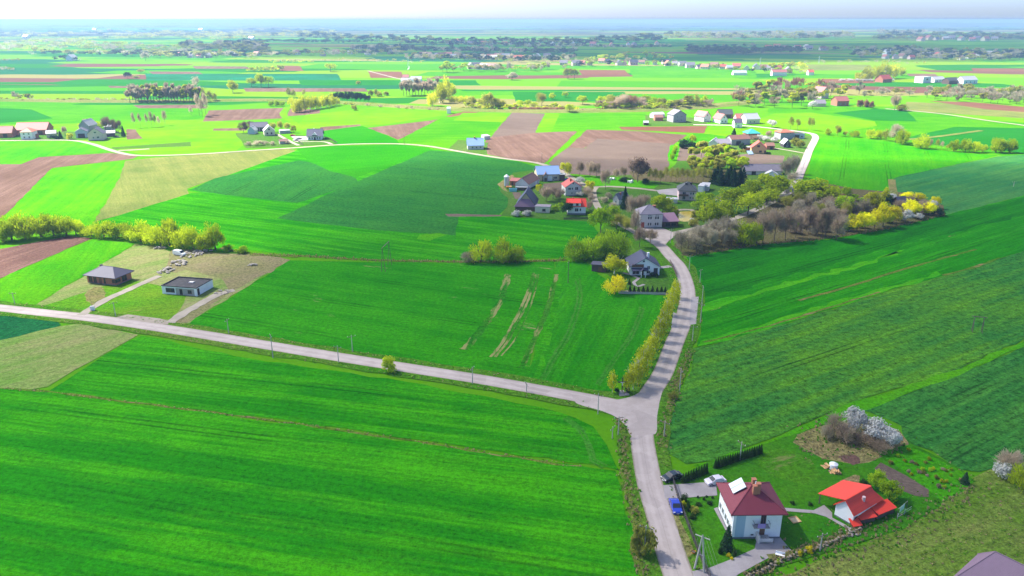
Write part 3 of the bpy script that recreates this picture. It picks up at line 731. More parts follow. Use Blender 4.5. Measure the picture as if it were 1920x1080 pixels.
LEAF = {
    'willow': leaf_mat('willow_leaf', (0.31, 0.44, 0.010), (0.54, 0.62, 0.018), 0.55),
    'lime': leaf_mat('spring_leaf', (0.27, 0.46, 0.010), (0.46, 0.62, 0.014), 0.55),
    'olive': leaf_mat('thin_leaf', (0.26, 0.28, 0.045), (0.45, 0.45, 0.075), 0.55),
    'birch': leaf_mat('birch_leaf', (0.40, 0.46, 0.012), (0.60, 0.60, 0.02), 0.68),
    'gold': leaf_mat('gold_leaf', (0.68, 0.60, 0.008), (0.82, 0.74, 0.015), 0.5),
    'yellow': leaf_mat('yellow_blossom', (0.78, 0.74, 0.004), (0.92, 0.90, 0.006), 0.5),
    'bare': leaf_mat('bare_twig', (0.36, 0.275, 0.19), (0.52, 0.42, 0.30), 0.55),
    'russet': leaf_mat('russet_twig', (0.30, 0.15, 0.09), (0.42, 0.23, 0.15), 0.45),
    'grey': leaf_mat('grey_twig', (0.36, 0.32, 0.22), (0.52, 0.47, 0.33), 0.55),
    'darktwig': leaf_mat('dark_twig', (0.13, 0.09, 0.065), (0.22, 0.155, 0.11), 0.3),
    'farwood': leaf_mat('far_wood_leaf', (0.055, 0.085, 0.04), (0.11, 0.14, 0.055), 0.4),
    'white': leaf_mat('white_blossom', (0.50, 0.50, 0.46), (0.78, 0.78, 0.74), 0.4, 0.2),
    'dark': leaf_mat('needle', (0.018, 0.05, 0.022), (0.04, 0.085, 0.035), 0.1),
    'thuja': leaf_mat('thuja_leaf', (0.02, 0.055, 0.012), (0.05, 0.09, 0.02), 0.1),
}
BARK = plain_mat('bark', (0.13, 0.10, 0.075), 0.95, 0.3, 3.0)
BARK_W = plain_mat('birch_bark', (0.62, 0.60, 0.55), 0.9, 0.25, 9.0, dirt=(0.05, 0.045, 0.04), dirt_amt=0.7)


def tube(vv, ff, a, b, ra, rb, n=5):
    d = (b - a).normalized()
    u = d.orthogonal().normalized()
    w = d.cross(u)
    i = len(vv)
    for (p, r) in ((a, ra), (b, rb)):
        for k in range(n):
            t = 2 * pi * k / n
            vv.append(p + u * cos(t) * r + w * sin(t) * r)
    for k in range(n):
        ff.append((i + k, i + (k + 1) % n, i + n + (k + 1) % n, i + n + k))


def rnd_unit(r):
    while True:
        v = Vector((r.uniform(-1, 1), r.uniform(-1, 1), r.uniform(-1, 1)))
        if 0.05 < v.length < 1: return v.normalized()


def make_crown(seed, z0, z1, n, size, lumps, kind='leaf', shape='round', jag=0.25):
    """clumps of small leaf faces (or twigs) spread through the crown's volume"""
    r = random.Random(seed)
    cz, hz_ = (z0 + z1) / 2, (z1 - z0) / 2
    vv, ff = [], []
    cl = []
    for i in range(lumps):
        while True:
            d = rnd_unit(r)
            if d.z > -0.75: break
        rad = r.uniform(0.45, 0.78)
        c = Vector((d.x * rad * 0.5, d.y * rad * 0.5, cz + d.z * rad * hz_))
        t = (c.z - z0) / (z1 - z0)
        if shape == 'cone': c.x *= (1.15 - t); c.y *= (1.15 - t)
        if shape == 'egg': c.x *= (1.1 - 0.5 * t); c.y *= (1.1 - 0.5 * t)
        cl.append((c, r.uniform(0.15, 0.25) * (1 + jag * r.uniform(-1, 1))))
    for i in range(n):
        if shape == 'cone':
            t = r.random() ** 1.35
            z = z0 + (z1 - z0) * t
            lay = 0.82 + 0.18 * sin(t * 40 + seed)
            rr = 0.5 * (1 - t) ** 0.85 * lay * sqrt(r.uniform(0.35, 1)) + 0.01
            a = r.uniform(0, 2 * pi)
            p = Vector((cos(a) * rr, sin(a) * rr, z))
            nrm = Vector((cos(a), sin(a), 0.5))
        else:
            c, cr = r.choice(cl)
            d = rnd_unit(r)
            q = cr * (r.random() ** 0.4)
            p = c + Vector((d.x * q, d.y * q, d.z * q * max(0.7, hz_ * 2)))
            nrm = d * 0.8 + (p - Vector((0, 0, cz - 0.1))).normalized() * 0.7
        nrm = (nrm.normalized() + rnd_unit(r) * 0.75).normalized()
        k = len(vv)
        if kind == 'twig':
            base = Vector((0, 0, z0 + (p.z - z0) * 0.55))
            dr = ((p - base).normalized() + rnd_unit(r) * 0.55).normalized()
            L, w = size * r.uniform(1.6, 3.4), size * r.uniform(0.09, 0.16)
            sd = dr.cross(rnd_unit(r)).normalized() * w
            vv += [p - dr * L / 2 - sd, p - dr * L / 2 + sd, p + dr * L / 2]
            ff.append((k, k + 1, k + 2))
        else:
            u = nrm.orthogonal().normalized()
            w = nrm.cross(u)
            a = r.uniform(0, 6.28)
            u, w = u * cos(a) + w * sin(a), w * cos(a) - u * sin(a)
            s1, s2 = size * r.uniform(0.6, 1.3), size * r.uniform(0.35, 0.8)
            if kind == 'strand':
                u = (u * 0.4 + Vector((p.x, p.y, 0.9 if p.z > cz else 0.5))).normalized()
                w = u.cross(nrm).normalized()
                s1, s2 = s1 * 1.5, s2 * 0.55
            vv += [p - u * s1, p + w * s2, p + u * s1, p - w * s2 + nrm * s2 * 0.3]
            ff.append((k, k + 1, k + 2, k + 3))
    me = bpy.data.meshes.new('crown')
    me.from_pydata([tuple(v) for v in vv], [], ff)
    me.update()
    return me


def make_trunk(seed, top, r0, limbs, spread, z1, lean=0.0):
    r = random.Random(seed)
    vv, ff = [], []
    p = Vector((0, 0, -0.02))
    rad = r0
    nseg = 4
    for i in range(nseg):
        q = Vector((r.uniform(-.015, .015) + lean * (i + 1) / nseg * 0.1, r.uniform(-.015, .015), top * (i + 1) / nseg))
        tube(vv, ff, p, q, rad, rad * 0.8)
        p, rad = q, rad * 0.8
    for i in range(limbs):
        a = 2 * pi * i / limbs + r.uniform(-.4, .4)
        s = Vector((0, 0, top * r.uniform(0.5, 1.0)))
        m = s + Vector((cos(a) * spread * 0.4, sin(a) * spread * 0.4, (z1 - s.z) * r.uniform(0.35, 0.5)))
        e = m + Vector((cos(a + .2) * spread * 0.5, sin(a + .2) * spread * 0.5, (z1 - s.z) * r.uniform(0.25, 0.45)))
        tube(vv, ff, s, m, rad * 0.75, rad * 0.45, 4)
        tube(vv, ff, m, e, rad * 0.45, rad * 0.1, 4)
        f2 = m + Vector((cos(a - .9) * spread * 0.35, sin(a - .9) * spread * 0.35, (z1 - s.z) * 0.25))
        tube(vv, ff, m, f2, rad * 0.35, rad * 0.08, 3)
    me = bpy.data.meshes.new('trunk')
    me.from_pydata([tuple(v) for v in vv], [], ff)
    me.polygons.foreach_set('use_smooth', [True] * len(ff))
    me.update()
    return me


SPEC = {  # z0, z1, n, size, lumps, face kind, shape, trunk top, trunk radius, limbs, spread
    'pollard': (-0.12, 1.0, 2000, 0.042, 26, 'strand', 'round', 0.22, 0.05, 7, 0.38),
    'round': (0.14, 1.0, 1900, 0.044, 24, 'leaf', 'round', 0.45, 0.03, 7, 0.42),
    'bare': (0.14, 1.0, 2200, 0.06, 20, 'twig', 'round', 0.55, 0.026, 9, 0.46),
    'slim': (0.0, 1.0, 560, 0.05, 22, 'leaf', 'egg', 0.85, 0.022, 6, 0.3),
    'poplar': (0.22, 1.0, 1200, 0.055, 16, 'twig', 'egg', 0.9, 0.02, 8, 0.3),
    'cone': (0.04, 1.0, 1300, 0.05, 3, 'leaf', 'cone', 0.8, 0.025, 0, 0.1),
    'bush': (-0.1, 1.0, 1100, 0.06, 16, 'leaf', 'round', 0.3, 0.03, 5, 0.4),
    'twigbush': (-0.1, 1.0, 1200, 0.075, 14, 'twig', 'round', 0.3, 0.025, 7, 0.42),
}
PROTO = {}


def proto(form, leaf, var):
    key = (form, leaf, var)
    if key not in PROTO:
        z0, z1, n, size, lumps, fk, shp, tt, tr, limbs, spread = SPEC[form]
        mk = ('mesh', form, var)
        if mk not in PROTO:
            PROTO[mk] = (make_crown(hash_(form) + var * 17, z0, z1, n, size, lumps, fk, shp), make_trunk(hash_(form) + var * 31, tt, tr, limbs, spread, z1))
        c, t = PROTO[mk]
        c = c.copy(); t = t.copy()
        c.materials.append(LEAF[leaf])
        t.materials.append(BARK_W if leaf == 'birch' else BARK)
        PROTO[key] = (c, t)
    return PROTO[key]


def hash_(s):
    return sum(ord(c) * (i + 3) for i, c in enumerate(s)) % 1000


TR = random.Random(99)
NVAR = 5


def tree(form, leaf, px, py, hpx, wpx, label, group=None, name='tree', cat='tree', parts=True, rz=None):
    g = G(px, py)
    mp = MPP(px, py)
    h = height_at(px, py, py - hpx)
    w = wpx * mp * 1.12
    c, t = proto(form, leaf, TR.randrange(NVAR))
    rz = TR.uniform(0, 6.28) if rz is None else rz
    if not parts:
        o = link(name, c)
        o.location, o.rotation_euler, o.scale = g, (0, 0, rz), (w, w, h)
        return tag(o, label, cat, group)
    o = empty(name, g, rz, label, cat, group)
    o.scale = (w, w, h)
    for nm, me in (('trunk', t), ('crown', c)):
        k = link(nm, me, parent=o)
    return o


NAMES = {'cone': ('conifer', 'conifer'), 'bush': ('bush', 'bush'), 'twigbush': ('bush', 'bush')}


def row(form, leaf, what, where, items, parts=True, name=None, share=None):
    """countable trees of one stand; each label says which one of the stand it is"""
    nm, cat = NAMES.get(form, ('tree', 'tree'))
    nm = name or nm
    order = sorted(items, key=lambda t: t[0])
    n = len(order)
    for i, it in enumerate(order):
        px, py, h, w = it[:4]
        lf = it[4] if len(it) > 4 else leaf
        fm = it[5] if len(it) > 5 else form
        if n == 1: lb = '%s %s' % (what, where)
        elif share: lb = '%s %s' % (what, where)
        elif i == 0: lb = '%s %s, leftmost of them' % (what, where)
        elif i == n - 1: lb = '%s %s, rightmost of them' % (what, where)
        else: lb = '%s %s, %s from left' % (what, where, ORD[i])
        tree(fm, lf, px, py, h, w, lb, ('%ss %s' % (what, where)) if n > 1 else None, nm, cat, parts)


def scatter(n, poly, h, w, seed):
    """positions inside a surveyed outline, back to front"""
    r = random.Random(seed)
    xs, ys = [p[0] for p in poly], [p[1] for p in poly]
    out, tries = [], 0
    while len(out) < n and tries < 20000:
        tries += 1
        x, y = r.uniform(min(xs), max(xs)), r.uniform(min(ys), max(ys))
        ins = False
        for i in range(len(poly)):
            (x1, y1), (x2, y2) = poly[i], poly[i - 1]
            if (y1 > y) != (y2 > y) and x < (x2 - x1) * (y - y1) / (y2 - y1) + x1: ins = not ins
        if not ins: continue
        ww = w * r.uniform(0.75, 1.25)
        if any(abs(x - a) < 0.34 * (ww + c) and abs(y - b) < 0.12 * (ww + c) for a, b, _, c in out): continue
        out.append((x, y, h * r.uniform(0.8, 1.15), ww))
    return out


# ------------------------------------------------------------------ trees of the foreground and middle ground
row('pollard', 'willow', 'lime green willow', 'in the hedge left of its gap', [(5, 452, 38, 40), (22, 450, 45, 44), (48, 448, 48, 48), (78, 444, 50, 52), (101, 442, 40, 42), (125, 441, 36, 40), (143, 440, 28, 32)])
row('pollard', 'willow', 'lime green willow', 'in the hedge behind the flat roofed bungalow', [(172, 443, 22, 34), (195, 444, 30, 40), (220, 446, 32, 40), (245, 449, 30, 38), (264, 453, 38, 45), (287, 457, 36, 44), (302, 460, 34, 40), (318, 461, 58, 46), (342, 464, 40, 40), (363, 467, 44, 38), (386, 469, 36, 38), (404, 468, 50, 36)])
row('bush', 'lime', 'small round green bush', 'at the end of the willow hedge', [(428, 471, 14, 20), (453, 474, 14, 24)])
row('pollard', 'willow', 'round lime willow', 'alone by the ditch in the wheat', [(903, 491, 46, 44), (944, 492, 46, 42), (967, 491, 30, 34)])
row('twigbush', 'grey', 'grey bare bush', 'beside the round willows in the wheat', [(879, 492, 22, 34)])
row('pollard', 'lime', 'bright green willow', 'in the clump behind the purple roofed shed', [(1077, 488, 42, 42), (1095, 487, 36, 30), (1112, 483, 46, 46), (1136, 479, 50, 50), (1160, 485, 54, 46)])
row('round', 'birch', 'yellow green tree', 'over the purple roofed shed', [(1152, 514, 36, 42)])
row('pollard', 'gold', 'golden weeping willow', 'at the corner of the white gabled house plot', [(1153, 550, 37, 42)])
row('slim', 'birch', 'yellow green birch', 'in the row along the road bend', [(1267, 560, 42, 22), (1262, 578, 46, 24), (1255, 592, 50, 26), (1249, 608, 50, 28), (1242, 624, 46, 28), (1236, 640, 50, 30), (1228, 656, 47, 28), (1221, 672, 54, 32), (1213, 690, 50, 32), (1204, 706, 60, 36), (1195, 722, 56, 36), (1187, 731, 60, 30), (1177, 737, 50, 26)])
row('slim', 'birch', 'slender young birch', 'left of the wayside cross', [(1148, 736, 42, 22)])
row('bush', 'willow', 'lone yellow green bush', 'on the verge of the left hand road', [(729, 698, 29, 28)])
row('round', 'lime', 'broad green tree', 'left of the lane to the square', [(1126, 438, 52, 44), (1147, 422, 36, 34)])
row('bare', 'olive', 'thin leafed tree', 'beside the lane left of the white hall', [(1156, 430, 32, 30), (1172, 435, 28, 22)])
row('bare', 'bare', 'bare tree', 'at the edge of the paved square', [(1190, 449, 60, 20), (1199, 464, 42, 24), (1219, 458, 30, 26)])
row('round', 'willow', 'broad lime tree', 'behind the white village hall', [(1242, 403, 42, 38), (1256, 406, 26, 26)])
row('bare', 'bare', 'bare brown tree', 'left behind the white village hall', [(1184, 410, 46, 22), (1195, 404, 40, 22), (1209, 396, 34, 22)])
row('cone', 'dark', 'tall dark spruce', 'beside the small grey lane house', [(1171, 392, 42, 18)])
row('round', 'willow', 'big lime willow', 'on the slope right of the ochre pond', [(1332, 433, 60, 54), (1352, 424, 50, 42), (1371, 398, 48, 48), (1402, 403, 42, 50), (1408, 373, 36, 40), (1440, 372, 48, 62), (1437, 384, 32, 42), (1462, 366, 30, 30)])
row('round', 'lime', 'small fresh green tree', 'right of the pink house', [(1320, 389, 30, 38), (1307, 394, 18, 22)])
row('pollard', 'willow', 'pale green pollard', 'at the field edge before the bare thicket', [(1397, 459, 48, 50), (1418, 458, 40, 26)])
row('bare', 'bare', 'tall bare tree', 'along the field edge of the wood', [(1430, 456, 60, 34), (1451, 453, 64, 34), (1472, 450, 62, 34), (1492, 446, 46, 24), (1516, 440, 62, 30), (1532, 444, 48, 24), (1540, 446, 60, 28), (1547, 445, 62, 32), (1568, 451, 52, 30)])
row('bare', 'grey', 'grey bare tree', 'in the thicket right of the square', scatter(20, [(1272, 474), (1300, 452), (1380, 440), (1392, 458), (1290, 478)], 40, 26, 5), share=1)
row('bare', 'bare', 'brown bare tree', 'inside the right hand wood', [t + (('bare', 'olive', 'grey')[i % 3],) for i, t in enumerate(scatter(20, [(1470, 400), (1490, 378), (1560, 380), (1600, 405), (1590, 425), (1500, 430)], 36, 28, 6))], share=1)
row('round', 'willow', 'huge lime willow', 'above the wood beside the hill lane', [(1528, 388, 56, 84)])
row('round', 'lime', 'fresh green tree', 'in the middle of the right hand wood', [(1587, 376, 28, 18), (1583, 404, 40, 36), (1570, 398, 30, 26)])
row('bush', 'russet', 'pinkish brown shrub', 'at the top of the right hand wood', [(1561, 381, 20, 16), (1574, 381, 20, 16)])
row('round', 'birch', 'yellow green tree', 'in the right hand wood near its gully', [(1640, 398, 42, 28), (1659, 388, 36, 18), (1628, 396, 34, 24)])
row('twigbush', 'grey', 'pale grey shrub', 'behind the yellow trees of the wood', [(1604, 404, 24, 24), (1617, 402, 32, 28)])
row('round', 'yellow', 'bright yellow tree', 'along the front of the wood', [(1592, 433, 32, 26, 'birch'), (1606, 436, 36, 28), (1622, 433, 36, 28), (1639, 429, 36, 30), (1655, 425, 44, 34), (1673, 419, 34, 28, 'gold')])
row('round', 'yellow', 'bright yellow tree', 'near the blue roofed hut of the wood', [(1707, 406, 32, 34), (1702, 377, 18, 26), (1719, 378, 17, 26), (1741, 404, 26, 24), (1751, 391, 24, 18)])
row('round', 'white', 'white blossoming tree', 'at the right end of the wood', [(1697, 417, 24, 24), (1672, 381, 20, 16), (1749, 392, 18, 16), (1721, 412, 13, 18)])
row('bush', 'dark', 'dark evergreen bush', 'in the right hand wood', [(1663, 390, 26, 24), (1757, 404, 16, 22)])
row('twigbush', 'bare', 'purplish bare shrub', 'behind the yellow trees at the wood end', [(1728, 402, 28, 32), (1685, 396, 22, 24)])
row('twigbush', 'bare', 'low brown shrub', 'under the bare trees of the wood', scatter(10, [(1470, 400), (1560, 400), (1560, 440), (1480, 444)], 14, 24, 16), share=1)

# village
row('bare', 'bare', 'bare tree', 'before the harrowed field above the hamlet', [(1087, 330, 30, 16), (1106, 331, 31, 18), (1118, 333, 30, 16), (1135, 356, 42, 18), (1155, 338, 24, 12), (1170, 335, 24, 16)])
row('round', 'darktwig', 'large round bare tree', 'above the lane of the hamlet', [(1196, 342, 50, 36)])
row('poplar', 'olive', 'thin olive tree', 'in the row above the pink house', [(x, 341 + (i % 3) * 2, 27 + (i * 7) % 6, 14) for i, x in enumerate(range(1218, 1338, 10))])
row('round', 'birch', 'yellow green round tree', 'behind the blue roofed barn', [(1060, 330, 27, 22)])
row('bush', 'birch', 'yellow flowering bush', 'right of the white gabled farmhouse', [(1104, 361, 24, 20)])
row('bush', 'dark', 'dark low bush', 'below the large round bare tree', [(1170, 341, 9, 20), (1211, 345, 11, 15)])
row('pollard', 'lime', 'light green sapling', 'on the grass strip by the harrowed field', [(1266, 284, 14, 10), (1263, 292, 14, 10), (1260, 300, 14, 10)])
row('cone', 'dark', 'dark spruce', 'in the grove left of the long grey barn', [(1338, 345, 28, 20), (1350, 348, 32, 22), (1362, 347, 30, 22), (1374, 349, 34, 24), (1386, 346, 30, 22), (1344, 338, 26, 20), (1368, 339, 28, 22), (1393, 340, 26, 18)])
row('bare', 'grey', 'dark bare tree', 'between the long grey barn and the hill lane', [(1471, 336, 40, 22), (1481, 332, 44, 22), (1489, 326, 38, 16), (1486, 346, 26, 22)])
row('bush', 'dark', 'round dark bush', 'at the corner of the ploughed land', [(1285, 278, 18, 26), (1300, 277, 12, 16)])
row('round', 'birch', 'small yellow tree', 'behind the round dark bush', [(1299, 271, 19, 13)])
row('cone', 'dark', 'dark conifer', 'behind the grey barns', [(1375, 263, 22, 17)])
row('round', 'dark', 'dark round conifer', 'left of the orange house', [(1392, 283, 15, 14)])
row('round', 'white', 'white blossoming fruit tree', 'behind the orange house', [(1424, 263, 11, 13), (1436, 265, 11, 15), (1452, 267, 11, 15)])
row('bare', 'bare', 'small bare tree', 'beside the teal roofed house', [(1412, 266, 13, 16), (1440, 258, 14, 12)])
row('bush', 'russet', 'reddish shrub', 'above the long grey barn', [(1384, 311, 12, 12), (1391, 314, 13, 12)])
row('round', 'white', 'round whitish tree', 'beside the upper hamlet road', [(1447, 239, 15, 17)])
row('poplar', 'olive', 'slim roadside tree', 'above the hairpin of the hill lane', [(1482, 243, 25, 13), (1495, 243, 21, 13), (1516, 244, 25, 10), (1522, 245, 25, 10)])
row('bush', 'olive', 'olive garden shrub', 'right of the black gabled cottage', [(1490, 273, 15, 18), (1501, 277, 15, 16)])
row('bare', 'bare', 'bare garden tree', 'in the middle of the farmyard', [(1024, 377, 30, 24), (1037, 373, 25, 22), (1050, 379, 28, 20)])
row('bush', 'birch', 'yellow shrub', 'beside the brown brick barn', [(1011, 362, 18, 13)])
row('round', 'dark', 'dark evergreen', 'left of the red roofed white house', [(1063, 404, 26, 19)])
row('bush', 'white', 'white blossoming bush', 'before the purple roofed barn', [(968, 406, 12, 18), (988, 405, 11, 20)])
row('round', 'white', 'white blossoming tree', 'around the white gabled farmhouse', [(1087, 346, 15, 17), (1086, 369, 11, 15)])
row('bush', 'lime', 'green shrub', 'behind the beige outbuilding', [(1042, 396, 13, 14), (1051, 390, 11, 12)])
row('twigbush', 'bare', 'brown bare shrub', 'between the farmhouses and the lane', [(1100, 369, 22, 20), (1108, 377, 16, 16), (1106, 394, 20, 16)])
row('twigbush', 'grey', 'grey bare shrub', 'around the small grey lane house', [(1142, 372, 12, 18), (1132, 380, 12, 20), (1150, 390, 12, 18)])
row('bush', 'olive', 'olive shrub', 'beside the ochre pond', [(1306, 412, 20, 22), (1300, 424, 14, 20), (1268, 402, 10, 14)])
row('round', 'white', 'white blossoming tree', 'beside the hill lane at the willows', [(1478, 368, 20, 18), (1497, 374, 12, 18), (1296, 422, 14, 12)])

# hill hamlet, small farms and the left hamlet
row('bare', 'darktwig', 'large bare tree', 'behind the small white gabled farm', [(457, 249, 22, 20), (472, 244, 18, 16)])
row('bare', 'olive', 'thin olive tree', 'right behind the small white gabled farm', [(512, 247, 19, 13), (526, 246, 22, 11), (539, 247, 19, 12), (551, 249, 15, 12)])
row('twigbush', 'grey', 'grey shrub', 'in the front garden of the small farm', [(466, 273, 9, 14), (484, 273, 11, 20), (497, 272, 9, 14), (512, 272, 8, 14), (538, 270, 8, 12)])
row('bare', 'bare', 'slim bare tree', 'behind the left hamlet road', [(122, 253, 18, 10), (160, 236, 14, 8)])
row('cone', 'dark', 'dark conifer', 'beside the left hamlet road', [(114, 260, 15, 10), (232, 256, 21, 9)])
row('bush', 'birch', 'pale yellow bush', 'in the left hamlet', [(131, 261, 12, 13)])
row('bush', 'dark', 'dark clipped hedge bush', 'below the beige hut of the left hamlet', [(98, 261, 8, 11), (106, 261, 8, 10)])
row('bare', 'darktwig', 'large bare tree', 'between the farms of the left hamlet', [(199, 247, 30, 18), (212, 248, 27, 16), (223, 250, 26, 14)])
row('pollard', 'willow', 'pale lime willow', 'behind the white roofed barn', [(155, 242, 13, 15), (170, 240, 17, 20), (185, 241, 15, 18)])
row('poplar', 'bare', 'slender bare alder', 'in the row on the lime meadow', [(252, 240, 30, 8), (264, 239, 28, 8), (276, 238, 26, 7), (285, 238, 30, 10), (291, 238, 25, 8), (298, 237, 19, 8), (310, 235, 29, 11)])
row('poplar', 'bare', 'tall bare tree', 'leaning alone beside the ploughed field', [(359, 216, 17, 9), (374, 217, 44, 14), (380, 219, 38, 12), (386, 215, 42, 14)])
row('slim', 'olive', 'pale tree', 'right of the dark wood by the embankment', [(383, 191, 27, 12), (394, 191, 25, 13), (403, 190, 18, 10)])
row('slim', 'grey', 'faint tall tree', 'behind the dark wood', [(368, 166, 27, 18)])
row('pollard', 'birch', 'yellow green tree', 'in the bright thicket above the ploughed strip', [(555, 211, 26, 18), (562, 210, 30, 18), (572, 208, 30, 18), (582, 206, 28, 18), (592, 204, 28, 18), (602, 203, 26, 18), (612, 201, 26, 17), (621, 199, 24, 16), (631, 197, 18, 14), (546, 199, 16, 14)])
row('bush', 'lime', 'pale green bush', 'left of the bright thicket', [(508, 199, 10, 12), (519, 199, 11, 13), (529, 199, 10, 12)])
row('round', 'dark', 'dark pine', 'in the little grove on the embankment', [(624, 190, 16, 14), (633, 190, 18, 13), (642, 191, 20, 13), (651, 191, 20, 13), (659, 191, 21, 13), (667, 192, 21, 13), (675, 192, 20, 13), (683, 192, 18, 13), (690, 192, 14, 12)])
row('bush', 'olive', 'lone shrub', 'in the lime meadow before the pine grove', [(665, 207, 11, 12)])
row('slim', 'olive', 'slim tree', 'above the bright thicket', [(542, 183, 22, 10), (551, 183, 18, 9), (570, 180, 14, 8)])
row('pollard', 'birch', 'tall yellow willow', 'at the stream beside the grey poplars', [(825, 193, 38, 26), (834, 186, 42, 24), (846, 182, 26, 20), (811, 199, 28, 20), (850, 193, 15, 16), (862, 193, 14, 16), (873, 193, 14, 16)])
row('round', 'olive', 'olive tree', 'on the stream bank', [(885, 201, 22, 18), (904, 203, 20, 17), (915, 206, 34, 24), (929, 207, 26, 17), (941, 206, 20, 15)])
row('bush', 'olive', 'small shrub', 'in the meadow before the grey poplars', [(695, 180, 12, 10), (706, 180, 13, 10), (712, 181, 10, 12), (724, 179, 8, 12), (672, 158, 7, 9)])
row('round', 'willow', 'light willow', 'along the stream above the ploughed strips', [(975, 201, 14, 14), (990, 201, 15, 14), (1003, 202, 12, 12), (1035, 187, 13, 13), (1060, 183, 11, 12), (1093, 196, 18, 20), (1068, 211, 17, 17)])
row('bare', 'olive', 'round olive tree', 'at the stream bend', [(1016, 198, 26, 21)])
row('twigbush', 'russet', 'brown shrub', 'in the scrub strip along the stream', [(965 + i * 11, 208, 8, 15) for i in range(9)])
row('round', 'olive', 'mixed spring tree', 'in the stream wood behind the grey hamlet house', [(1130, 201, 22, 23, 'willow'), (1146, 204, 29, 24, 'olive'), (1164, 206, 31, 28, 'bare', 'bare'), (1184, 205, 29, 27, 'russet', 'bare'), (1174, 200, 26, 22, 'olive'), (1199, 202, 22, 20, 'bare', 'bare'), (1211, 198, 21, 20, 'willow'), (1226, 201, 19, 20, 'willow'), (1239, 203, 21, 19, 'olive'), (1255, 204, 18, 15, 'willow'), (1268, 203, 18, 16, 'olive', 'bare'), (1290, 201, 25, 19, 'olive'), (1305, 201, 27, 17, 'olive', 'slim'), (1319, 199, 20, 15, 'willow')])
row('bare', 'bare', 'small lone tree', 'right of the stream wood', [(1335, 193, 9, 6)])
mix = ['olive', 'willow', 'bare', 'olive', 'birch', 'grey', 'willow', 'russet', 'olive']
row('bush', 'russet', 'orange leafed shrub', 'right of the red brick farm', [(1613, 200, 15, 14), (1624, 201, 14, 14), (1634, 203, 14, 10)])
row('round', 'white', 'white blossoming tree', 'left of the red brick farm', [(1523, 204, 16, 15)])
row('bare', 'bare', 'tall lone bare tree', 'beside the far right track', [(1677, 207, 32, 18)])
row('bush', 'olive', 'olive bush', 'next to the tall lone bare tree', [(1691, 208, 13, 22)])
row('pollard', 'willow', 'pollard willow', 'in the row left of the field gap', [(1552, 253, 13, 13), (1570, 255, 22, 13, 'olive', 'bare'), (1585, 256, 11, 10, 'olive', 'bare'), (1602, 257, 14, 18), (1634, 260, 20, 22), (1646, 260, 16, 16), (1661, 264, 24, 18, 'olive', 'slim'), (1679, 267, 36, 28, 'grey', 'bare'), (1691, 271, 30, 26)])
row('pollard', 'willow', 'pollard willow', 'in the row behind the blue green field', [(1726, 278, 26, 30), (1744, 280, 20, 9, 'bare', 'poplar'), (1755, 280, 20, 10, 'olive', 'poplar'), (1764, 281, 17, 9, 'bare', 'poplar'), (1776, 283, 14, 9, 'olive', 'poplar'), (1788, 284, 24, 19), (1809, 285, 26, 22), (1826, 286, 24, 22), (1843, 285, 16, 14), (1867, 286, 30, 28), (1878, 286, 24, 18), (1892, 286, 26, 26)])
row('pollard', 'birch', 'yellow green willow', 'in the clump behind the far red roofed house', [(1612, 151, 18, 20), (1626, 151, 26, 22), (1641, 150, 31, 26), (1656, 148, 34, 26), (1673, 147, 29, 24), (1688, 142, 18, 16)])
row('twigbush', 'white', 'white blossoming shrub', 'along the far right lane', [(1580 + i * 13, 152, 5, 13) for i in range(8)])

# foreground gardens
row('bush', 'olive', 'big olive green bush', 'on the verge at the bottom of the road', [(1205, 1040, 58, 46)])
row('round', 'lime', 'bright lime round tree', 'behind the red roofed shed', [(1642, 916, 34, 30), (1667, 938, 38, 40)])
row('round', 'white', 'large white blossoming thorn', 'at the corner of the rapeseed field', [(1596, 812, 48, 46), (1640, 830, 44, 46), (1669, 838, 36, 36)])
row('twigbush', 'russet', 'brown bare thorn bush', 'left of the white blossoming thorns', [(1563, 820, 48, 46, 'bare'), (1580, 828, 34, 36, 'bare'), (1547, 822, 24, 30, 'grey')])
row('twigbush', 'bare', 'brown bare scrub', 'under the white blossoming thorns', [(1615, 832, 24, 40), (1650, 846, 20, 40)])
row('twigbush', 'bare', 'big bare bush', 'at the right edge behind the meadow', [(1892, 890, 46, 50)])
row('bush', 'white', 'white blossoming bush', 'at the right edge behind the meadow', [(1880, 897, 28, 32)])
row('pollard', 'willow', 'lime willow', 'at the right edge of the meadow', [(1912, 918, 54, 44)])
row('cone', 'dark', 'small dark fir', 'in the weedy orchard patch', [(1808, 907, 22, 18)])
row('bush', 'thuja', 'dark green bush', 'left of the two lime round trees', [(1618, 914, 16, 14), (1628, 918, 15, 14)])
row('cone', 'dark', 'dark spruce', 'at the corner of the maroon roofed house', [(1362, 1030, 44, 28)])
row('bush', 'thuja', 'clipped dark shrub', 'in the flower bed by the spruce', [(1350, 1038, 11, 11), (1376, 1043, 12, 9), (1357, 1026, 9, 11)])
row('bush', 'gold', 'orange yellow flowering shrub', 'in the flower bed by the spruce', [(1366, 1044, 7, 8), (1372, 1050, 6, 7)])
row('bush', 'thuja', 'clipped shrub', 'beside the rock garden', [(1283, 940, 14, 13), (1282, 952, 13, 10, 'birch'), (1290, 959, 18, 10), (1302, 962, 12, 18, 'olive'), (1298, 972, 9, 14)])
row('bush', 'thuja', 'little round shrub', 'in the gravel of the rock garden', [(1308, 934, 5, 5), (1320, 938, 6, 6), (1331, 946, 7, 11), (1310, 948, 6, 12), (1336, 935, 5, 5), (1325, 933, 4, 5)])
row('bush', 'thuja', 'small round shrub', 'on the lawn before the red roofed shed', [(1486, 946, 7, 9), (1518, 948, 7, 9)])
row('bush', 'gold', 'yellow flowering bush', 'along the garden wall', [(1517, 1037, 14, 15), (1500, 1043, 12, 10), (1457, 1058, 9, 10, 'lime')])
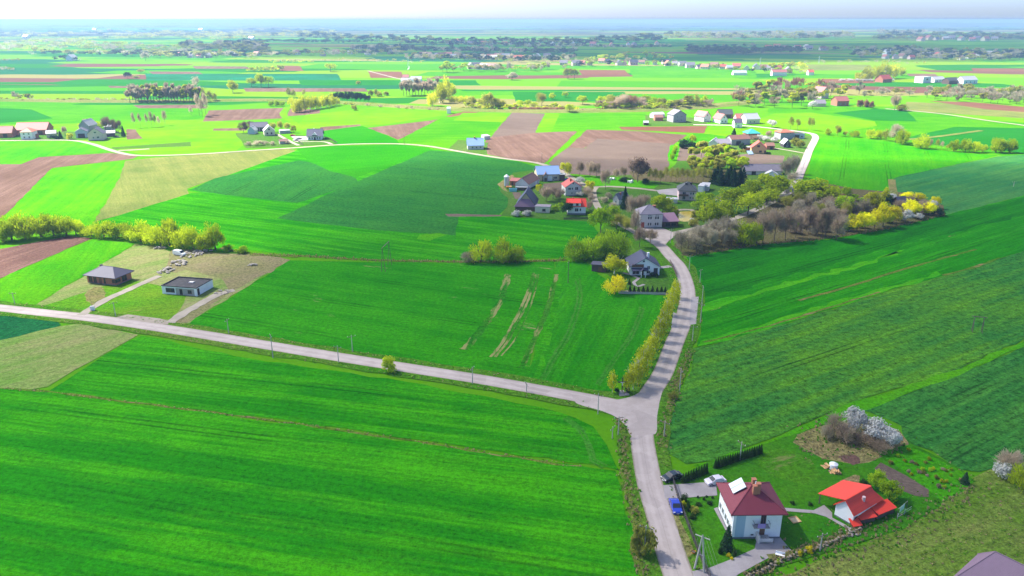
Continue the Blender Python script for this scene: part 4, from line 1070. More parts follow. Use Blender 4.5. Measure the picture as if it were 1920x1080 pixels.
row('bush', 'thuja', 'dark low shrub', 'along the drive at the bottom', [(1406 + i * 8, 1078 - i * 4, 9, 9) for i in range(6)])
row('cone', 'thuja', 'dark little thuja', 'in the row before the white gabled house', [(1181, 547, 12, 8), (1189, 547, 11, 7), (1197, 548, 11, 8), (1206, 548, 12, 9), (1214, 548, 11, 8), (1223, 549, 13, 9), (1232, 549, 11, 8), (1240, 550, 13, 9), (1247, 550, 12, 8)])
row('cone', 'thuja', 'small dark thuja', 'on the lawn of the white gabled house', [(1180, 534, 12, 7)])
row('bush', 'thuja', 'dark shrub', 'beside the front wall of the white gabled house', [(1223, 519, 9, 10), (1231, 521, 9, 6)])
row('cone', 'thuja', 'clipped thuja', 'in the short hedge by the parked dark car', [(1280 + i * 4.9, 906 - i * 2.1, 19, 9.5) for i in range(10)], parts=False)
row('cone', 'thuja', 'clipped thuja', 'in the long hedge below the rapeseed', [(1341 + i * 4.5, 878 - i * 1.45, 18, 9.0) for i in range(20)], parts=False)
row('bush', 'olive', 'young shrub', 'in the weedy orchard patch', [(x, y, h * .9, w, ('birch', 'olive', 'lime', 'bare')[i % 4]) for i, (x, y, h, w) in enumerate(scatter(26, [(1660, 868), (1700, 842), (1790, 884), (1800, 900), (1765, 925)], 7, 8, 21))], parts=False)
row('bush', 'dark', 'round clipped bush', 'beside the wayside cross', [(1157, 737, 10, 9), (1176, 736, 10, 11)])
row('twigbush', 'olive', 'low bush', 'in the ditch right of the crossroads', [(1262, 748, 14, 22)])
# ------------------------------------------------------------------ buildings
def roof_mat(name, col, step=0.35, rough=0.6, var=0.15, metal=False, spec=0.3, dirt=None):
    """roof covering: courses of tiles (or the ribs of sheet metal) as fine relief, uneven weathered colour"""
    s = NT(name)
    P = s.obj()
    X = s.n('SeparateXYZ', {0: P})
    nz = s.noise(P, 0.5, 5.0, 0.7)
    n2 = s.noise(P, 4.0, 3.0, 0.7)
    k = s.math('ADD', 1.0 - var, s.math('ADD', s.math('MULTIPLY', nz, var * 1.3), s.math('MULTIPLY', n2, var * 0.7)))
    cour = s.math('FRACT', s.math('DIVIDE', X.outputs[0] if metal else X.outputs[2], step if metal else step * 0.55))
    edge = s.math('SUBTRACT', 1.0, s.math('MULTIPLY', s.math('LESS_THAN', cour, 0.16), 0.10 if metal else 0.25))
    c = s.mix(1.0, col, s.n('CombineColor', {0: s.math('MULTIPLY', k, edge), 1: s.math('MULTIPLY', k, edge), 2: s.math('MULTIPLY', k, edge)}).outputs[0], 'MULTIPLY')
    if dirt:
        c = s.mix(s.math('MULTIPLY', s.sm(s.noise(P, 0.8, 5.0, 0.7), 0.5, 0.7), 0.4), c, dirt)
    return s.bsdf(c, rough, spec, normal=s.bump(cour, 0.4, 0.04))


M = {
    'white': plain_mat('white_render', (0.82, 0.83, 0.84), 0.85, 0.05, 0.5, dirt=(0.5, 0.48, 0.45), dirt_amt=0.25),
    'bluegrey': plain_mat('blue_grey_render', (0.38, 0.50, 0.60), 0.85, 0.05, 0.5),
    'dirtywhite': plain_mat('old_white_render', (0.62, 0.60, 0.58), 0.9, 0.08, 0.6, dirt=(0.35, 0.32, 0.28), dirt_amt=0.45),
    'pink': plain_mat('pink_render', (0.62, 0.47, 0.47), 0.9, 0.06, 0.6, dirt=(0.4, 0.33, 0.3), dirt_amt=0.3),
    'beige': plain_mat('beige_render', (0.62, 0.50, 0.36), 0.9, 0.08, 0.6, dirt=(0.4, 0.33, 0.25), dirt_amt=0.3),
    'cream': plain_mat('cream_render', (0.68, 0.62, 0.48), 0.9, 0.06, 0.6),
    'orange': plain_mat('orange_render', (0.66, 0.42, 0.20), 0.9, 0.06, 0.6),
    'grey': plain_mat('grey_render', (0.36, 0.36, 0.38), 0.9, 0.1, 0.6, dirt=(0.22, 0.21, 0.2), dirt_amt=0.4),
    'stone': plain_mat('grey_stone', (0.38, 0.35, 0.33), 0.95, 0.2, 1.5, bump=0.4),
    'brick': plain_mat('red_brick', (0.40, 0.16, 0.10), 0.9, 0.2, 2.5, bump=0.3),
    'wood': plain_mat('dark_boards', (0.11, 0.075, 0.06), 0.85, 0.25, 2.0),
    'tanwood': plain_mat('tan_boards', (0.56, 0.40, 0.26), 0.85, 0.15, 2.0),
    'black': plain_mat('black_felt', (0.035, 0.033, 0.038), 0.8, 0.35, 0.5, dirt=(0.14, 0.13, 0.13), dirt_amt=0.5),
    'plinth': plain_mat('plinth', (0.17, 0.18, 0.20), 0.9, 0.1, 1.0),
    'frame': plain_mat('window_frame', (0.72, 0.72, 0.72), 0.5, 0.03),
    'brownframe': plain_mat('brown_frame', (0.16, 0.08, 0.05), 0.6, 0.05),
    'redpaint': plain_mat('red_door_paint', (0.35, 0.07, 0.05), 0.6, 0.1),
    'rail': plain_mat('dark_rail', (0.06, 0.05, 0.055), 0.6, 0.1),
    'concrete': plain_mat('concrete', (0.40, 0.38, 0.37), 0.9, 0.12, 1.0),
    'towel': plain_mat('purple_towel', (0.36, 0.25, 0.55), 0.9, 0.15, 1.0),
    'galv': plain_mat('galvanised', (0.50, 0.55, 0.58), 0.4, 0.08, 1.0, metal=0.5),
    'r_maroon': roof_mat('maroon_tiles', (0.20, 0.035, 0.055)),
    'r_red': roof_mat('bright_red_sheet', (0.74, 0.055, 0.03), 0.5, 0.5, 0.06, True),
    'r_redtile': roof_mat('red_tiles', (0.45, 0.09, 0.07)),
    'r_pink': roof_mat('faded_red_tiles', (0.36, 0.125, 0.115)),
    'r_orange': roof_mat('orange_tiles', (0.46, 0.14, 0.085)),
    'r_slate': roof_mat('slate_tiles', (0.085, 0.08, 0.125)),
    'r_navy': roof_mat('navy_tiles', (0.045, 0.05, 0.10)),
    'r_dark': roof_mat('dark_tiles', (0.07, 0.08, 0.085)),
    'r_grey': roof_mat('grey_sheets', (0.22, 0.20, 0.245), 1.0, 0.8, 0.22, False, 0.2, (0.30, 0.28, 0.27)),
    'r_purple': roof_mat('purple_sheet', (0.24, 0.14, 0.20), 0.5, 0.6, 0.1, True),
    'r_purple2': roof_mat('violet_shingles', (0.21, 0.14, 0.20), 0.3, 0.8, 0.2),
    'r_blue': roof_mat('blue_sheet', (0.22, 0.34, 0.58), 0.6, 0.4, 0.1, True),
    'r_teal': roof_mat('teal_sheet', (0.05, 0.36, 0.34), 0.5, 0.5, 0.1, True),
    'r_white': roof_mat('pale_sheet', (0.42, 0.43, 0.46), 0.6, 0.4, 0.1, True),
    'r_brown': roof_mat('brown_tiles', (0.22, 0.11, 0.09)),
}
_g = NT('window_glass')
GLASS = _g.bsdf((0.03, 0.035, 0.05), 0.08, 0.5)
SOLAR = NT('collector_glass').bsdf((0.62, 0.70, 0.74), 0.25, 0.5)


class MB:
    def __init__(s):
        s.v, s.f = [], []

    def box(s, x0, x1, y0, y1, z0, z1):
        i = len(s.v)
        s.v += [Vector(p) for p in ((x0, y0, z0), (x1, y0, z0), (x1, y1, z0), (x0, y1, z0), (x0, y0, z1), (x1, y0, z1), (x1, y1, z1), (x0, y1, z1))]
        s.f += [tuple(i + q for q in f) for f in ((3, 2, 1, 0), (4, 5, 6, 7), (0, 1, 5, 4), (1, 2, 6, 5), (2, 3, 7, 6), (3, 0, 4, 7))]
        return s

    def poly(s, pts):
        i = len(s.v)
        s.v += [Vector(p) for p in pts]
        s.f.append(tuple(range(i, i + len(pts))))
        return s

    def slab(s, pts, th):
        """a flat panel of thickness TH under the given outline"""
        i, n = len(s.v), len(pts)
        P_ = [Vector(p) for p in pts]
        nn = (P_[1] - P_[0]).cross(P_[2] - P_[0]).normalized()
        if nn.z < 0: nn = -nn
        s.v += P_ + [p - nn * th for p in P_]
        s.f.append(tuple(range(i, i + n)))
        s.f.append(tuple(range(i + 2 * n - 1, i + n - 1, -1)))
        for k in range(n):
            s.f.append((i + k, i + n + k, i + n + (k + 1) % n, i + (k + 1) % n))
        return s

    def bar(s, a, b, ra, rb=None, n=6):
        tube(s.v, s.f, Vector(a), Vector(b), ra, ra if rb is None else rb, n)
        return s

    def cap(s, c, r, n=6):
        return s.poly([(c[0] + cos(2 * pi * k / n) * r, c[1] + sin(2 * pi * k / n) * r, c[2]) for k in range(n)])

    def build(s, name, m, parent=None, smooth=False):
        me = bpy.data.meshes.new(name)
        me.from_pydata([tuple(p) for p in s.v], [], s.f)
        bm = bmesh.new(); bm.from_mesh(me)
        bmesh.ops.recalc_face_normals(bm, faces=bm.faces[:])
        bm.to_mesh(me); bm.free()
        if smooth:
            me.polygons.foreach_set('use_smooth', [True] * len(me.polygons))
        return link(name, me, m, parent)


_WIN = {}


def window(parent, W, D, face, u, z, w, h, frame='frame', name='window'):
    """frame with a pane set back in it, let into one of the four walls; U runs left to right as seen from outside"""
    key = (round(w, 1), round(h, 1), frame)
    if key not in _WIN:
        mb = MB()
        t = 0.09
        mb.box(-w / 2, w / 2, -0.06, 0.03, 0, t).box(-w / 2, w / 2, -0.06, 0.03, h - t, h)
        mb.box(-w / 2, -w / 2 + t, -0.06, 0.03, t, h - t).box(w / 2 - t, w / 2, -0.06, 0.03, t, h - t)
        if w > 0.9: mb.box(-t / 2, t / 2, -0.05, 0.03, t, h - t)
        mb.box(-w / 2 - 0.08, w / 2 + 0.08, -0.14, 0.02, -0.07, -0.002)
        f = mb.build('window', M[frame])
        pm = MB().box(-w / 2 + t, w / 2 - t, -0.025, 0.02, t, h - t).build('pane', GLASS)
        _WIN[key] = (f.data, pm.data)
        bpy.data.objects.remove(f); bpy.data.objects.remove(pm)
    fd, pd = _WIN[key]
    o = link(name, fd, parent=parent)
    p = link('pane', pd, parent=o)
    if face == 'f': o.location, a = (-W / 2 + u, -D / 2, z), 0
    elif face == 'r': o.location, a = (W / 2, -D / 2 + u, z), pi / 2
    elif face == 'b': o.location, a = (W / 2 - u, D / 2, z), pi
    else: o.location, a = (-W / 2, D / 2 - u, z), -pi / 2
    o.rotation_euler = (0, 0, a)
    return o


def hlen(a, b):
    return (G(*a) - G(*b)).length


def house(pl, pr, depth, eave, roof, rise, wall_m, roof_m, label, cat='house', name='house', over=0.45, wins=(), plinth=0.3, chim=(), door=(), group=None, frame='frame', gable_m=None, hipin=None, th=0.14):
    """PL, PR: surveyed ground corners of the wall that faces the camera; the house runs DEPTH metres back from it.
    roof: gx (ridge along that wall), gy (gable over it), hip, flat, shed (falls to the front), shedb (falls to the back)."""
    a, b = G(*pl), G(*pr)
    d = b - a
    W = d.length
    d.normalize()
    nn = Vector((-d.y, d.x, 0))
    c = (a + b) / 2 + nn * depth / 2
    root = empty(name, c, atan2(d.y, d.x), label, cat, group)
    D = depth
    x0, x1, y0, y1 = -W / 2, W / 2, -D / 2, D / 2
    w = MB()
    lift = {'shed': (0, rise), 'shedb': (rise, 0)}.get(roof, (0, 0))
    zf, zb = eave + lift[0], eave + lift[1]
    wp = plinth + 0.003 if plinth else 0
    w.poly([(x0, y0, wp), (x1, y0, wp), (x1, y0, zf), (x0, y0, zf)])
    w.poly([(x1, y1, wp), (x0, y1, wp), (x0, y1, zb), (x1, y1, zb)])
    if roof == 'gx':
        w.poly([(x1, y0, wp), (x1, y1, wp), (x1, y1, eave), (x1, 0, eave + rise), (x1, y0, eave)])
        w.poly([(x0, y1, wp), (x0, y0, wp), (x0, y0, eave), (x0, 0, eave + rise), (x0, y1, eave)])
    else:
        w.poly([(x1, y0, wp), (x1, y1, wp), (x1, y1, zb), (x1, y0, zf)])
        w.poly([(x0, y1, wp), (x0, y0, wp), (x0, y0, zf), (x0, y1, zb)])
    if roof == 'gy':
        g_ = MB() if gable_m else w
        for yy in (y0, y1):
            g_.poly([(x0, yy, eave), (x1, yy, eave), (0, yy, eave + rise)])
        if gable_m: g_.build('gable', M[gable_m], root)
    w.build('wall', M[wall_m], root)
    if plinth:
        MB().box(x0 - 0.04, x1 + 0.04, y0 - 0.04, y1 + 0.04, -0.3, plinth).build('plinth', M['plinth'], root)
    o = over
    r = MB()
    if roof == 'gx':
        k = rise / (D / 2)
        zt, ze = eave + rise + th, eave - o * k + th
        r.slab([(x0 - o, y0 - o, ze), (x1 + o, y0 - o, ze), (x1 + o, 0, zt), (x0 - o, 0, zt)], th)
        r.slab([(x1 + o, y1 + o, ze), (x0 - o, y1 + o, ze), (x0 - o, 0.002, zt), (x1 + o, 0.002, zt)], th)
        r.box(x0 - o, x1 + o, -0.12, 0.12, zt - 0.04, zt + 0.07)
    elif roof == 'gy':
        k = rise / (W / 2)
        zt, ze = eave + rise + th, eave - o * k + th
        r.slab([(x0 - o, y0 - o, ze), (0, y0 - o, zt), (0, y1 + o, zt), (x0 - o, y1 + o, ze)], th)
        r.slab([(0.002, y0 - o, zt), (x1 + o, y0 - o, ze), (x1 + o, y1 + o, ze), (0.002, y1 + o, zt)], th)
        r.box(-0.12, 0.12, y0 - o, y1 + o, zt - 0.04, zt + 0.07)
    elif roof == 'hip':
        ze, zt = eave + 0.02, eave + rise
        X0, X1, Y0, Y1 = x0 - o, x1 + o, y0 - o, y1 + o
        if W >= D:
            h = (Y1 - Y0) / 2 if hipin is None else hipin
            h = min(h, (X1 - X0) / 2 - 0.02)
            ra, rb = (X0 + h, 0, zt), (X1 - h, 0, zt)
            r.poly([(X0, Y0, ze), (X1, Y0, ze), rb, ra]).poly([(X1, Y1, ze), (X0, Y1, ze), ra, rb]).poly([(X1, Y0, ze), (X1, Y1, ze), rb]).poly([(X0, Y1, ze), (X0, Y0, ze), ra])
        else:
            h = (X1 - X0) / 2 if hipin is None else hipin
            h = min(h, (Y1 - Y0) / 2 - 0.02)
            ra, rb = (0, Y0 + h, zt), (0, Y1 - h, zt)
            r.poly([(X0, Y0, ze), (X1, Y0, ze), ra]).poly([(X1, Y1, ze), (X0, Y1, ze), rb]).poly([(X1, Y0, ze), (X1, Y1, ze), rb, ra]).poly([(X0, Y1, ze), (X0, Y0, ze), ra, rb])
        r.box(X0, X1, Y0, Y1, ze - 0.2, ze - 0.004)
        for (p, q) in (((X0, Y0, ze), ra), ((X1, Y1, ze), rb), ((X1, Y0, ze), rb if W >= D else ra), ((X0, Y1, ze), ra if W >= D else rb), (ra, rb)):
            r.bar(p, q, 0.09, n=4)
    elif roof == 'flat':
        r.box(x0 + 0.25, x1 - 0.25, y0 + 0.25, y1 - 0.25, eave - 0.3, eave - 0.05)
    elif roof in ('shed', 'shedb'):
        k = (zb - zf) / D
        r.slab([(x0 - o, y0 - o, zf - o * k + th), (x1 + o, y0 - o, zf - o * k + th), (x1 + o, y1 + o, zb + o * k + th), (x0 - o, y1 + o, zb + o * k + th)], th)
    ro = r.build('roof', M[roof_m], root)
    for (cx, cy, cw, ch, cm) in chim:
        zc = eave + rise * (1 - abs(cy) / (D / 2) if roof == 'gx' else 1 - abs(cx) / (W / 2) if roof == 'gy' else 0.55)
        c_ = MB().box(cx - cw / 2, cx + cw / 2, cy - cw / 2, cy + cw / 2, zc - 0.5, zc + ch).box(cx - cw / 2 - 0.06, cx + cw / 2 + 0.06, cy - cw / 2 - 0.06, cy + cw / 2 + 0.06, zc + ch, zc + ch + 0.1)
        c_.build('chimney', M[cm], ro)
    for (face, u, z, ww, hh) in wins:
        L = W if face in 'fb' else D
        window(root, W, D, face, u * L, z, ww, hh, frame)
    for (face, u, ww, hh, m) in door:
        L = W if face in 'fb' else D
        z = 0.12
        dd = MB().box(-ww / 2, ww / 2, -0.07, 0.03, 0, hh).box(-ww / 2 - 0.08, ww / 2 + 0.08, -0.05, 0.03, hh + .002, hh + 0.08).build('door', M[m], root)
        h_ = MB().box(ww / 2 - 0.2, ww / 2 - 0.08, -0.12, -0.072, 1.0, 1.06).build('handle', M['rail'], dd)
        if face == 'f': dd.location, dd.rotation_euler = (-W / 2 + u * L, -D / 2, z), (0, 0, 0)
        elif face == 'r': dd.location, dd.rotation_euler = (W / 2, -D / 2 + u * L, z), (0, 0, pi / 2)
        elif face == 'l': dd.location, dd.rotation_euler = (-W / 2, D / 2 - u * L, z), (0, 0, -pi / 2)
    return root, W, D


def H(px, py, top):
    return height_at(px, py, top)


# --- 1 the maroon roofed house
e1 = H(1371, 1011, 961)
d1 = hlen((1371, 1011), (1341, 957))
LW = [('l', u, z, 1.15, 1.35) for z in (1.15, e1 / 2 + 1.0) for u in (0.12, 0.32, 0.52, 0.7, 0.88)]
h1, W1_, D1_ = house((1371, 1011), (1461, 1010), d1, e1, 'hip', 3.0, 'white', 'r_maroon', 'white two storey house with a maroon hipped roof and solar panels', over=0.75, plinth=0.45,
                     wins=LW, door=[('f', 0.62, 0.95, 2.3, 'brownframe')], hipin=W1_ if False else None)
x0 = -W1_ / 2
MB().box(x0 + 0.06 * W1_, x0 + 0.25 * W1_, -D1_ / 2 - 0.03, -D1_ / 2 + 0.02, 0.46, e1 - 0.25).build('facade_panel', M['bluegrey'], h1)['label'] = 'blue grey stair tower stripe'
bx = x0 + 0.40 * W1_
zb = e1 / 2 + 0.15
bal = MB().box(bx, bx + 2.9, -D1_ / 2 - 1.15, -D1_ / 2 - 0.003, zb, zb + 0.14).build('balcony', M['concrete'], h1)
rl = MB()
for k in range(12):
    xx = bx + 0.05 + k * 2.8 / 11
    rl.bar((xx, -D1_ / 2 - 1.1, zb + 0.14), (xx, -D1_ / 2 - 1.1, zb + 1.0), 0.02, n=4)
rl.box(bx, bx + 2.9, -D1_ / 2 - 1.13, -D1_ / 2 - 1.07, zb + 1.0, zb + 1.06)
for xx in (bx, bx + 2.84): rl.box(xx, xx + 0.06, -D1_ / 2 - 1.06, -D1_ / 2 - 0.004, zb + 1.0, zb + 1.06)
rl.build('railing', M['rail'], bal)
MB().box(bx + 0.6, bx + 2.0, -D1_ / 2 - 1.2, -D1_ / 2 - 1.14, zb + 0.2, zb + 1.1).build('towel', M['towel'], bal)
window(h1, W1_, D1_, 'f', 0.62 * W1_, zb + 0.15, 0.95, 2.1, 'brownframe', 'balcony_door')
window(h1, W1_, D1_, 'f', 0.42 * W1_, 0.7, 0.7, 0.5)
st = MB()
for k in range(5):
    st.box(x0 + 0.53 * W1_ + k * 0.5, x0 + 0.53 * W1_ + k * 0.5 + 0.5 if k else x0 + 0.53 * W1_ + 1.9, -D1_ / 2 - 1.5, -D1_ / 2 - 0.05, -0.2, 0.95 - k * 0.19 + 0.001 * k)
st.build('front_steps', M['concrete'], h1)
MB().box(x0 + 0.5 * W1_, x0 + 0.53 * W1_, -D1_ / 2 - 1.6, -D1_ / 2 - 0.05, 0, 1.7).box(x0 + 0.53 * W1_, x0 + 0.53 * W1_ + 2.4, -D1_ / 2 - 1.62, -D1_ / 2 - 1.52, 0.6, 1.25).build('porch_wall', M['dirtywhite'], h1)
# roof furniture
rof = [c for c in h1.children if c.name.startswith('roof')][0]
sl = 3.0 / (W1_ / 2 + 0.75)
for k in range(2):
    ya = D1_ / 2 * (-0.10 + 0.36 * k)
    q = []
    for (fx, fy) in ((0.30, 0), (0.74, 0), (0.74, 1), (0.30, 1)):
        xx = -W1_ / 2 - 0.75 + fx * (W1_ / 2 + 0.75)
        q.append((xx, ya + fy * D1_ / 2 * 0.335, e1 + (xx + W1_ / 2 + 0.75) * sl + 0.35 + 0.3 * fx))
    MB().slab(q, 0.1).build('solar_panel', SOLAR, rof)
fr = MB()
for yy in (-0.1, 0.24, 0.6):
    xx = -W1_ / 2 - 0.75 + 0.72 * (W1_ / 2 + 0.75)
    fr.bar((xx, D1_ / 2 * yy, e1 + 0.7 * 3.0), (xx, D1_ / 2 * yy, e1 + 0.72 * 3.0 + 0.5), 0.04, n=4)
fr.build('panel_mount', M['rail'], rof)
for (cx, cy, ch, m_) in ((0.25, 0.3, 0.9, 'brick'), (0.55, -1.4, 1.1, 'brick'), (-0.1, -1.5, 0.7, 'brick')):
    MB().box(cx - 0.35, cx + 0.35, cy - 0.35, cy + 0.35, e1 + 2.0, e1 + 3.0 + ch).box(cx - 0.42, cx + 0.42, cy - 0.42, cy + 0.42, e1 + 3.0 + ch, e1 + 3.1 + ch).build('chimney', M[m_], rof)
MB().bar((0.15, -1.0, e1 + 2.6), (0.15, -1.0, e1 + 4.3), 0.13, n=8).build('flue', M['white'], rof)

# --- 2 red roofed shed with open carport
W2p = hlen((1565, 968), (1597, 986))
d2 = hlen((1597, 986), (1649, 965))
s2, W2_, D2_ = house((1564, 967), (1597, 986), d2, 2.7, 'gy', 1.9, 'white', 'r_red', 'white shed with a bright red gabled roof and open carport', 'shed', 'shed', over=0.35, plinth=0.35,
                     wins=[('r', 0.3, 1.0, 0.8, 0.6), ('r', 0.6, 1.2, 0.5, 0.6), ('r', 0.12, 1.2, 1.0, 0.5)], frame='brownframe')
cp = MB().slab([(-W2_ / 2 - 4.2, -D2_ / 2 + 0.3, 2.55), (-0.1, -D2_ / 2 - 0.4, 4.82), (-0.1, D2_ / 2 + 0.4, 4.82), (-W2_ / 2 - 4.2, D2_ / 2 + 0.9, 2.55)], 0.12).build('carport_roof', M['r_red'], s2)
for (xx, yy) in ((-4.0, -0.38), (-4.0, 0.45), (-4.0, 0.03)):
    MB().box(-W2_ / 2 + xx - 0.08, -W2_ / 2 + xx + 0.08, yy * D2_ - 0.08, yy * D2_ + 0.08, 0, 2.4).build('post', M['wood'], s2)
rf2 = [c for c in s2.children if c.name.startswith('roof')][0]
pts_ = []
cm = MB()
cm.bar((W2_ / 4 + .1, 0.3, 3.4), (W2_ / 4 + .1, 0.3, 4.4), 0.32, n=12).cap((W2_ / 4 + .1, 0.3, 4.4), 0.32, 12)
cm.build('roof_vent', M['pink'], rf2)
MB().slab([(0, D2_ / 2 + 0.36, 4.3), (W2_ / 2 + 0.3, D2_ / 2 + 0.36, 2.5), (W2_ / 2 + 0.3, D2_ / 2 + 2.0, 2.3), (0.2, D2_ / 2 + 1.4, 2.9)], 0.12).build('lean_to_roof', M['r_red'], s2)
MB().box(0.3, W2_ / 2, D2_ / 2 + 0.05, D2_ / 2 + 2.0, 0, 1.85).build('lean_to', M['wood'], s2)
for i, (pa, pb, dd, hh, lb) in enumerate((((1600, 992), (1613, 990), 1.2, 0.7, 'red roofed kennel nearest the gable of the red shed'), ((1613, 984), (1640, 978), 1.6, 1.2, 'long red roofed rabbit hutch along the red shed'), ((1645, 975), (1676, 962), 1.8, 1.3, 'red roofed hutch at the far end of the red shed'))):
    house(pa, pb, dd, hh, 'shed', 0.45, 'wood', 'r_red', lb, 'hutch', 'hutch', over=0.25, plinth=0, wins=())

# --- 3 violet roof in the bottom right corner
zt, ez, hp, L1, L2 = 9.2, 3.4, 3.9, 11.6, 18.0
A_ = G(1866, 1034, zt)
rdir = (G(1922, 1061, zt) - A_).normalized()
cen = A_ + rdir * (L2 / 2 - hp)
c3 = empty('house', (cen.x, cen.y, 0), atan2(rdir.y, rdir.x) - pi / 2, 'house with a violet hipped roof cut by the bottom right corner', 'house')
MB().box(-L1 / 2 + 0.6, L1 / 2 - 0.6, -L2 / 2 + 0.6, L2 / 2 - 0.6, 0, ez - 0.25).build('wall', M['white'], c3)
rr_ = MB()
ra, rb = (0, -L2 / 2 + hp, zt), (0, L2 / 2 - hp, zt)
X0, X1, Y0, Y1 = -L1 / 2, L1 / 2, -L2 / 2, L2 / 2
rr_.poly([(X0, Y0, ez), (X1, Y0, ez), ra]).poly([(X1, Y1, ez), (X0, Y1, ez), rb]).poly([(X1, Y0, ez), (X1, Y1, ez), rb, ra]).poly([(X0, Y1, ez), (X0, Y0, ez), ra, rb]).box(X0, X1, Y0, Y1, ez - 0.2, ez - 0.004)
for p, q in (((X0, Y0, ez), ra), ((X1, Y0, ez), ra), ((X1, Y1, ez), rb), ((X0, Y1, ez), rb), (ra, rb)): rr_.bar(p, q, 0.1, n=4)
rr_.build('roof', M['r_purple2'], c3)

# --- 4, 5 the two new bungalows
d4 = hlen((218, 536), (251, 524))
house((165, 530), (218, 536), d4, 3.1, 'hip', 2.6, 'brick', 'r_slate', 'unfinished red brick bungalow with a dark slate hipped roof', over=0.9, plinth=0.3, frame='brownframe',
      wins=[('f', 0.12, 0.4, 1.6, 2.3), ('f', 0.28, 0.4, 1.4, 2.3), ('f', 0.62, 0.5, 0.9, 2.0), ('f', 0.93, 1.0, 1.2, 1.3), ('r', 0.14, 1.0, 2.6, 1.3), ('r', 0.55, 0.6, 2.4, 2.0)], door=[('f', 0.47, 1.2, 2.3, 'brownframe')],
      chim=[(-3.2, 0.4, 0.7, 1.3, 'rail')])
d5 = hlen((370, 556), (411, 540))
e5 = H(370, 556, 541)
h5, W5, D5 = house((305, 551), (370, 556), d5, e5, 'flat', 0, 'white', 'black', 'unfinished white bungalow with a flat black roof', over=0, plinth=0, frame='brownframe',
                   wins=[('f', 0.24, 0.9, 3.4, 1.5), ('r', 0.1, 0.3, 1.2, 2.3)])
pp_ = MB()
for (xa, xb, ya, yb) in ((-W5 / 2 - .12, W5 / 2 + .12, -D5 / 2 - .12, -D5 / 2 + .25), (-W5 / 2 - .12, W5 / 2 + .12, D5 / 2 - .25, D5 / 2 + .12), (-W5 / 2 - .12, -W5 / 2 + .25, -D5 / 2 + .252, D5 / 2 - .252), (W5 / 2 - .25, W5 / 2 + .12, -D5 / 2 + .252, D5 / 2 - .252)):
    pp_.box(xa, xb, ya, yb, e5 + .003, e5 + 0.28)
pp_.build('parapet', M['black'], h5)
MB().box(-W5 / 2 + 0.40 * W5, -W5 / 2 + 0.93 * W5, -D5 / 2 - 0.02, -D5 / 2 + 0.02, 0.1, 2.6).build('recess_shade', M['stone'], h5)['label'] = 'flat grey panel coloured like the shaded recessed entrance'  # flat panel, its grey stands in for shade in the set-back entrance
window(h5, W5, D5, 'f', 0.55 * W5, 0.3, 1.1, 2.0, 'brownframe')
window(h5, W5, D5, 'f', 0.80 * W5, 0.9, 1.5, 1.2, 'brownframe')
MB().box(0.5, 2.2, 0, 1.2, e5 - .05, e5 + 0.25).build('skylight', M['dirtywhite'], h5)

# --- 6, 7 white gabled house and its shed
e6 = H(1236, 517, 500)
h6, W6, D6 = house((1181, 517), (1236, 517), 10.5, e6, 'gy', H(1207, 517, 484) - e6, 'white', 'r_navy', 'white house with a tall front gable and dark blue roof', over=0.5, plinth=0.3,
                   wins=[('f', 0.45, e6 + 1.7, 0.9, 0.8), ('f', 0.62, e6 - 1.0, 1.1, 1.3), ('f', 0.62, 0.9, 1.3, 1.1), ('f', 0.2, 0.5, 2.6, 1.7), ('l', 0.3, 1.0, 1.2, 1.3), ('l', 0.7, 1.0, 1.2, 1.3)], chim=[(1.6, -1.2, 0.8, 1.8, 'white')])
MB().slab([(-W6 / 2 + 0.3, -D6 / 2 - 2.0, 2.5), (W6 / 2 - 4.4, -D6 / 2 - 2.0, 2.5), (W6 / 2 - 4.4, -D6 / 2 - 0.05, 3.2), (-W6 / 2 + 0.3, -D6 / 2 - 0.05, 3.2)], 0.12).build('veranda_roof', M['r_navy'], h6)
MB().box(-W6 / 2 + 0.6, W6 / 2 - 6.0, -D6 / 2 - 0.25, -D6 / 2 - 0.08, 3.4, 4.5).build('balcony_front', M['brownframe'], h6)
pg = MB().slab([(-1.9, -D6 / 2 - 2.7, 2.5), (-0.9, -D6 / 2 - 2.7, 3.5), (-0.9, -D6 / 2 - .06, 3.5), (-1.9, -D6 / 2 - .06, 2.5)], 0.1).slab([(-0.898, -D6 / 2 - 2.7, 3.5), (0.1, -D6 / 2 - 2.7, 2.5), (0.1, -D6 / 2 - .06, 2.5), (-0.898, -D6 / 2 - .06, 3.5)], 0.1).build('porch_roof', M['r_navy'], h6)
MB().box(-1.8, -1.55, -D6 / 2 - 2.6, -D6 / 2 - 2.35, 0, 2.45).box(-0.25, 0, -D6 / 2 - 2.6, -D6 / 2 - 2.35, 0, 2.45).build('porch_pillar', M['white'], h6)
window(h6, W6, D6, 'f', W6 / 2 - 0.9, 0.2, 1.0, 2.1, 'brownframe', 'front_door')
MB().box(W6 / 2 - 2.2, W6 / 2 - 0.7, -D6 / 2 - 0.05, -D6 / 2 + 0.02, 0.31, 3.0).bar((W6 / 2 - 1.45, -D6 / 2 - 0.05, 3.0), (W6 / 2 - 1.45, -D6 / 2 + 0.02, 3.0), 0.75, n=16).cap((0, 0, -9), 0.01, 3).build('arched_porch', M['rail'], h6)
house((1109, 509), (1136, 511), 5.5, 2.3, 'shedb', 0.5, 'wood', 'r_slate', 'wooden garden shed with a purplish flat roof', 'shed', 'shed', over=0.4, plinth=0, door=[('f', 0.6, 1.4, 1.9, 'brownframe')])

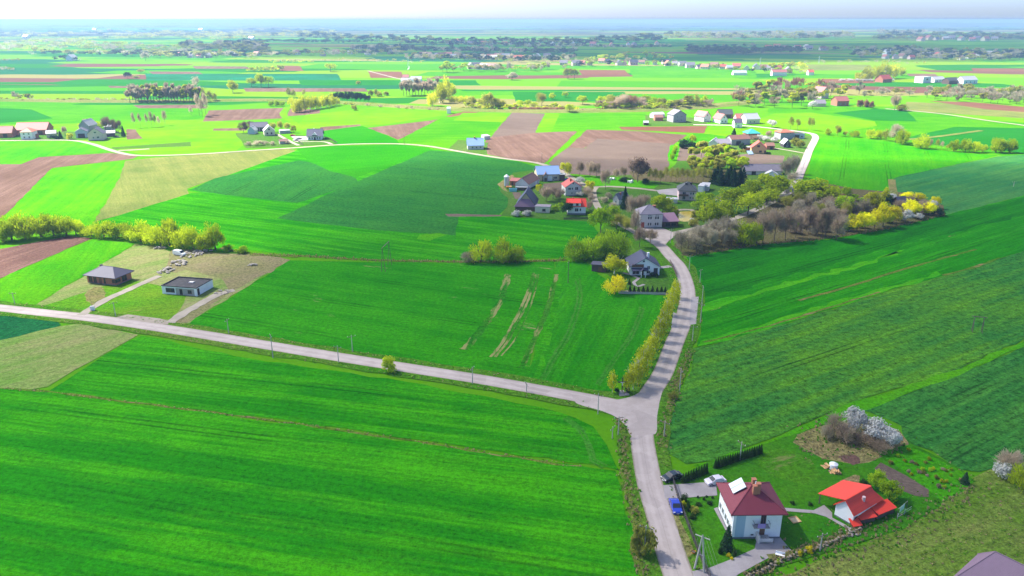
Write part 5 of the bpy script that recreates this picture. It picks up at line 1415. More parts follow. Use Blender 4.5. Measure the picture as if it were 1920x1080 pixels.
# --- 8, 9 village hall
e8 = H(1199, 428, 402)
d8 = 9.5
house((1199.5, 428), (1241, 427), d8, e8, 'hip', 3.3, 'dirtywhite', 'r_grey', 'white two storey village hall with a grey hipped roof', over=0.35, plinth=0.3, chim=[(2.6, 1.2, 1.3, 0.8, 'brick')],
      wins=[('f', u, z, 0.9, 1.5) for z in (1.1, 4.0) for u in (0.38, 0.48, 0.70, 0.80)] + [('f', 0.42, e8 - 0.8, 1.8, 0.5), ('f', 0.75, e8 - 0.8, 1.8, 0.5)] + [('l', u, z, 1.0, 1.4) for z in (1.1, 4.0) for u in (0.25, 0.5, 0.75)],
      door=[('f', 0.12, 1.5, 2.6, 'redpaint')])
house((1243.5, 427), (1271, 426), 7.0, 2.9, 'shed', 2.0, 'wood', 'r_purple', 'dark wooden shed with a maroon roof beside the village hall', 'shed', 'shed', over=0.5, plinth=0.3, wins=[('f', 0.3, 0.8, 2.2, 1.4), ('f', 0.7, 0.8, 2.2, 1.4)], frame='rail')

# --- 10 pink house above the pond
e10 = H(1272, 376, 357)
h10, W10, D10 = house((1272, 376), (1305, 377), 11.0, e10, 'hip', 3.6, 'pink', 'r_dark', 'pink two storey house with a dark hipped roof', over=0.6, plinth=0.3,
                      wins=[('f', 0.68, e10 - 2.2, 0.9, 1.4), ('f', 0.82, e10 - 2.2, 0.9, 1.4), ('f', 0.66, 1.0, 0.8, 1.2), ('f', 0.82, 1.0, 0.8, 1.2), ('f', 0.3, 0.6, 1.6, 2.0), ('f', 0.3, e10 - 2.6, 1.8, 1.9)],
                      chim=[(-1.0, -2.0, 0.8, 1.4, 'rail'), (1.6, -1.6, 1.0, 1.6, 'rail')])
MB().box(-W10 / 2 - 0.1, W10 * 0.04, -D10 / 2 - 1.4, -D10 / 2 - 0.05, e10 / 2, e10 / 2 + 0.18).box(-W10 / 2 - 0.1, W10 * 0.04, -D10 / 2 - 1.42, -D10 / 2 - 1.34, e10 / 2 + .181, e10 / 2 + 1.0).build('balcony', M['brownframe'], h10)
house((1308, 360), (1318, 361), 6, 3.4, 'shed', 0.4, 'white', 'r_white', 'small white annexe right of the pink house', 'shed', 'shed', over=0.2, plinth=0)
house((1314, 358), (1328, 359), 7, 2.6, 'shed', 0.8, 'dirtywhite', 'r_white', 'pale sheet roofed outbuilding behind the pink house', 'shed', 'shed', over=0.3, plinth=0)
house((1249, 381), (1270, 382), 3.0, 2.2, 'shed', 0.3, 'dirtywhite', 'r_white', 'low whitish shed before the pink house', 'shed', 'shed', over=0.2, plinth=0)

# --- 11..18 the farm
e11 = H(1064, 403, 387)
h11, W11, D11 = house((1064, 403), (1098, 403), 8.0, e11, 'gx', 3.0, 'white', 'r_red', 'white house with a bright red roof and wide dormer', over=0.4, plinth=0.9,
                      wins=[('f', 0.5, 1.7, 1.8, 1.7), ('f', 0.7, 1.9, 0.8, 1.4)], chim=[(-1.5, 0.5, 0.6, 0.8, 'brick')])
MB().box(-W11 / 2 + 0.6, W11 * 0.22, -D11 / 2 - 0.05, -0.8, e11 + .01, e11 + 1.75).build('dormer', M['white'], h11)
MB().slab([(-W11 / 2 + 0.3, -D11 / 2 - 0.6, e11 + 1.75), (W11 * 0.25, -D11 / 2 - 0.6, e11 + 1.75), (W11 * 0.25, -0.3, e11 + 3.05), (-W11 / 2 + 0.3, -0.3, e11 + 3.05)], 0.1).build('dormer_roof', M['r_red'], h11)
for u in (0.22, 0.52):
    window(h11, W11, D11 + 0.12, 'f', u * W11, e11 + 0.35, 1.3, 1.1, 'brownframe')
e12 = H(1060, 368, 351)
house((1060, 368), (1090.5, 367), 10.0, e12, 'gy', H(1075, 368, 341) - e12, 'dirtywhite', 'r_redtile', 'whitish gabled farmhouse with a faded red roof', over=0.4, plinth=0.4, chim=[(-0.9, -1, 0.9, 1.3, 'brick')],
      wins=[('f', 0.46, e12 + 1.4, 0.9, 1.3), ('f', 0.25, e12 - 1.6, 1.5, 1.3), ('f', 0.42, e12 - 1.5, 0.8, 1.2), ('f', 0.68, e12 - 1.8, 1.8, 1.8), ('f', 0.4, 1.2, 0.7, 0.9)])
house((1008, 340), (1049, 339), 13, 4.2, 'gx', 3.6, 'beige', 'r_blue', 'barn with a large blue sheet metal roof', 'barn', 'barn', over=0.5, plinth=0.3, wins=[('f', 0.8, 1.2, 2.4, 1.4), ('f', 0.72, 0.3, 1.0, 2.2)], door=[('f', 0.55, 3.0, 3.0, 'white'), ('f', 0.3, 2.2, 2.6, 'wood')])
house((1050, 340), (1059, 340), 9, 3.2, 'shedb', 0.8, 'wood', 'r_white', 'open lean-to right of the blue roofed barn', 'barn', 'barn', over=0.3, plinth=0)
house((991, 355), (1011, 344), 8, 3.0, 'gx', 3.2, 'dirtywhite', 'r_brown', 'brown tiled barn standing aslant in the farmyard', 'barn', 'barn', over=0.4, plinth=0.2, door=[('f', 0.7, 2.0, 2.4, 'white')], wins=[('f', 0.3, 1.0, 0.8, 0.8)])
house((1019, 341), (1027, 341), 5, 3.6, 'gy', 1.6, 'grey', 'r_brown', 'small grey porch building before the blue roofed barn', 'barn', 'barn', over=0.3, plinth=0.2, door=[('f', 0.5, 1.5, 2.2, 'wood')])
h15, W15, D15 = house((968, 394), (1003, 395), 15, 3.0, 'gy', 6.0, 'beige', 'r_navy', 'big old barn with a dark steep roof and purple front roof', 'barn', 'barn', over=0.6, plinth=0.2, gable_m='tanwood')
MB().slab([(-W15 / 2 - 1.2, -D15 / 2 - 2.2, 2.3), (W15 / 2 + 0.8, -D15 / 2 - 2.2, 2.3), (W15 * 0.2, -D15 / 2 - 0.3, 5.9), (-W15 * 0.2, -D15 / 2 - 0.3, 5.9)], 0.12).build('front_roof', M['r_purple'], h15)
MB().box(-W15 / 2 - 0.4, W15 / 2 + 0.2, -D15 / 2 - 1.6, -D15 / 2 - 0.1, 0, 2.1).build('front_bay', M['wood'], h15)
house((1003, 399), (1030, 400), 6.5, 2.8, 'shedb', 0.35, 'cream', 'r_grey', 'low cream outbuilding with a flat grey roof', 'barn', 'barn', over=0.3, plinth=0.2, wins=[('f', 0.62, 0.9, 1.6, 1.3)], frame='brownframe')
house((956, 348), (972, 349), 4.5, 2.8, 'shed', 0.8, 'brick', 'r_pink', 'small brick hut with a pink roof beside the silo', 'shed', 'shed', over=0.35, plinth=0, door=[('f', 0.3, 1.0, 2.0, 'wood')])
house((967, 357.5), (993, 358), 2.5, 1.7, 'shedb', 0.2, 'wood', 'r_white', 'long low dark shed between silo and barn', 'shed', 'shed', over=0.15, plinth=0)
# lane cottage, hill buildings
house((1149, 383), (1160, 385), 9, 3.2, 'gy', 2.6, 'dirtywhite', 'r_grey', 'small grey roofed cottage half hidden by the tall spruce', over=0.4, plinth=0.3, wins=[('f', 0.5, 1.0, 1.0, 1.2)], chim=[(0.6, -1.5, 0.6, 0.9, 'brick')])
e20 = H(1397, 328, 320)
house((1398, 328), (1466, 328), 9, e20, 'gx', 3.2, 'dirtywhite', 'r_grey', 'long barn with a weathered grey roof', 'barn', 'barn', over=0.5, plinth=0.2, door=[('f', 0.22, 2.6, 2.6, 'rail'), ('f', 0.62, 2.4, 2.4, 'rail')])
house((1434, 335), (1458, 336), 5, 2.6, 'gy', 2.0, 'white', 'r_white', 'white roofed shed before the long grey barn', 'shed', 'shed', over=0.3, plinth=0)
e21 = H(1408, 288, 277)
house((1408, 288), (1436, 289), 10, e21, 'gy', H(1421, 288, 266) - e21, 'orange', 'r_redtile', 'orange house with a red gabled roof', over=0.5, plinth=0.3, frame='brownframe', wins=[('f', 0.46, e21 + 0.6, 1.8, 1.4), ('f', 0.62, 1.0, 1.8, 1.4), ('f', 0.93, 0.4, 1.0, 2.1)])
house((1437, 281), (1452, 281), 7, 3.0, 'gx', 1.8, 'brick', 'r_brown', 'brown shed right of the orange house', 'shed', 'shed', over=0.3, plinth=0, door=[('f', 0.6, 2.0, 2.2, 'rail')])
house((1345, 280), (1370, 279.5), 11, 4.2, 'gx', 2.6, 'grey', 'r_grey', 'grey barn with dark panels as shade in its open front', 'barn', 'barn', over=0.5, plinth=0.2, door=[('f', 0.4, 5.0, 3.2, 'rail'), ('f', 0.78, 3.0, 3.0, 'rail')])  # dark door panels stand in for the shade inside the open front
house((1328, 280), (1344, 281), 12, 5.0, 'gy', 2.4, 'dirtywhite', 'r_white', 'pale gabled barn left of the grey barn', 'barn', 'barn', over=0.4, plinth=0.2)
house((1371, 273), (1406, 271.5), 9, 4.6, 'gx', 2.6, 'grey', 'r_brown', 'long grey barn with a brownish roof', 'barn', 'barn', over=0.4, plinth=0.2, door=[('f', 0.38, 4.0, 3.0, 'rail')])
house((1396, 283), (1408, 283), 5, 2.2, 'shedb', 0.4, 'brick', 'r_white', 'low white roofed shed left of the orange house', 'shed', 'shed', over=0.2, plinth=0)
house((1402, 261.5), (1424, 261), 10, 4.6, 'hip', 3.2, 'brick', 'r_teal', 'brick house with a teal green roof', over=0.5, plinth=0.3, wins=[('f', 0.25, 1.4, 1.1, 1.4), ('f', 0.7, 1.4, 1.1, 1.4)], chim=[(0, 0, 0.8, 0.8, 'brick')])
house((1463, 262), (1487, 261), 9, 5.6, 'hip', 2.0, 'grey', 'r_orange', 'grey two storey house with a salmon hipped roof', over=0.5, plinth=0.3, wins=[('f', u, z, 1.0, 1.3) for z in (1.2, 3.9) for u in (0.25, 0.5, 0.75)], chim=[(-1.5, 0, 0.7, 1.0, 'brick'), (1.4, 0.6, 0.7, 0.8, 'brick')])
house((1488, 260.5), (1508, 260), 8, 4.0, 'flat', 0, 'bluegrey', 'black', 'flat roofed garage annexe with dark doors', 'garage', 'garage', over=0, plinth=0, door=[('f', 0.28, 4.2, 3.0, 'rail')], wins=[('f', 0.75, 1.0, 1.6, 1.4)])
house((1469, 277), (1482, 277), 8, 3.0, 'gy', 3.0, 'rail', 'r_white', 'black timber cottage with white gable edges', over=0.5, plinth=0.2, wins=[('f', 0.5, 1.0, 1.6, 1.2), ('f', 0.5, 3.3, 0.8, 0.8)])
# upper hamlet
house((1377, 240), (1391, 240), 8, 4.6, 'gx', 3.0, 'white', 'r_slate', 'small white house with a slate roof and teal door', over=0.4, plinth=0.3, door=[('f', 0.5, 1.8, 2.4, 'bluegrey')], wins=[('f', 0.2, 3.0, 1.0, 1.0)])
house((1350, 232), (1364, 231.5), 14, 4.0, 'gy', 4.4, 'white', 'r_pink', 'white house with a pink roof and front gable', over=0.5, plinth=0.3, wins=[('f', 0.5, 5.0, 1.2, 1.4), ('f', 0.3, 1.2, 1.2, 1.4), ('f', 0.7, 1.2, 1.2, 1.4)])
house((1319, 229), (1332, 228), 13, 5.0, 'gy', 4.4, 'white', 'r_pink', 'white house with a pink roof behind a bare tree', over=0.5, plinth=0.3, wins=[('f', 0.5, 5.4, 1.2, 1.4), ('f', 0.3, 1.4, 1.2, 1.4)])
house((1348, 222), (1374, 222), 12, 4.0, 'gx', 4.0, 'brick', 'r_dark', 'barn with a dark roof behind the pink roofed houses', 'barn', 'barn', over=0.4, plinth=0.2, door=[('f', 0.7, 4.0, 3.2, 'rail')])
house((1381, 231), (1402, 231), 12, 4.0, 'gx', 4.0, 'pink', 'r_pink', 'long house with a faded red roof', over=0.4, plinth=0.2, wins=[('f', 0.3, 1.2, 1.2, 1.4), ('f', 0.6, 1.2, 1.2, 1.4)])
house((1399, 233), (1424, 232), 12, 4.6, 'gx', 4.4, 'cream', 'r_white', 'cream house with a pale roof at the right of the upper hamlet', over=0.5, plinth=0.3, wins=[('f', 0.3, 1.2, 1.2, 1.4), ('f', 0.6, 1.2, 1.2, 1.4), ('r', 0.3, 1.5, 1.1, 1.4), ('r', 0.7, 1.5, 1.1, 1.4), ('r', 0.5, 4.6, 1.1, 1.4)])
house((1262, 230), (1286, 229), 12, 7.0, 'gy', 4.0, 'grey', 'r_grey', 'tall grey house with a grey roof', over=0.5, plinth=0.3, wins=[('f', u, z, 1.2, 1.4) for z in (1.4, 4.4) for u in (0.3, 0.65)])
house((1228, 227), (1243, 227), 8, 3.4, 'gx', 2.0, 'brick', 'r_brown', 'brown hut left of the tall grey house', 'shed', 'shed', over=0.3, plinth=0)
house((1226, 222), (1246, 221), 8, 3.4, 'gx', 2.0, 'dirtywhite', 'r_white', 'long white roofed greenhouse behind the brown hut', 'shed', 'shed', over=0.2, plinth=0)
house((1207, 235), (1216, 235), 5, 2.4, 'gx', 1.4, 'wood', 'r_white', 'small white roofed hut in the lime field corner', 'shed', 'shed', over=0.3, plinth=0)
# small farm
house((496, 255), (516, 254), 11, 4.0, 'gy', 4.0, 'cream', 'r_white', 'cream farmhouse with a front gable and white roof edges', over=0.5, plinth=0.4, frame='brownframe', wins=[('f', 0.28, 1.3, 1.3, 1.4), ('f', 0.68, 1.3, 1.3, 1.4), ('f', 0.48, 4.6, 1.3, 1.3)])
house((470, 247), (502, 246), 10, 3.8, 'gx', 3.4, 'grey', 'r_slate', 'long slate roofed barn behind the cream farmhouse', 'barn', 'barn', over=0.4, plinth=0.2, door=[('f', 0.4, 3.0, 3.0, 'rail'), ('f', 0.65, 3.0, 3.0, 'rail')])
house((465, 252), (478, 252), 8, 3.4, 'gy', 2.8, 'bluegrey', 'r_white', 'blue grey hut with a white edged roof', 'shed', 'shed', over=0.4, plinth=0.2)
house((525, 251), (545, 250), 9, 2.6, 'flat', 0, 'grey', 'r_white', 'open flat roofed shelter behind the cream farmhouse', 'shed', 'shed', over=0, plinth=0)
house((525, 271), (541, 270), 5, 2.4, 'gx', 1.2, 'stone', 'r_brown', 'low brown hut among grey shrubs by the gravel road', 'shed', 'shed', over=0.3, plinth=0)
h32, W32, D32 = house((577, 263), (604, 262.5), 12, 3.6, 'gx', 4.4, 'white', 'r_navy', 'white house with a dark navy roof and tiny front gable', over=0.8, plinth=0.3, wins=[('f', u, 0.9, 1.2, 1.5) for u in (0.15, 0.32, 0.68, 0.85)] + [('l', 0.35, 1, 1.2, 1.4), ('l', 0.65, 1, 1.2, 1.4)], door=[('f', 0.5, 1.4, 2.2, 'rail')], chim=[(-1, 1, 0.8, 1.0, 'white')])
MB().poly([(-1.8, -D32 / 2 - 0.9, 4.0), (1.8, -D32 / 2 - 0.9, 4.0), (0, -D32 / 2 - 0.9, 6.0)]).slab([(-2.1, -D32 / 2 - 1.2, 3.8), (0, -D32 / 2 - 1.2, 6.1), (0, -1.6, 6.1), (-2.1, -4.0, 3.8)], 0.1).slab([(0.002, -D32 / 2 - 1.2, 6.1), (2.1, -D32 / 2 - 1.2, 3.8), (2.1, -4.0, 3.8), (0.002, -1.6, 6.1)], 0.1).build('dormer', M['white'], h32)
e34 = H(877, 281, 275)
house((877, 281), (907, 280.5), 10, 3.4, 'gx', 4.4, 'dirtywhite', 'r_blue', 'white cottage with a light blue roof', over=0.5, plinth=0.2, wins=[('f', 0.3, 1.0, 1.2, 1.4), ('f', 0.55, 1.0, 1.2, 1.4), ('f', 0.8, 1.0, 1.2, 1.4)], chim=[(-0.5, 0, 0.8, 1.0, 'brick')])
house((908, 262), (919, 261), 5, 2.6, 'shed', 0.6, 'dirtywhite', 'r_white', 'small white hut right of the blue roofed cottage', 'shed', 'shed', over=0.2, plinth=0)
house((838, 213), (845, 213), 5, 5.0, 'gx', 1.6, 'white', 'r_white', 'small white hut on the red earth patch', 'shed', 'shed', over=0.2, plinth=0)
# left hamlet
house((30, 254), (88, 253), 14, 4.6, 'gx', 5.0, 'brick', 'r_redtile', 'long barn with a bright red roof', 'barn', 'barn', over=0.6, plinth=0.2, door=[('f', 0.8, 3.6, 3.2, 'wood'), ('f', 0.2, 3.6, 3.2, 'wood')])
house((40, 262), (62, 261.5), 10, 6.0, 'hip', 2.8, 'white', 'r_orange', 'white two storey house with a salmon hipped roof', over=0.6, plinth=0.3, wins=[('f', u, z, 1.2, 1.3) for z in (1.2, 3.9) for u in (0.3, 0.72)])
house((-8, 259), (23, 258), 12, 4.0, 'gx', 4.6, 'brick', 'r_pink', 'red brick barn at the left edge', 'barn', 'barn', over=0.5, plinth=0.2, door=[('f', 0.6, 3.0, 3.0, 'wood')])
house((63, 260), (74, 259), 8, 3.0, 'shed', 0.8, 'brick', 'r_brown', 'brown lean-to right of the white hamlet house', 'shed', 'shed', over=0.3, plinth=0)
house((88, 259), (106, 258), 8, 3.6, 'gx', 2.0, 'beige', 'r_white', 'beige hut behind the clipped hedge bushes', 'shed', 'shed', over=0.4, plinth=0)
house((143, 259), (164, 258), 10, 5.0, 'gy', 2.4, 'bluegrey', 'r_slate', 'grey shed with a dark panel as shade in its open front', 'barn', 'barn', over=0.4, plinth=0, door=[('f', 0.5, 5.0, 3.2, 'rail')])  # the dark door panel paints the shade behind the open front
house((150, 249), (168, 249), 14, 6.0, 'gy', 4.4, 'grey', 'r_white', 'tall barn with a pale curved looking roof', 'barn', 'barn', over=0.5, plinth=0)
house((166, 264), (195, 263), 11, 5.4, 'gy', 4.4, 'pink', 'r_slate', 'pinkish house with a broad front gable', over=0.5, plinth=0.4, wins=[('f', 0.5, 5.6, 1.6, 1.4), ('f', 0.35, 1.6, 1.2, 1.4), ('f', 0.65, 1.6, 1.8, 1.6)])
house((198, 257), (216, 256), 8, 3.0, 'shed', 1.0, 'rail', 'r_white', 'black shed with a pale roof right of the pinkish house', 'shed', 'shed', over=0.4, plinth=0)
house((196, 247), (208, 247), 8, 4.0, 'shed', 1.0, 'grey', 'r_white', 'white roofed shed behind the large bare trees', 'shed', 'shed', over=0.4, plinth=0)
# wooded farm and the far right houses
house((1569, 199), (1591, 198.5), 12, 5.6, 'gx', 4.4, 'brick', 'r_pink', 'red brick house among orange shrubs', over=0.5, plinth=0.3, wins=[('f', 0.3, 1.4, 1.3, 1.5), ('f', 0.7, 1.4, 1.3, 1.5)])
house((1540, 185), (1553, 184), 14, 8.0, 'gy', 5.5, 'pink', 'r_pink', 'tall pink house rising out of the wood', over=0.5, plinth=0.3, wins=[('f', 0.5, 5.0, 1.4, 1.6)])
house((1530, 200), (1548, 200), 10, 3.6, 'gx', 3.6, 'beige', 'r_grey', 'grey roofed barn left of the red brick house', 'barn', 'barn', over=0.5, plinth=0)
house((1655, 155), (1672, 154), 14, 5.0, 'gx', 6.0, 'brick', 'r_redtile', 'house with a bright red roof before the yellow green clump', over=0.5, plinth=0)
house((1730, 156), (1745, 155), 14, 9.0, 'flat', 0, 'white', 'r_white', 'white block like building far right', 'house', 'house', over=0, plinth=0, wins=[('f', 0.5, 4.0, 5.0, 2.5)])
house((1752, 155), (1772, 154), 12, 4.5, 'gx', 4.0, 'white', 'r_white', 'long white house far right', over=0.4, plinth=0, wins=[('f', u, 1.5, 2.0, 1.8) for u in (0.25, 0.5, 0.75)])
house((1779, 158), (1798, 157), 12, 5.0, 'gx', 4.0, 'wood', 'r_dark', 'dark barn left of the white gabled far house', 'barn', 'barn', over=0.4, plinth=0)
house((1806, 158), (1832, 157), 14, 6.0, 'gx', 5.0, 'white', 'r_white', 'white gabled house farthest right', over=0.5, plinth=0, wins=[('f', u, 1.8, 1.8, 1.8) for u in (0.2, 0.5, 0.8)])
for i, (xa, xb, y, hh, rm, lb) in enumerate(((752, 768, 157, 4, 'r_white', 'white roofed farm shed beside the grey poplars'), (770, 790, 155, 5, 'r_white', 'white roofed farmhouse beside the grey poplars'), (755, 766, 150, 4, 'r_pink', 'pink roofed farm building by the far track'),
                                              (1375, 1400, 141, 4, 'r_white', 'low white shed below the long village'), (1448, 1475, 142, 6, 'r_pink', 'pink roofed house at the end of the long village'), (1516, 1526, 141, 5, 'r_redtile', 'small red roofed house right of the long village'))):
    house((xa, y), (xb, y), 11, hh, 'gx', 4, 'white', rm, lb, over=0.4, plinth=0)
# ------------------------------------------------------------------ far villages: every house its own small mesh
VR = random.Random(31)
WALLS = ['white', 'cream', 'pink', 'beige', 'dirtywhite']
ROOFS = ['r_pink', 'r_orange', 'r_grey', 'r_slate', 'r_brown', 'r_white', 'r_redtile', 'r_grey']
ROOFWORD = {'r_pink': 'pink', 'r_orange': 'salmon', 'r_grey': 'grey', 'r_slate': 'slate', 'r_brown': 'brown', 'r_white': 'pale', 'r_redtile': 'red'}
_FAR = {}


def far_house(px, py, wm, rm, label, group, s=1.0):
    key = (wm, rm)
    if key not in _FAR:
        W, D, e, r = 13.0, 9.0, 4.4, 4.0
        vv = [(-W / 2, -D / 2, 0), (W / 2, -D / 2, 0), (W / 2, D / 2, 0), (-W / 2, D / 2, 0), (-W / 2, -D / 2, e), (W / 2, -D / 2, e), (W / 2, D / 2, e), (-W / 2, D / 2, e), (-W / 2, 0, e + r), (W / 2, 0, e + r)]
        ff = [(0, 1, 5, 4), (2, 3, 7, 6), (1, 2, 6, 9, 5), (3, 0, 4, 8, 7)]
        o = 0.6
        i = len(vv)
        z = e - o * r / (D / 2)
        vv += [(-W / 2 - o, -D / 2 - o, z + .1), (W / 2 + o, -D / 2 - o, z + .1), (W / 2 + o, 0, e + r + .1), (-W / 2 - o, 0, e + r + .1), (W / 2 + o, D / 2 + o, z + .1), (-W / 2 - o, D / 2 + o, z + .1)]
        ff += [(i, i + 1, i + 2, i + 3), (i + 3, i + 2, i + 4, i + 5)]
        mi = [0, 0, 0, 0, 1, 1]
        for u in (-0.3, 0.0, 0.3):
            j = len(vv)
            vv += [(u * W - .7, -D / 2 - .06, 1.3), (u * W + .7, -D / 2 - .06, 1.3), (u * W + .7, -D / 2 - .06, 2.9), (u * W - .7, -D / 2 - .06, 2.9)]
            ff.append((j, j + 1, j + 2, j + 3)); mi.append(2)
        me = bpy.data.meshes.new('far_house')
        me.from_pydata(vv, [], ff)
        for m in (M[wm], M[rm], GLASS): me.materials.append(m)
        me.polygons.foreach_set('material_index', mi)
        me.update()
        _FAR[key] = me
    o = link('house', _FAR[key])
    o.location = G(px, py)
    o.rotation_euler = (0, 0, VR.choice([0.1, -0.25, 1.35, 0.3, -0.5, 1.7]) + VR.uniform(-.15, .15))
    o.scale = (s, s, s)
    return tag(o, label, 'house', group)


def village(n, line, spread, where, s=1.0):
    for i in range(n):
        t = (i + VR.uniform(0.1, 0.9)) / n
        k = min(int(t * (len(line) - 1)), len(line) - 2)
        f = t * (len(line) - 1) - k
        x = line[k][0] + (line[k + 1][0] - line[k][0]) * f
        y = line[k][1] + (line[k + 1][1] - line[k][1]) * f + VR.uniform(-spread, spread)
        wm, rm = VR.choice(WALLS), VR.choice(ROOFS)
        far_house(x, y, wm, rm, 'far %s roofed house %s, %s' % (ROOFWORD[rm], where, 'leftmost of them' if i == 0 else 'rightmost of them' if i == n - 1 else ORD[i] + ' from left'), 'houses ' + where, s * VR.uniform(0.85, 1.2))


village(28, [(1055, 124), (1120, 119), (1180, 121), (1250, 122), (1300, 126), (1360, 129), (1420, 131), (1480, 136)], 2.5, 'in the long village right of centre', 1.1)
village(22, [(790, 108), (840, 108), (900, 110), (960, 112), (1030, 110)], 2.0, 'in the blue shaded village at centre', 1.3)
village(12, [(330, 107), (400, 107), (620, 103), (740, 101)], 2.5, 'in the shaded villages left of centre', 1.2)
village(16, [(1650, 107), (1720, 109), (1790, 110), (1860, 107), (1920, 104)], 3.0, 'in the shaded far right village', 1.3)
village(18, [(830, 79), (900, 84), (1000, 86), (1100, 86), (1250, 85)], 2.0, 'in the second shaded line of villages', 1.6)
village(8, [(1430, 90), (1500, 92), (1560, 95)], 2.0, 'at the dark far wood', 1.5)
village(10, [(1720, 76), (1790, 75), (1880, 76)], 1.5, 'on the pale far right plain', 2.0)
village(6, [(880, 129), (905, 129), (925, 132)], 2.0, 'by the pale willow wood', 1.2)
for (x, y, s_, lb) in ((135, 113, 1.6, 'white farm building at the dark far grove'), (50, 73, 2.4, 'long white hall far left'), (178, 58, 2.6, 'far white hall on the hazy plain'), (377, 58, 2.6, 'bright white hall on the hazy plain'), (1665, 103, 1.8, 'large white building in the shaded far village'), (472, 74, 1.8, 'small pale hall above the far wood'), (205, 58, 2.2, 'second far white hall on the hazy plain')):
    far_house(x, y, 'white', 'r_white', lb, None, s_)

# ------------------------------------------------------------------ woods that read as one mass, each one object
def wood(label, items, leaf, name='wood', low=1.0):
    """items: (px, py, height px, width px); crowns and stems joined into a single mass of foliage"""
    vv, ff, mi = [], [], []
    r = random.Random(len(items) * 7 + int(items[0][0]))
    lv = leaf if isinstance(leaf, (list, tuple)) else [leaf]
    mats = [LEAF[x] for x in lv] + [BARK]
    for (px, py, h, w) in items:
        g = G(px, py)
        mp = MPP(px, py)
        H_, W_ = height_at(px, py, py - h), w * mp
        n = max(28, min(420, int((26 if h > 12.5 else 11) * h * low)))
        li = r.randrange(len(lv))
        a0 = r.uniform(0, 6.28)
        twig = lv[li] in ('bare', 'grey', 'russet')
        cl = [(rnd_unit(r), r.uniform(0.5, 0.85)) for _ in range(9)]
        sz = max(0.9, min(H_ * (0.085 if h > 12.5 else 0.12), 4.0))
        for q in range(n):
            d, rad = r.choice(cl)
            e = rnd_unit(r) * 0.3
            p = Vector((g.x + (d.x * rad * .5 + e.x * .6) * W_, g.y + (d.y * rad * .5 + e.y * .6) * W_, H_ * (0.58 + d.z * rad * 0.36 + e.z * 0.2)))
            if p.z < 0.2: p.z = 0.2
            nn = (d + e + rnd_unit(r) * 0.6).normalized()
            u = nn.orthogonal().normalized()
            v = nn.cross(u)
            k = len(vv)
            s1, s2 = sz * r.uniform(.6, 1.3), sz * r.uniform(.35, .8)
            if twig:
                u = Vector((e.x, e.y, 0.8)).normalized(); v = u.cross(nn).normalized()
                s1, s2 = s1 * 1.5, s2 * 0.35
            vv += [p - u * s1, p + v * s2, p + u * s1, p - v * s2]
            ff.append((k, k + 1, k + 2, k + 3)); mi.append(li)
        if h > 9:
            i0 = len(ff)
            tube(vv, ff, Vector((g.x, g.y, -0.1)), Vector((g.x, g.y, H_ * 0.7)), H_ * 0.018, H_ * 0.008, 4)
            mi += [len(lv)] * (len(ff) - i0)
    o = mesh(name, vv, ff, mats, mats=mi)
    return tag(o, label, kind='stuff')


def belt(n, line, h, w, spread, seed):
    r = random.Random(seed)
    out = []
    for i in range(n):
        t = (i + r.uniform(0, 1)) / n
        k = min(int(t * (len(line) - 1)), len(line) - 2)
        f = t * (len(line) - 1) - k
        out.append((line[k][0] + (line[k + 1][0] - line[k][0]) * f, line[k][1] + (line[k + 1][1] - line[k][1]) * f + r.uniform(-spread, spread), h * r.uniform(0.6, 1.2), w * r.uniform(0.7, 1.3)))
    out.sort(key=lambda t: t[1])
    return out


wood('mixed spring wood around the red brick farm', scatter(36, [(1362, 192), (1440, 172), (1540, 168), (1620, 178), (1560, 188), (1500, 204), (1400, 203)], 27, 24, 12), ['olive', 'willow', 'bare', 'birch', 'grey', 'russet', 'olive'])
wood('dark wood of tall grey poplars behind the embankment', [(244 + i * 5.6, 193 - (i % 2) * 2, 33 + (i * 5) % 6, 14) for i in range(24)], ['grey', 'grey', 'bare', 'birch'])
wood('grey poplar wood behind the stream willows', [(757 + i * 5.6, 180 - (i % 3), 30 + (i * 5) % 7, 14) for i in range(12)], ['grey', 'bare'])
wood('grey green wood belt far right', scatter(34, [(1735, 182), (1800, 176), (1930, 178), (1930, 197), (1850, 194), (1740, 187)], 21, 20, 14), ['grey', 'olive', 'grey'])
wood('low wood behind the lone bare tree', scatter(10, [(1620, 182), (1640, 174), (1712, 174), (1716, 184)], 13, 15, 15), ['olive', 'grey'])
wood('light green poplar thicket before the grey barns', scatter(26, [(1290, 314), (1300, 294), (1345, 290), (1385, 308), (1394, 324), (1345, 328), (1310, 332)], 30, 24, 9), ['lime', 'olive', 'willow'], low=1.3)
wood('pale willow wood behind the central meadow', belt(26, [(862, 133), (920, 134), (980, 133), (1030, 131)], 15, 14, 1.5, 4), ['olive', 'willow', 'grey'])
wood('broad pale tree clump by the far houses', [(838, 136, 26, 26), (850, 135, 16, 16), (830, 135, 14, 14)], ['willow', 'olive'])
wood('trees among the long village right of centre', belt(44, [(1050, 128), (1120, 121), (1200, 121), (1260, 124), (1330, 130), (1420, 134), (1500, 139)], 11, 13, 3.5, 6), ['olive', 'grey', 'bare', 'willow', 'dark'])
wood('tall pale willows of the long village', belt(16, [(1095, 118), (1140, 115), (1200, 112), (1260, 113)], 15, 14, 2, 16), ['olive', 'willow'])
wood('trees behind the end of the long village', belt(10, [(1440, 132), (1500, 130), (1512, 138)], 16, 16, 2, 17), ['olive', 'grey', 'birch'])
wood('trees of the blue shaded village at centre', belt(130, [(760, 112), (850, 111), (930, 113), (1000, 115), (1080, 113)], 12, 13, 3.0, 7), ['farwood', 'grey', 'dark', 'olive'])
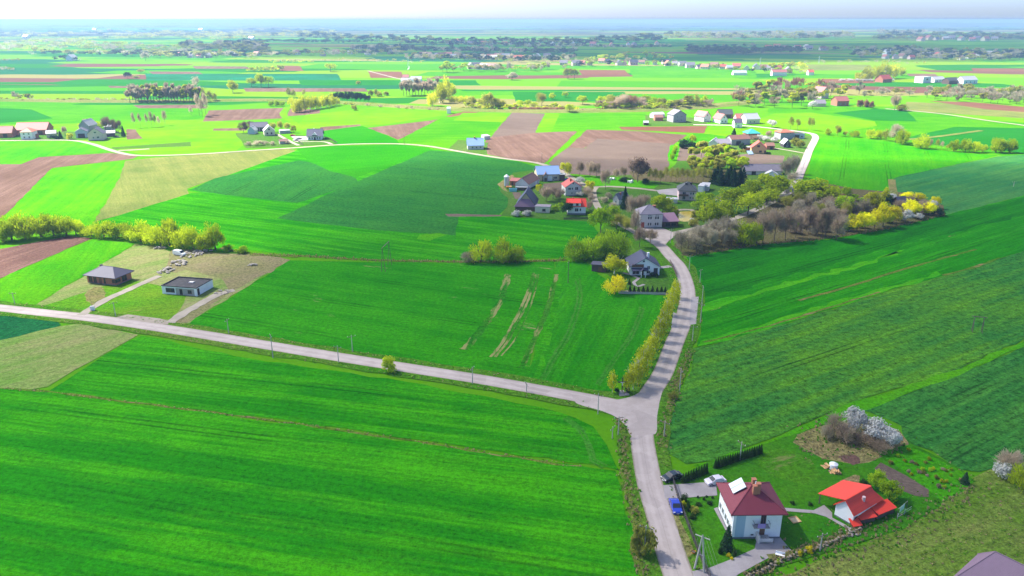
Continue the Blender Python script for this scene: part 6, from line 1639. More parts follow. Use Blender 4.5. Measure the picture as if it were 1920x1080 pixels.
wood('trees of the shaded villages left of centre', belt(170, [(60, 101), (200, 104), (300, 106), (360, 106), (420, 106), (480, 106), (560, 103), (680, 103), (760, 101)], 12, 16, 3.0, 8), ['grey', 'olive', 'olive', 'dark', 'farwood'])
wood('shaded wood left of centre', belt(90, [(340, 92), (420, 92), (480, 95), (500, 98)], 16, 20, 5, 41), ['farwood', 'grey', 'olive'])
wood('dark wood behind the shaded fields', belt(150, [(660, 96), (730, 95), (800, 96), (900, 99), (1000, 101), (1080, 100)], 12, 15, 3, 9), ['farwood', 'dark', 'farwood', 'grey'])
wood('dark pine wood on the far left centre', belt(70, [(445, 80), (520, 80), (600, 81), (700, 81)], 8, 12, 1.0, 10), ['dark'])
wood('wood between the shaded far villages', belt(260, [(560, 68), (640, 73), (740, 79), (830, 83), (920, 85), (1010, 83), (1090, 81), (1180, 77), (1240, 74)], 11, 16, 5, 11), ['farwood', 'dark', 'farwood', 'olive'])
wood('trees of the second shaded village line', belt(110, [(960, 90), (1080, 89), (1180, 91), (1260, 89)], 8, 12, 1.5, 40), ['farwood', 'grey', 'dark'])
wood('dark far wood right of centre', belt(130, [(1290, 98), (1350, 100), (1400, 101), (1500, 98)], 13, 15, 2.5, 12), ['farwood', 'dark', 'farwood'])
wood('scattered far trees at the dark wood', belt(60, [(1280, 90), (1370, 88), (1470, 92), (1560, 95), (1640, 92)], 8, 11, 2, 42), ['grey', 'olive', 'dark'])
wood('trees of the shaded far right village', belt(210, [(1600, 105), (1690, 101), (1730, 106), (1790, 108), (1860, 109), (1925, 106)], 13, 15, 7, 13), ['farwood', 'grey', 'dark', 'olive'])
wood('far right wood under the haze', belt(170, [(1250, 70), (1380, 71), (1490, 71), (1600, 70)], 10, 17, 4, 14), ['grey', 'olive', 'farwood'])
wood('dark far wood patch on the right', belt(40, [(1645, 64), (1690, 65), (1730, 64)], 10, 14, 1.0, 15), ['dark', 'grey'])
wood('hazy woods right of the far plain', belt(160, [(1640, 72), (1800, 70), (1925, 72)], 9, 17, 4, 43), ['farwood', 'olive'])
wood('hazy far left woods', belt(230, [(-20, 92), (60, 88), (140, 86), (220, 92), (300, 98), (380, 100)], 10, 19, 7, 18), ['olive', 'grey', 'willow', 'grey'])
wood('hazy woods beyond the left plain', belt(300, [(-20, 68), (120, 71), (300, 67), (420, 71), (520, 63), (640, 66)], 8, 24, 7, 19), ['farwood', 'olive'])
wood('farthest hazy woods', belt(330, [(-40, 53), (300, 55), (700, 58), (1100, 56), (1500, 53), (1960, 54)], 5, 34, 6, 20), ['farwood', 'dark', 'olive'])
wood('undergrowth of the stream wood', belt(60, [(1120, 203), (1180, 206), (1260, 204), (1330, 199)], 15, 18, 2, 51), ['olive', 'willow', 'bare', 'birch'], low=0.8)
wood('bushes along the stream willows', belt(34, [(870, 203), (920, 206), (1000, 205), (1080, 207)], 12, 14, 2, 52), ['olive', 'willow', 'birch'], low=0.8)
wood('undergrowth of the right hand wood', [(x, y, h, w) for x, y, h, w in scatter(60, [(1480, 385), (1520, 360), (1640, 375), (1720, 380), (1740, 405), (1660, 420), (1560, 440), (1480, 440)], 14, 22, 53)], ['olive', 'bare', 'lime', 'grey'], low=0.9)
wood('little dark far grove at the white farm', belt(14, [(102, 113), (125, 112), (150, 114)], 8, 8, 1, 21), ['dark', 'grey'])
wood('low bushes on the far left plain', belt(10, [(-5, 131), (28, 132)], 6, 9, 1, 22) + belt(8, [(5, 115), (38, 114)], 6, 9, .5, 23), ['grey', 'olive'])
wood('row of pale willows far left', belt(26, [(465, 134), (500, 134), (532, 132)], 10, 10, 1, 24) + belt(16, [(505, 118), (590, 118)], 7, 9, 1, 25), ['willow', 'olive', 'birch'])
wood('low hedge trees along the far fields', belt(20, [(600, 115), (690, 116), (800, 118)], 6, 10, 2, 26) + belt(16, [(1500, 119), (1620, 118), (1740, 120)], 6, 11, 1.5, 27), ['olive', 'grey'])
wood('scrub along the left embankment', belt(26, [(0, 188), (130, 189), (240, 189)], 6, 10, 1.5, 28) + belt(5, [(25, 186), (60, 187)], 14, 12, 1, 29), ['grey', 'olive'])
wood('scrub along the right stream bank', belt(40, [(640, 196), (800, 205), (960, 208), (1120, 208), (1330, 197)], 5, 10, 2, 30), ['bare', 'olive'])
for it, lf, lb in (((273, 114, 17, 15), 'grey', 'round grey tree alone on the far meadow'), ((240, 148, 14, 13), 'dark', 'dark tree on the left meadow'), ((255, 148, 7, 12), 'olive', 'low olive tree right of the dark meadow tree'), ((265, 137, 8, 14), 'olive', 'low tree by the far brown sliver'),
                   ((437, 174, 24, 20), 'birch', 'yellow green tree alone on the lime meadow'), ((472, 163, 18, 18), 'willow', 'pale willow left of its taller twin'), ((490, 164, 28, 20), 'willow', 'tall pale willow in the far meadow'), ((504, 163, 22, 18), 'lime', 'pale tree right of the tall willow'), ((620, 134, 16, 20), 'willow', 'round pale tree on the far field edge'),
                   ((960, 150, 15, 20), 'grey', 'round grey tree in the central meadow'), ((1065, 148, 22, 18), 'olive', 'left tree of the pair in the central meadow'), ((1077, 148, 20, 16), 'olive', 'right tree of the pair in the central meadow')):
    tree('round', lf, *it, lb, None)

# ------------------------------------------------------------------ tufts of grass and weeds along verges and field margins
GRASS_M = [leaf_mat('tuft_green', (0.05, 0.24, 0.004), (0.13, 0.30, 0.012), 0.5), leaf_mat('tuft_dry', (0.30, 0.25, 0.10), (0.42, 0.34, 0.18), 0.5)]


def tufts(lines, label, dens, spread, hmax, dry, seed):
    r = random.Random(seed)
    vv, ff, mi = [], [], []
    for (pix, off) in lines:
        pts = catmull([G(*p) for p in pix], 3.0)
        for a, b in zip(pts, pts[1:]):
            d = (b - a)
            n = max(1, int(d.length * dens))
            nn = Vector((-d.y, d.x, 0)).normalized()
            for _ in range(n):
                p = a.lerp(b, r.random()) + nn * (off + r.gauss(0, spread))
                h, w = hmax * r.uniform(0.3, 1.0), r.uniform(0.25, 0.7)
                k = len(vv)
                t = r.uniform(0, pi)
                m_ = 1 if r.random() < dry else 0
                for q in range(2):
                    e = Vector((cos(t + q * 1.5), sin(t + q * 1.5), 0)) * w / 2
                    lean = Vector((r.uniform(-.2, .2), r.uniform(-.2, .2), h))
                    k = len(vv)
                    vv += [p - e, p + e, p + e * 0.5 + lean, p - e * 0.7 + lean * r.uniform(0.7, 1.1)]
                    ff.append((k, k + 1, k + 2, k + 3)); mi.append(m_)
    o = mesh('grass', vv, ff, GRASS_M, mats=mi)
    return tag(o, label, kind='stuff')


tufts([(W_ROAD[2:-1], 4.3), (W_ROAD[2:-1], -4.3)], 'grass and weeds along the left hand road', 3.0, 0.5, 0.4, 0.3, 1)
tufts([(S_ROAD[1:9], 4.3), (S_ROAD[1:9], -4.3), (S_ROAD[11:17], 4.3), (S_ROAD[11:19], -4.3)], 'grass and weeds along the winding road', 3.0, 0.5, 0.4, 0.3, 2)
tufts([(((1160, 786), (1168, 800), (1172, 830), (1166, 862), (1172, 900)), 0), (((1296, 655), (1286, 680), (1272, 712), (1258, 760), (1246, 800), (1242, 840)), 0), (((1206, 1085), (1196, 1020), (1188, 960), (1176, 905)), 0)], 'tall dry weeds in the roadside ditches', 6.0, 0.8, 0.7, 0.6, 3)
tufts([(((470, 478), (560, 480), (700, 488), (870, 491), (1000, 490), (1062, 487)), 0), (((1290, 480), (1440, 457), (1520, 451), (1650, 431), (1770, 404)), 0)], 'dry weeds along the ditch and the wood edge', 3.0, 0.8, 0.9, 0.8, 4)
tufts([(((1500, 830), (1560, 800), (1640, 812), (1700, 835)), 0), (((1500, 840), (1580, 850), (1690, 845)), 0), (((1480, 1062), (1600, 1008), (1760, 950), (1830, 905)), 0), (((1440, 1090), (1700, 990)), 0)], 'long dry grass around the blossoming thorns and the meadow edge', 5.0, 2.2, 0.7, 0.65, 5)
tufts([(((1560, 1060), (1700, 1010), (1800, 960), (1900, 900)), 0), (((1640, 1075), (1760, 1020), (1900, 950)), 0), (((1740, 1075), (1800, 1040), (1860, 1000)), 0)], 'tussocks of the rough meadow', 5.0, 7.0, 0.35, 0.5, 6)
tufts([(((-20, 730), (100, 737), (590, 800), (1090, 876)), 0)], 'weeds on the thin boundary of the front field', 1.6, 0.3, 0.4, 0.7, 7)
tufts([(((1400, 1086), (1440, 1064), (1500, 1038), (1560, 1016), (1612, 993)), 0), (((1400, 1082), (1500, 1035), (1612, 990)), 0)], 'dry plants growing over the garden wall', 9.0, 0.6, 0.8, 0.7, 8)
# ------------------------------------------------------------------ poles, vehicles, yard things
POLE_W = plain_mat('concrete_pole', (0.42, 0.40, 0.37), 0.9, 0.15, 2.0)
POLE_D = plain_mat('tarred_pole', (0.14, 0.115, 0.095), 0.9, 0.2, 2.0)


def pole(px, py, hpx, label, dark=False, arm=1.2, rz=0.0):
    g = G(px, py)
    h = height_at(px, py, py - hpx)
    root = empty('utility_pole', g, rz, label, 'utility pole', 'utility poles of the village')
    m = POLE_D if dark else POLE_W
    MB().bar((0, 0, -0.2), (0, 0, h), 0.14, 0.08, 7).cap((0, 0, h), 0.1, 7).build('shaft', m, root)
    MB().box(-arm, arm, -0.06, 0.06, h - 0.55, h - 0.43).build('crossarm', POLE_D, root)
    for xx in (-arm + 0.1, 0.0, arm - 0.1):
        MB().bar((xx, 0, h - 0.43), (xx, 0, h - 0.2), 0.05, 0.04, 6).build('insulator', M['white'], root)
    return root, h


POLES = [(28, 571, 23, 'grey pole at the left end of the road'), (217, 593, 27, 'grey pole between the two bungalow drives'), (429, 626, 28, 'grey pole by the road below the wheat plot'), (512, 671, 44, 'tall grey pole on the near side of the road'),
         (635, 680, 32, 'grey pole at the verge near the lone bush'), (661, 660, 32, 'grey pole beyond the road near the lone bush'), (886, 720, 32, 'grey pole by the road left of the lime strip'), (987, 735, 18, 'short grey pole near the end of the lime strip'),
         (1121, 776, 38, 'grey pole at the mouth of the crossroads'), (1159, 816, 36, 'grey pole on the corner verge of the crossroads'), (1148, 822, 22, 'short thin pole in the corner ditch'), (1274, 733, 42, 'pole in the ditch right of the crossroads'),
         (1245, 819, 30, 'short pole in the ditch by the rapeseed'), (1292, 506, 27, 'pole at the road bend above the lay-by'), (1312, 531, 26, 'pole on the field edge above the lay-by'), (1316, 568, 32, 'pole directly right of the lay-by'), (1313, 606, 38, 'pole below the lay-by'), (1298, 640, 30, 'pole at the wheat corner below the lay-by'),
         (1257, 456, 27, 'street lamp like pole at the square'), (1065, 531, 42, 'dark pole in the wheat left of the purple roofed shed'), (1387, 864, 36, 'pole standing behind the long thuja hedge'), (1208, 1039, 54, 'tall pole in the big olive bush'),
         (1537, 1034, 34, 'pole with a lamp at the garden wall'), (758, 271, 20, 'dark pole by the triangular ploughed field'), (1016, 305, 18, 'dark pole at the edge of the ridged field'), (1187, 332, 30, 'thin pole among the bare trees'), (1900, 350, 10, 'small post in the blue green field')]
for i, (x, y, h, lb) in enumerate(POLES):
    pole(x, y, h, lb, dark=(x in (1065, 758, 1016, 1187)), rz=(i * 0.7) % 3)
# A-frame pole with its wires
g = G(1311, 1071)
hA = height_at(1311, 1071, 1003)
rA = empty('utility_pole', g, -0.6, 'big A shaped concrete pole at the drive entrance with wires', 'utility pole', 'utility poles of the village')
MB().bar((-0.9, 0, -0.2), (0, 0, hA), 0.2, 0.12, 7).build('leg', POLE_W, rA)
MB().bar((0.9, 0, -0.2), (0.02, 0, hA), 0.2, 0.12, 7).build('leg', POLE_W, rA)
MB().box(-1.3, 1.3, -0.07, 0.07, hA - 0.5, hA - 0.36).build('crossarm', POLE_W, rA)
MB().box(-0.5, 0.5, -0.05, 0.05, hA * 0.45, hA * 0.45 + 0.12).build('brace', POLE_W, rA)
WIRE = plain_mat('wire', (0.30, 0.30, 0.28), 0.4, 0.1, metal=0.6)
for k in range(5):
    a = g + Vector((-1.0 + 0.5 * k, 0.1, hA - 0.3))
    b = G(1345 + 9 * k, 1200) + Vector((0, 0, 3.2))
    mb = MB()
    prev = a
    for q in range(1, 9):
        t = q / 8
        p = a.lerp(b, t) - Vector((0, 0, 1.2 * 4 * t * (1 - t) * 0.25))
        mb.bar(prev, p, 0.022, n=3)
        prev = p
    mb.build('wire', WIRE, rA).matrix_parent_inverse = rA.matrix_world.inverted()
for w_ in rA.children:
    if w_.name.startswith('wire'):
        w_.matrix_parent_inverse = (Matrix.Translation(g) @ Matrix.Rotation(-0.6, 4, 'Z')).inverted()


def pylon(px, py, hpx, px2, py2, label):
    a, b = G(px, py), G(px2, py2)
    h = height_at(px, py, py - hpx)
    root = empty('pylon', (a + b) / 2, atan2(b.y - a.y, b.x - a.x), label, 'pylon')
    w = (b - a).length / 2
    for s in (-1, 1):
        MB().bar((s * w, 0.8, -.2), (s * w, 0, h), 0.1, 0.07, 6).build('leg', POLE_D, root)
        MB().bar((s * w, -0.8, -.2), (s * w, 0, h), 0.1, 0.07, 6).build('leg', POLE_D, root)
    MB().box(-w - 0.8, w + 0.8, -0.09, 0.09, h - 0.3, h - 0.1).build('crossarm', POLE_D, root)
    for s in (-1, 0, 1): MB().bar((s * w, 0, h - 0.3), (s * w, 0, h - 0.8), 0.07, n=6).build('insulator', M['rail'], root)


pylon(719, 510, 46, 731, 497, 'dark twin legged power pylon in the wheat')
pylon(1822, 622, 30, 1840, 624, 'grey twin post pylon in the rapeseed')
# far steel pylons on the plain
for (x, y, h) in ((766, 130, 24), (1535, 119, 14), (1425, 122, 14)):
    a = G(x, y)
    hh = height_at(x, y, y - h)
    root = empty('pylon', a, 0.4, 'thin lattice pylon far away on the hazy plain at %s' % {766: 'the left of centre', 1535: 'the right', 1425: 'the right of centre'}[x], 'pylon')
    mb = MB()
    for (sx, sy) in ((-1, -1), (1, -1), (1, 1), (-1, 1)): mb.bar((sx * hh * .08, sy * hh * .08, 0), (sx * 0.2, sy * 0.2, hh), 0.14, 0.1, 4)
    for k in range(8):
        z0_, z1_ = hh * k / 8, hh * (k + 1) / 8
        w0, w1 = hh * .08 * (1 - k / 8), hh * .08 * (1 - (k + 1) / 8)
        mb.bar((-w0, -w0, z0_), (w1, -w1, z1_), 0.08, n=3).bar((w0, w0, z0_), (-w1, w1, z1_), 0.08, n=3)
    mb.build('tower', M['galv'], root)
    MB().box(-hh * .2, hh * .2, -0.1, 0.1, hh * .8, hh * .8 + 0.3).box(-hh * .14, hh * .14, -0.1, 0.1, hh * .92, hh * .92 + 0.3).build('crossarm', M['galv'], root)


def paint(name, col):
    return NT(name).bsdf(col, 0.25, 0.5, 0.0, **{'Coat Weight': 0.6})


TYRE = plain_mat('tyre', (0.02, 0.02, 0.02), 0.9, 0.1)
RIM = plain_mat('rim', (0.45, 0.45, 0.47), 0.35, 0.05, metal=0.8)
LAMP = NT('lamp_glass').bsdf((0.75, 0.75, 0.78), 0.1, 0.5)
RED_L = NT('tail_glass').bsdf((0.4, 0.02, 0.02), 0.2, 0.5)


def car(px, py, px2, py2, col, label, L=4.5, Wd=1.8, Hh=1.5, van=False, parts=True):
    """car standing with its middle at (px, py), nose towards (px2, py2)"""
    g, q = G(px, py), G(px2, py2)
    d = q - g
    root = empty('van' if van else 'car', g, atan2(d.y, d.x), label, 'van' if van else 'car')
    pm = paint('paint', col)
    if van:
        prof = [(-.5, .28), (-.5, .62), (-.49, .95), (-.46, 1.0), (.16, 1.0), (.33, .62), (.46, .5), (.5, .42), (.5, .2), (-.5, .2)]
    else:
        prof = [(-.5, .25), (-.5, .55), (-.47, .64), (-.36, .67), (-.27, .95), (-.18, 1.0), (.08, 1.0), (.26, .68), (.44, .58), (.5, .48), (.5, .22), (-.5, .2)]
    n = len(prof)
    vv, ff = [], []
    for s in (-1, 1):
        for (u, z) in prof:
            inset = 0.0 if z < 0.66 else (z - 0.66) * 0.5
            vv.append((u * L, s * (Wd / 2 - inset * Wd * 0.45), z * Hh))
    for i in range(n):
        ff.append((i, (i + 1) % n, n + (i + 1) % n, n + i))
    ff += [tuple(range(n))[::-1], tuple(range(n, 2 * n))]
    o = mesh('body', vv, ff, pm, root)
    bm = bmesh.new(); bm.from_mesh(o.data)
    bmesh.ops.recalc_face_normals(bm, faces=bm.faces[:])
    bmesh.ops.bevel(bm, geom=bm.edges[:], offset=0.05, segments=2, affect='EDGES', profile=0.6)
    bm.to_mesh(o.data); bm.free()
    ws = Wd / 2
    if van:
        for s in (-1, 1): MB().poly([(.10 * L, s * (ws - .12), .66 * Hh), (.29 * L, s * (ws - .05), .66 * Hh), (.18 * L, s * (ws - .14), .92 * Hh), (.10 * L, s * (ws - .14), .92 * Hh)]).build('side_window', GLASS, root)
        MB().poly([(.335 * L, -ws + .15, .66 * Hh), (.335 * L, ws - .15, .66 * Hh), (.20 * L, ws - .22, .96 * Hh), (.20 * L, -ws + .22, .96 * Hh)]).build('windscreen', GLASS, root)
    else:
        for s in (-1, 1): MB().slab([(-.33 * L, s * (ws - .01), .69 * Hh), (.22 * L, s * (ws - .01), .69 * Hh), (.08 * L, s * (ws - .13), .95 * Hh), (-.25 * L, s * (ws - .13), .95 * Hh)], 0.02).build('side_window', GLASS, root)
        MB().slab([(.265 * L, -ws + .12, .70 * Hh), (.265 * L, ws - .12, .70 * Hh), (.10 * L, ws - .25, 1.0 * Hh), (.10 * L, -ws + .25, 1.0 * Hh)], 0.015).build('windscreen', GLASS, root)
        MB().slab([(-.365 * L, -ws + .14, .70 * Hh), (-.365 * L, ws - .14, .70 * Hh), (-.275 * L, ws - .25, .97 * Hh), (-.275 * L, -ws + .25, .97 * Hh)], 0.015).build('rear_window', GLASS, root)
    for u in (-.31, .31):
        for s in (-1, 1):
            y = s * (ws - 0.08)
            wv = MB()
            wv.bar((u * L, y - 0.1, 0.32), (u * L, y + 0.1, 0.32), 0.32, n=14)
            for e in (-0.1, 0.1): wv.poly([(u * L + cos(t * pi / 7) * .32, y + e, .32 + sin(t * pi / 7) * .32) for t in range(14)])
            wh = wv.build('wheel', TYRE, root)
            MB().bar((u * L, y + s * .101, 0.32), (u * L, y + s * .12, 0.32), 0.2, n=10).poly([(u * L + cos(t * pi / 5) * .2, y + s * .12, .32 + sin(t * pi / 5) * .2) for t in range(10)]).build('rim', RIM, wh)
    for s in (-1, 1):
        MB().box(.475 * L, .505 * L, s * ws * .78 - .16, s * ws * .78 + .16, .46 * Hh, .54 * Hh).build('headlight', LAMP, root)
        MB().box(-.508 * L, -.49 * L, s * ws * .8 - .12, s * ws * .8 + .12, .5 * Hh, .6 * Hh).build('tail_light', RED_L, root)
    MB().box(.497 * L, .51 * L, -.26, .26, .27 * Hh, .34 * Hh).build('number_plate', M['white'], root)
    return root


car(1260, 899, 1246, 903, (0.012, 0.022, 0.03), 'dark suv parked at the end of the thuja hedge', 4.6, 1.85, 1.65)
car(1266, 954, 1272, 970, (0.02, 0.05, 0.42), 'bright blue car parked beside the road', 4.5, 1.8, 1.55)
car(1341, 906, 1330, 908, (0.62, 0.58, 0.68), 'pale lilac car parked behind the maroon roofed house', 4.3, 1.8, 1.5)
car(337, 479, 349, 481, (0.75, 0.77, 0.78), 'white van parked among rubble by the willow hedge', 5.4, 2.0, 2.2, van=True)
car(554, 264, 558, 263, (0.7, 0.7, 0.72), 'white car parked left of the dark roofed house', 4.4, 1.8, 1.5)
car(561, 261.5, 565, 261, (0.05, 0.05, 0.08), 'dark car parked left of the dark roofed house', 4.4, 1.8, 1.5)
car(549, 255.5, 552, 255.5, (0.5, 0.03, 0.03), 'red car parked behind the white and dark cars', 4.4, 1.8, 1.5)
car(219, 258, 224, 258, (0.02, 0.02, 0.025), 'black car parked right of the black shed', 4.5, 1.8, 1.5)
car(1486, 354, 1490, 350, (0.7, 0.7, 0.72), 'white car parked on the hill lane', 4.4, 1.8, 1.5)
car(1062, 340, 1067, 342, (0.04, 0.12, 0.5), 'blue tractor sized car by the blue roofed barn', 4.0, 1.9, 1.9)


def solid(name, label, cat, px, py, rz, parts, group=None):
    root = empty(name, G(px, py), rz, label, cat, group)
    for (nm, mb, m) in parts:
        mb.build(nm, m, root)
    return root


# silo, tank, digger of the farm
hs = height_at(950, 350, 331)
mb = MB().bar((0, 0, 0.6), (0, 0, hs), 1.45, n=20)
ri = MB()
for k in range(7): ri.bar((0, 0, 0.8 + k * (hs - 1) / 7), (0, 0, 0.9 + k * (hs - 1) / 7), 1.5, n=20)
legs = MB()
for k in range(6): legs.bar((cos(k * pi / 3) * 1.35, sin(k * pi / 3) * 1.35, -.1), (cos(k * pi / 3) * 1.35, sin(k * pi / 3) * 1.35, 0.8), 0.08, n=4)
solid('silo', 'galvanised feed silo with a pale conical cap', 'silo', 950, 350, 0, [('drum', mb, M['galv']), ('hoop', ri, M['galv']), ('leg', legs, M['rail']), ('cap', MB().bar((0, 0, hs + .003), (0, 0, hs + 1.3), 1.62, 0.15, 20).cap((0, 0, hs + 1.3), 0.15, 20), M['white'])])
TEALP = paint('teal_paint', (0.18, 0.55, 0.58))
solid('water_tank', 'pale teal open tank before the silo', 'tank', 962, 359, -0.05, [('tank_wall', MB().box(-2.1, 2.1, -1.2, -1.05, 0, 1.6).box(-2.1, 2.1, 1.05, 1.2, 0, 1.6).box(-2.1, -1.95, -1.049, 1.049, 0, 1.6).box(1.95, 2.1, -1.049, 1.049, 0, 1.6), TEALP), ('water', MB().box(-1.94, 1.94, -1.04, 1.04, 0.05, 1.2), NT('tank_water').bsdf((0.04, 0.12, 0.16), 0.1, 0.5))])
ORP = paint('orange_paint', (0.75, 0.25, 0.02))
solid('farm_trailer', 'orange farm trailer behind the teal tank', 'trailer', 954, 354, 0.1, [('tub', MB().box(-1.6, 1.6, -0.9, 0.9, 0.7, 1.5), ORP), ('wheel', MB().bar((-0.7, -1.0, 0.4), (-0.7, -0.8, 0.4), 0.4, n=12).bar((-0.7, 0.8, 0.4), (-0.7, 1.0, 0.4), 0.4, n=12), TYRE), ('drawbar', MB().bar((1.6, 0, 0.7), (2.8, 0, 0.5), 0.06, n=4), M['rail'])])
# hay bales
WRAP = plain_mat('bale_wrap', (0.72, 0.72, 0.74), 0.4, 0.05)
for i, (x, y) in enumerate(((1145.5, 337.5), (1150.5, 337.5), (1179, 343), (1183, 343.5), (1185, 342))):
    o = MB().bar((0, -0.7, 0.75), (0, 0.7, 0.75), 0.75, n=16).poly([(cos(t * pi / 8) * .75, -.7, .75 + sin(t * pi / 8) * .75) for t in range(16)]).poly([(cos(t * pi / 8) * .75, .7, .75 + sin(t * pi / 8) * .75) for t in range(16)]).build('hay_bale', WRAP)
    o.location = G(x, y)
    o.rotation_euler = (0, 0, i * 0.8)
    tag(o, ['left wrapped white bale of the pair on the lane lawn', 'right wrapped white bale of the pair on the lane lawn', 'left white bale below the large bare tree', 'right white bale below the large bare tree', 'rear white bale below the large bare tree'][i], 'hay bale', 'white wrapped bales')
# ochre pond
POND = NT('pond_water')
POND.bsdf(POND.mix(POND.noise(POND.pos(), 0.25, 3.0), (0.30, 0.23, 0.012), (0.40, 0.30, 0.02)), 0.15, 0.4)
F('water', [(1272, 398), (1285, 397), (1298, 397), (1302, 405), (1298, 414), (1282, 416), (1271, 412)], POND.m, 'ochre water of the village pond', jit=0.2, curve=True, step=2)
ribbon('pond_bank', [(1262, 396), (1272, 394.5), (1285, 393.5), (1297, 394), (1304, 399)], 3.0, gravel, 'pale dry bank of the pond', step=2, jit=0.3)
# wayside cross
CROSS = plain_mat('dark_cross', (0.05, 0.045, 0.04), 0.7, 0.1)
solid('wayside_cross', 'dark wayside cross on its paved pad between two round bushes', 'cross', 1166, 737, 0.0, [('shaft', MB().box(-.13, .13, -.13, .13, 0.5, 4.0), CROSS), ('crossbar', MB().box(-1.1, 1.1, -.12, .12, 3.0, 3.25).box(-.13, .13, -.12, .12, 3.999, 4.4), CROSS), ('plinth', MB().box(-.6, .6, -.6, .6, 0, 0.5), M['stone']), ('figure', MB().box(-.5, .5, -.2, -.131, 3.02, 3.16).box(-.09, .09, -.2, -.131, 2.2, 3.0), M['white'])])
# sandpit, tank and log piles, rubble
WOODP = plain_mat('pine_boards', (0.55, 0.33, 0.15), 0.8, 0.2, 2.0)
SAND = plain_mat('sand', (0.55, 0.44, 0.27), 0.95, 0.1, 2.0)
solid('sandpit', 'square wooden sandpit on the lawn right of the house', 'sandpit', 1490, 976, 0.25, [('board', MB().box(-.9, .9, -.9, -.78, 0, .28).box(-.9, .9, .78, .9, 0, .28).box(-.9, -.78, -.779, .779, 0, .28).box(.78, .9, -.779, .779, 0, .28), WOODP), ('sand', MB().box(-.775, .775, -.775, .775, 0, .16), SAND)])
solid('water_tank', 'white covered water tank beside the log piles', 'tank', 1562, 879, 0.3, [('tank_wall', MB().bar((0, 0, 0), (0, 0, 1.2), 0.85, n=14), M['white']), ('cover', MB().bar((0, 0, 1.203), (0, 0, 1.6), 0.9, 0.25, 14).cap((0, 0, 1.6), 0.25, 14), M['white']), ('base', MB().box(-1, 1, -1, 1, -.1, 0.12), M['rail'])])


def log_pile(px, py, w, n, label, rz):
    root = empty('log_pile', G(px, py), rz, label, 'log pile')
    r = random.Random(px)
    base = None
    for k in range(n):
        lay = 0 if k < n * .45 else (1 if k < n * .8 else 2)
        x = r.uniform(-w, w) * (1 - 0.25 * lay)
        me = MB().bar((0, -.6, 0), (0, .6, 0), 0.14, n=7).poly([(cos(t * 2 * pi / 7) * .14, -.6, sin(t * 2 * pi / 7) * .14) for t in range(7)]).build('log', WOODP if k % 2 else BARK, root) if base is None or k < 2 else link('log', base, parent=root)
        base = me.data
        me.location = (x, r.uniform(-.3, .3), 0.14 + lay * 0.26)
        me.rotation_euler = (0, r.uniform(0, 3), r.uniform(-.35, .35))


log_pile(1549, 876, 0.7, 16, 'small pile of sawn logs left of the white tank', 0.2)
log_pile(1566, 887, 1.2, 24, 'long pile of split logs before the white tank', 0.1)
ROCK = plain_mat('rubble_stone', (0.34, 0.31, 0.27), 0.95, 0.35, 2.0)


def rock_mesh(seed):
    r = random.Random(seed)
    bm = bmesh.new()
    bmesh.ops.create_icosphere(bm, subdivisions=1, radius=0.5)
    for v in bm.verts: v.co = Vector((v.co.x * r.uniform(.7, 1.3), v.co.y * r.uniform(.7, 1.2), v.co.z * r.uniform(.5, .9)))
    me = bpy.data.meshes.new('stone')
    bm.to_mesh(me); bm.free()
    me.materials.append(ROCK)
    return me


ROCKS = [rock_mesh(k) for k in range(5)]
ROCK_D = plain_mat('wall_stone', (0.24, 0.20, 0.15), 0.95, 0.35, 2.0)
WALL_ROCKS = []
for _m in ROCKS:
    _c = _m.copy()
    _c.materials[0] = ROCK_D
    WALL_ROCKS.append(_c)


def heap(name, label, cat, px, py, rx, ry, n, smin, smax, seed):
    root = empty(name, G(px, py), 0, label, cat)
    r = random.Random(seed)
    for k in range(n):
        a, q = r.uniform(0, 6.28), sqrt(r.random())
        o = link('stone', ROCKS[k % 5], parent=root)
        s = r.uniform(smin, smax)
        o.location = (cos(a) * q * rx, sin(a) * q * ry, s * 0.25 + (1 - q) * 0.6)
        o.scale = (s, s, s * .8)
        o.rotation_euler = (0, 0, r.uniform(0, 6))
    return root


heap('rubble_heap', 'pale rubble heap along the dirt drive', 'rubble heap', 312, 508, 3.0, 4.0, 40, 0.5, 1.4, 3)
heap('rubble_heap', 'grey rubble heap below the white van', 'rubble heap', 335, 494, 4.0, 4.0, 40, 0.5, 1.6, 4)
heap('rubble_heap', 'flat pale slab heap near the hedge', 'rubble heap', 301, 466, 3.0, 1.6, 18, 0.6, 1.5, 5)
heap('rubble_heap', 'brown debris right of the white van', 'rubble heap', 358, 478, 5.0, 5.0, 50, 0.5, 1.3, 6)
heap('rubble_heap', 'white bag pile at the end of the hedge', 'rubble heap', 380, 472, 4.5, 2.0, 20, 0.8, 1.6, 7)
heap('rubble_heap', 'stone pile beside the flat roofed bungalow', 'rubble heap', 418, 549, 3.0, 3.0, 22, 0.4, 1.0, 8)
heap('rubble_heap', 'dark debris heap on the bare tan ground', 'rubble heap', 474, 498, 2.0, 1.3, 16, 0.6, 1.2, 9)
heap('rubble_heap', 'dump of stones beside the pink house', 'rubble heap', 1345, 374, 6, 5, 40, 0.5, 1.4, 10)
heap('rubble_heap', 'garden clutter heap by the shed path', 'rubble heap', 1592, 1002, 2.0, 1.4, 22, 0.25, 0.6, 11)
solid('transformer_box', 'small white cabinet by the bungalow drive', 'cabinet', 174, 582, 0.2, [('body', MB().box(-.6, .6, -.4, .4, 0, 1.4), M['white']), ('cap', MB().box(-.66, .66, -.46, .46, 1.403, 1.5), M['grey'])])
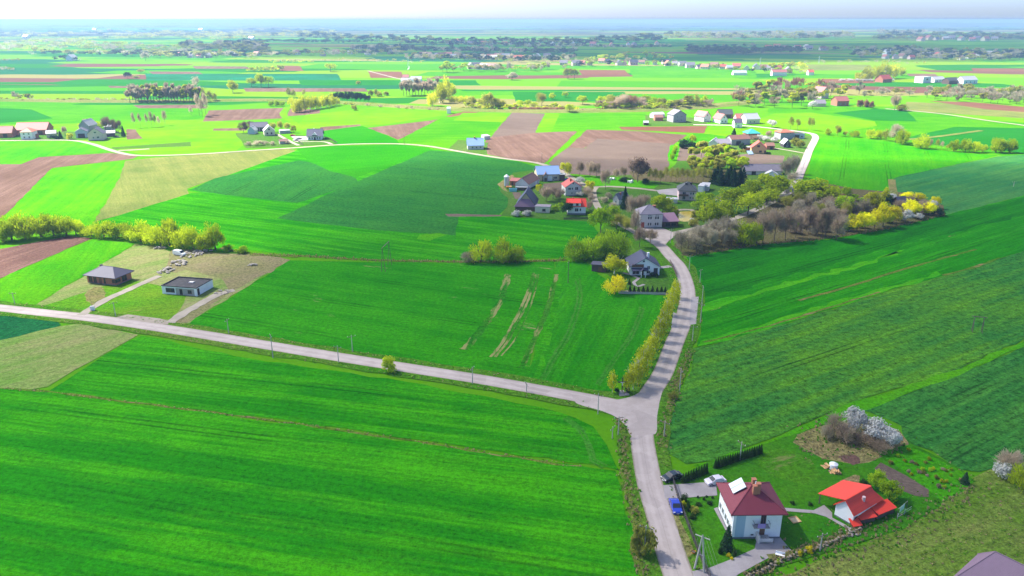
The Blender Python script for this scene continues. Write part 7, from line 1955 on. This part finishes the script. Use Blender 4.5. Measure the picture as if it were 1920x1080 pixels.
# stone garden wall: rough stones laid in line
wall_px = [(1398, 1088), (1440, 1066), (1470, 1052), (1500, 1040), (1530, 1030), (1560, 1018), (1590, 1006), (1612, 994)]
wl = catmull([G(*p) for p in wall_px], 0.75)
root = empty('stone_wall', wl[0], 0, 'low dry stone garden wall along the rough meadow', 'wall')
r = random.Random(77)
for i, p in enumerate(wl):
    for lv in range(2):
        o = link('stone', WALL_ROCKS[(i + lv) % 5], parent=root)
        o.location = p - wl[0] + Vector((r.uniform(-.15, .15), r.uniform(-.2, .2), 0.22 + lv * 0.4))
        s = r.uniform(0.55, 1.0) * (1 - 0.25 * lv)
        o.scale = (s, s, s * .8)
        o.rotation_euler = (0, 0, r.uniform(0, 6))


def fence(pix, label, h=1.2, gap=2.4, m=None, board=True, name='fence'):
    m = m or M['rail']
    pts_ = [G(*p) for p in pix]
    root = empty(name, pts_[0], 0, label, 'fence')
    o0 = pts_[0]
    for a, b in zip(pts_, pts_[1:]):
        d = b - a
        n = max(1, int(d.length / gap))
        dn = d.normalized()
        nn = Vector((-dn.y, dn.x, 0)) * 0.025
        for k in range(n):
            p, q = a.lerp(b, k / n) - o0, a.lerp(b, (k + 1) / n) - o0
            MB().box(-.06, .06, -.06, .06, -.1, h + .08).build('post', m, root).location = p
            mb = MB()
            if board:
                for z in (0.15, h * .5, h - .15):
                    mb.slab([p - nn + Vector((0, 0, z + .14)), q - nn + Vector((0, 0, z + .14)), q + nn + Vector((0, 0, z + .14)), p + nn + Vector((0, 0, z + .14))], 0.28)
            else:
                for z in (h * .4, h * .8): mb.bar(p + Vector((0, 0, z)), q + Vector((0, 0, z)), 0.025, n=4)
            mb.build('rail', m, root)
    return root


fence([(1262, 906), (1271, 935), (1285, 975), (1300, 1015), (1318, 1060), (1332, 1088)], 'black board fence between the road verge and the garden', 1.3)
fence([(1160, 551), (1248, 553)], 'pale low fence before the thuja row', 0.9, 3.0, M['concrete'])
fence([(1057, 412), (1104, 411)], 'dark low fence below the red roofed white house', 1.1, 3.0)
fence([(608, 258), (622, 263), (632, 269)], 'dark fence right of the dark roofed house', 1.2, 3.0)
fence([(555, 262), (562, 268), (568, 272)], 'dark fence along the gravel drive', 1.2, 3.0)
fence([(1256, 494), (1262, 505), (1270, 522)], 'brown hedge like board fence by the road bend', 1.6, 2.4, M['wood'])
fence([(1682, 974), (1708, 958)], 'thin wire fence behind the red shed', 1.3, 2.0, M['galv'], False)
fence([(1512, 292), (1500, 330), (1492, 352)], 'pale post fence along the hill lane', 1.0, 5.0, M['dirtywhite'], False)
# laundry, patio things
SHEET = plain_mat('pale_green_sheet', (0.5, 0.75, 0.6), 0.9, 0.1)
lr = solid('washing_line', 'washing line with a pale green sheet behind the red shed', 'washing line', 1690, 962, 0.7, [('post', MB().box(-2.05, -1.95, -.05, .05, 0, 1.9), M['rail']), ('post', MB().box(1.95, 2.05, -.05, .05, 0, 1.9), M['rail']), ('line', MB().bar((-2, 0, 1.85), (2, 0, 1.85), .015, n=3), M['white']), ('sheet', MB().box(-1.0, 0.9, -.02, .02, 0.6, 1.84), SHEET)])
BLUEP = paint('blue_plastic', (0.10, 0.20, 0.50))
for (x, y, c, lb, rz) in ((1432, 1018, BLUEP, 'blue bicycle leaning at the front steps', 0.3), (1442, 1019, M['white'], 'white bicycle leaning at the front steps', -0.2)):
    w1 = MB(); fr = MB()
    for u in (-.5, .5):
        for k in range(12):
            a, b = 2 * pi * k / 12, 2 * pi * (k + 1) / 12
            w1.bar((u + cos(a) * .33, 0, .33 + sin(a) * .33), (u + cos(b) * .33, 0, .33 + sin(b) * .33), .03, n=4)
    fr.bar((-.5, 0, .33), (-.1, 0, .8), .03, n=4).bar((-.1, 0, .8), (.38, 0, .8), .03, n=4).bar((.38, 0, .85), (.5, 0, .33), .03, n=4).bar((-.05, 0, .33), (.38, 0, .8), .03, n=4).bar((-.5, 0, .33), (-.05, 0, .33), .03, n=4)
    solid('bicycle', lb, 'bicycle', x, y, rz, [('wheel', w1, TYRE), ('frame', fr, c), ('handlebar', MB().bar((.36, -.28, .98), (.36, .28, .98), .025, n=4).bar((.38, 0, .8), (.36, 0, .98), .025, n=4), M['rail']), ('saddle', MB().box(-.28, -.02, -.08, .08, .9, .97), M['rail'])])
solid('garden_bench', 'small white bench by the drive end', 'bench', 1462, 1044, -0.4, [('seat', MB().box(-.8, .8, -.25, .25, .42, .48), M['white']), ('backrest', MB().box(-.8, .8, .22, .28, .5, .95), M['white']), ('leg', MB().box(-.75, -.68, -.2, .2, 0, .419), M['white']), ('leg', MB().box(.68, .75, -.2, .2, 0, .419), M['white'])])
solid('garden_gnome', 'orange terracotta pot on the verge grass', 'flower pot', 1300, 1038, 0, [('bowl', MB().bar((0, 0, 0), (0, 0, .5), .3, .42, 12), ORP), ('soil', MB().bar((0, 0, .2), (0, 0, .45), .3, .34, 12).cap((0, 0, .45), .34, 12), BARK)]).name = 'flower_pot'
# solar panel beside the orange house, hut roof in the wood
solid('solar_stand', 'blue tilted panel stand before the orange house', 'solar panel', 1406, 290, 0.2, [('panel', MB().slab([(-2, -1.6, .6), (2, -1.6, .6), (2, 1.6, 2.6), (-2, 1.6, 2.6)], .1), paint('panel_blue', (0.30, 0.42, 0.62))), ('leg', MB().box(-1.8, -1.7, 1.3, 1.4, 0, 2.3), M['rail']), ('leg', MB().box(1.7, 1.8, 1.3, 1.4, 0, 2.3), M['rail'])])
house((1685, 394), (1701, 393), 6, 3.6, 'gx', 2.4, 'wood', 'r_slate', 'hut with a blue grey roof hidden in the wood', 'shed', 'shed', over=0.5, plinth=0)
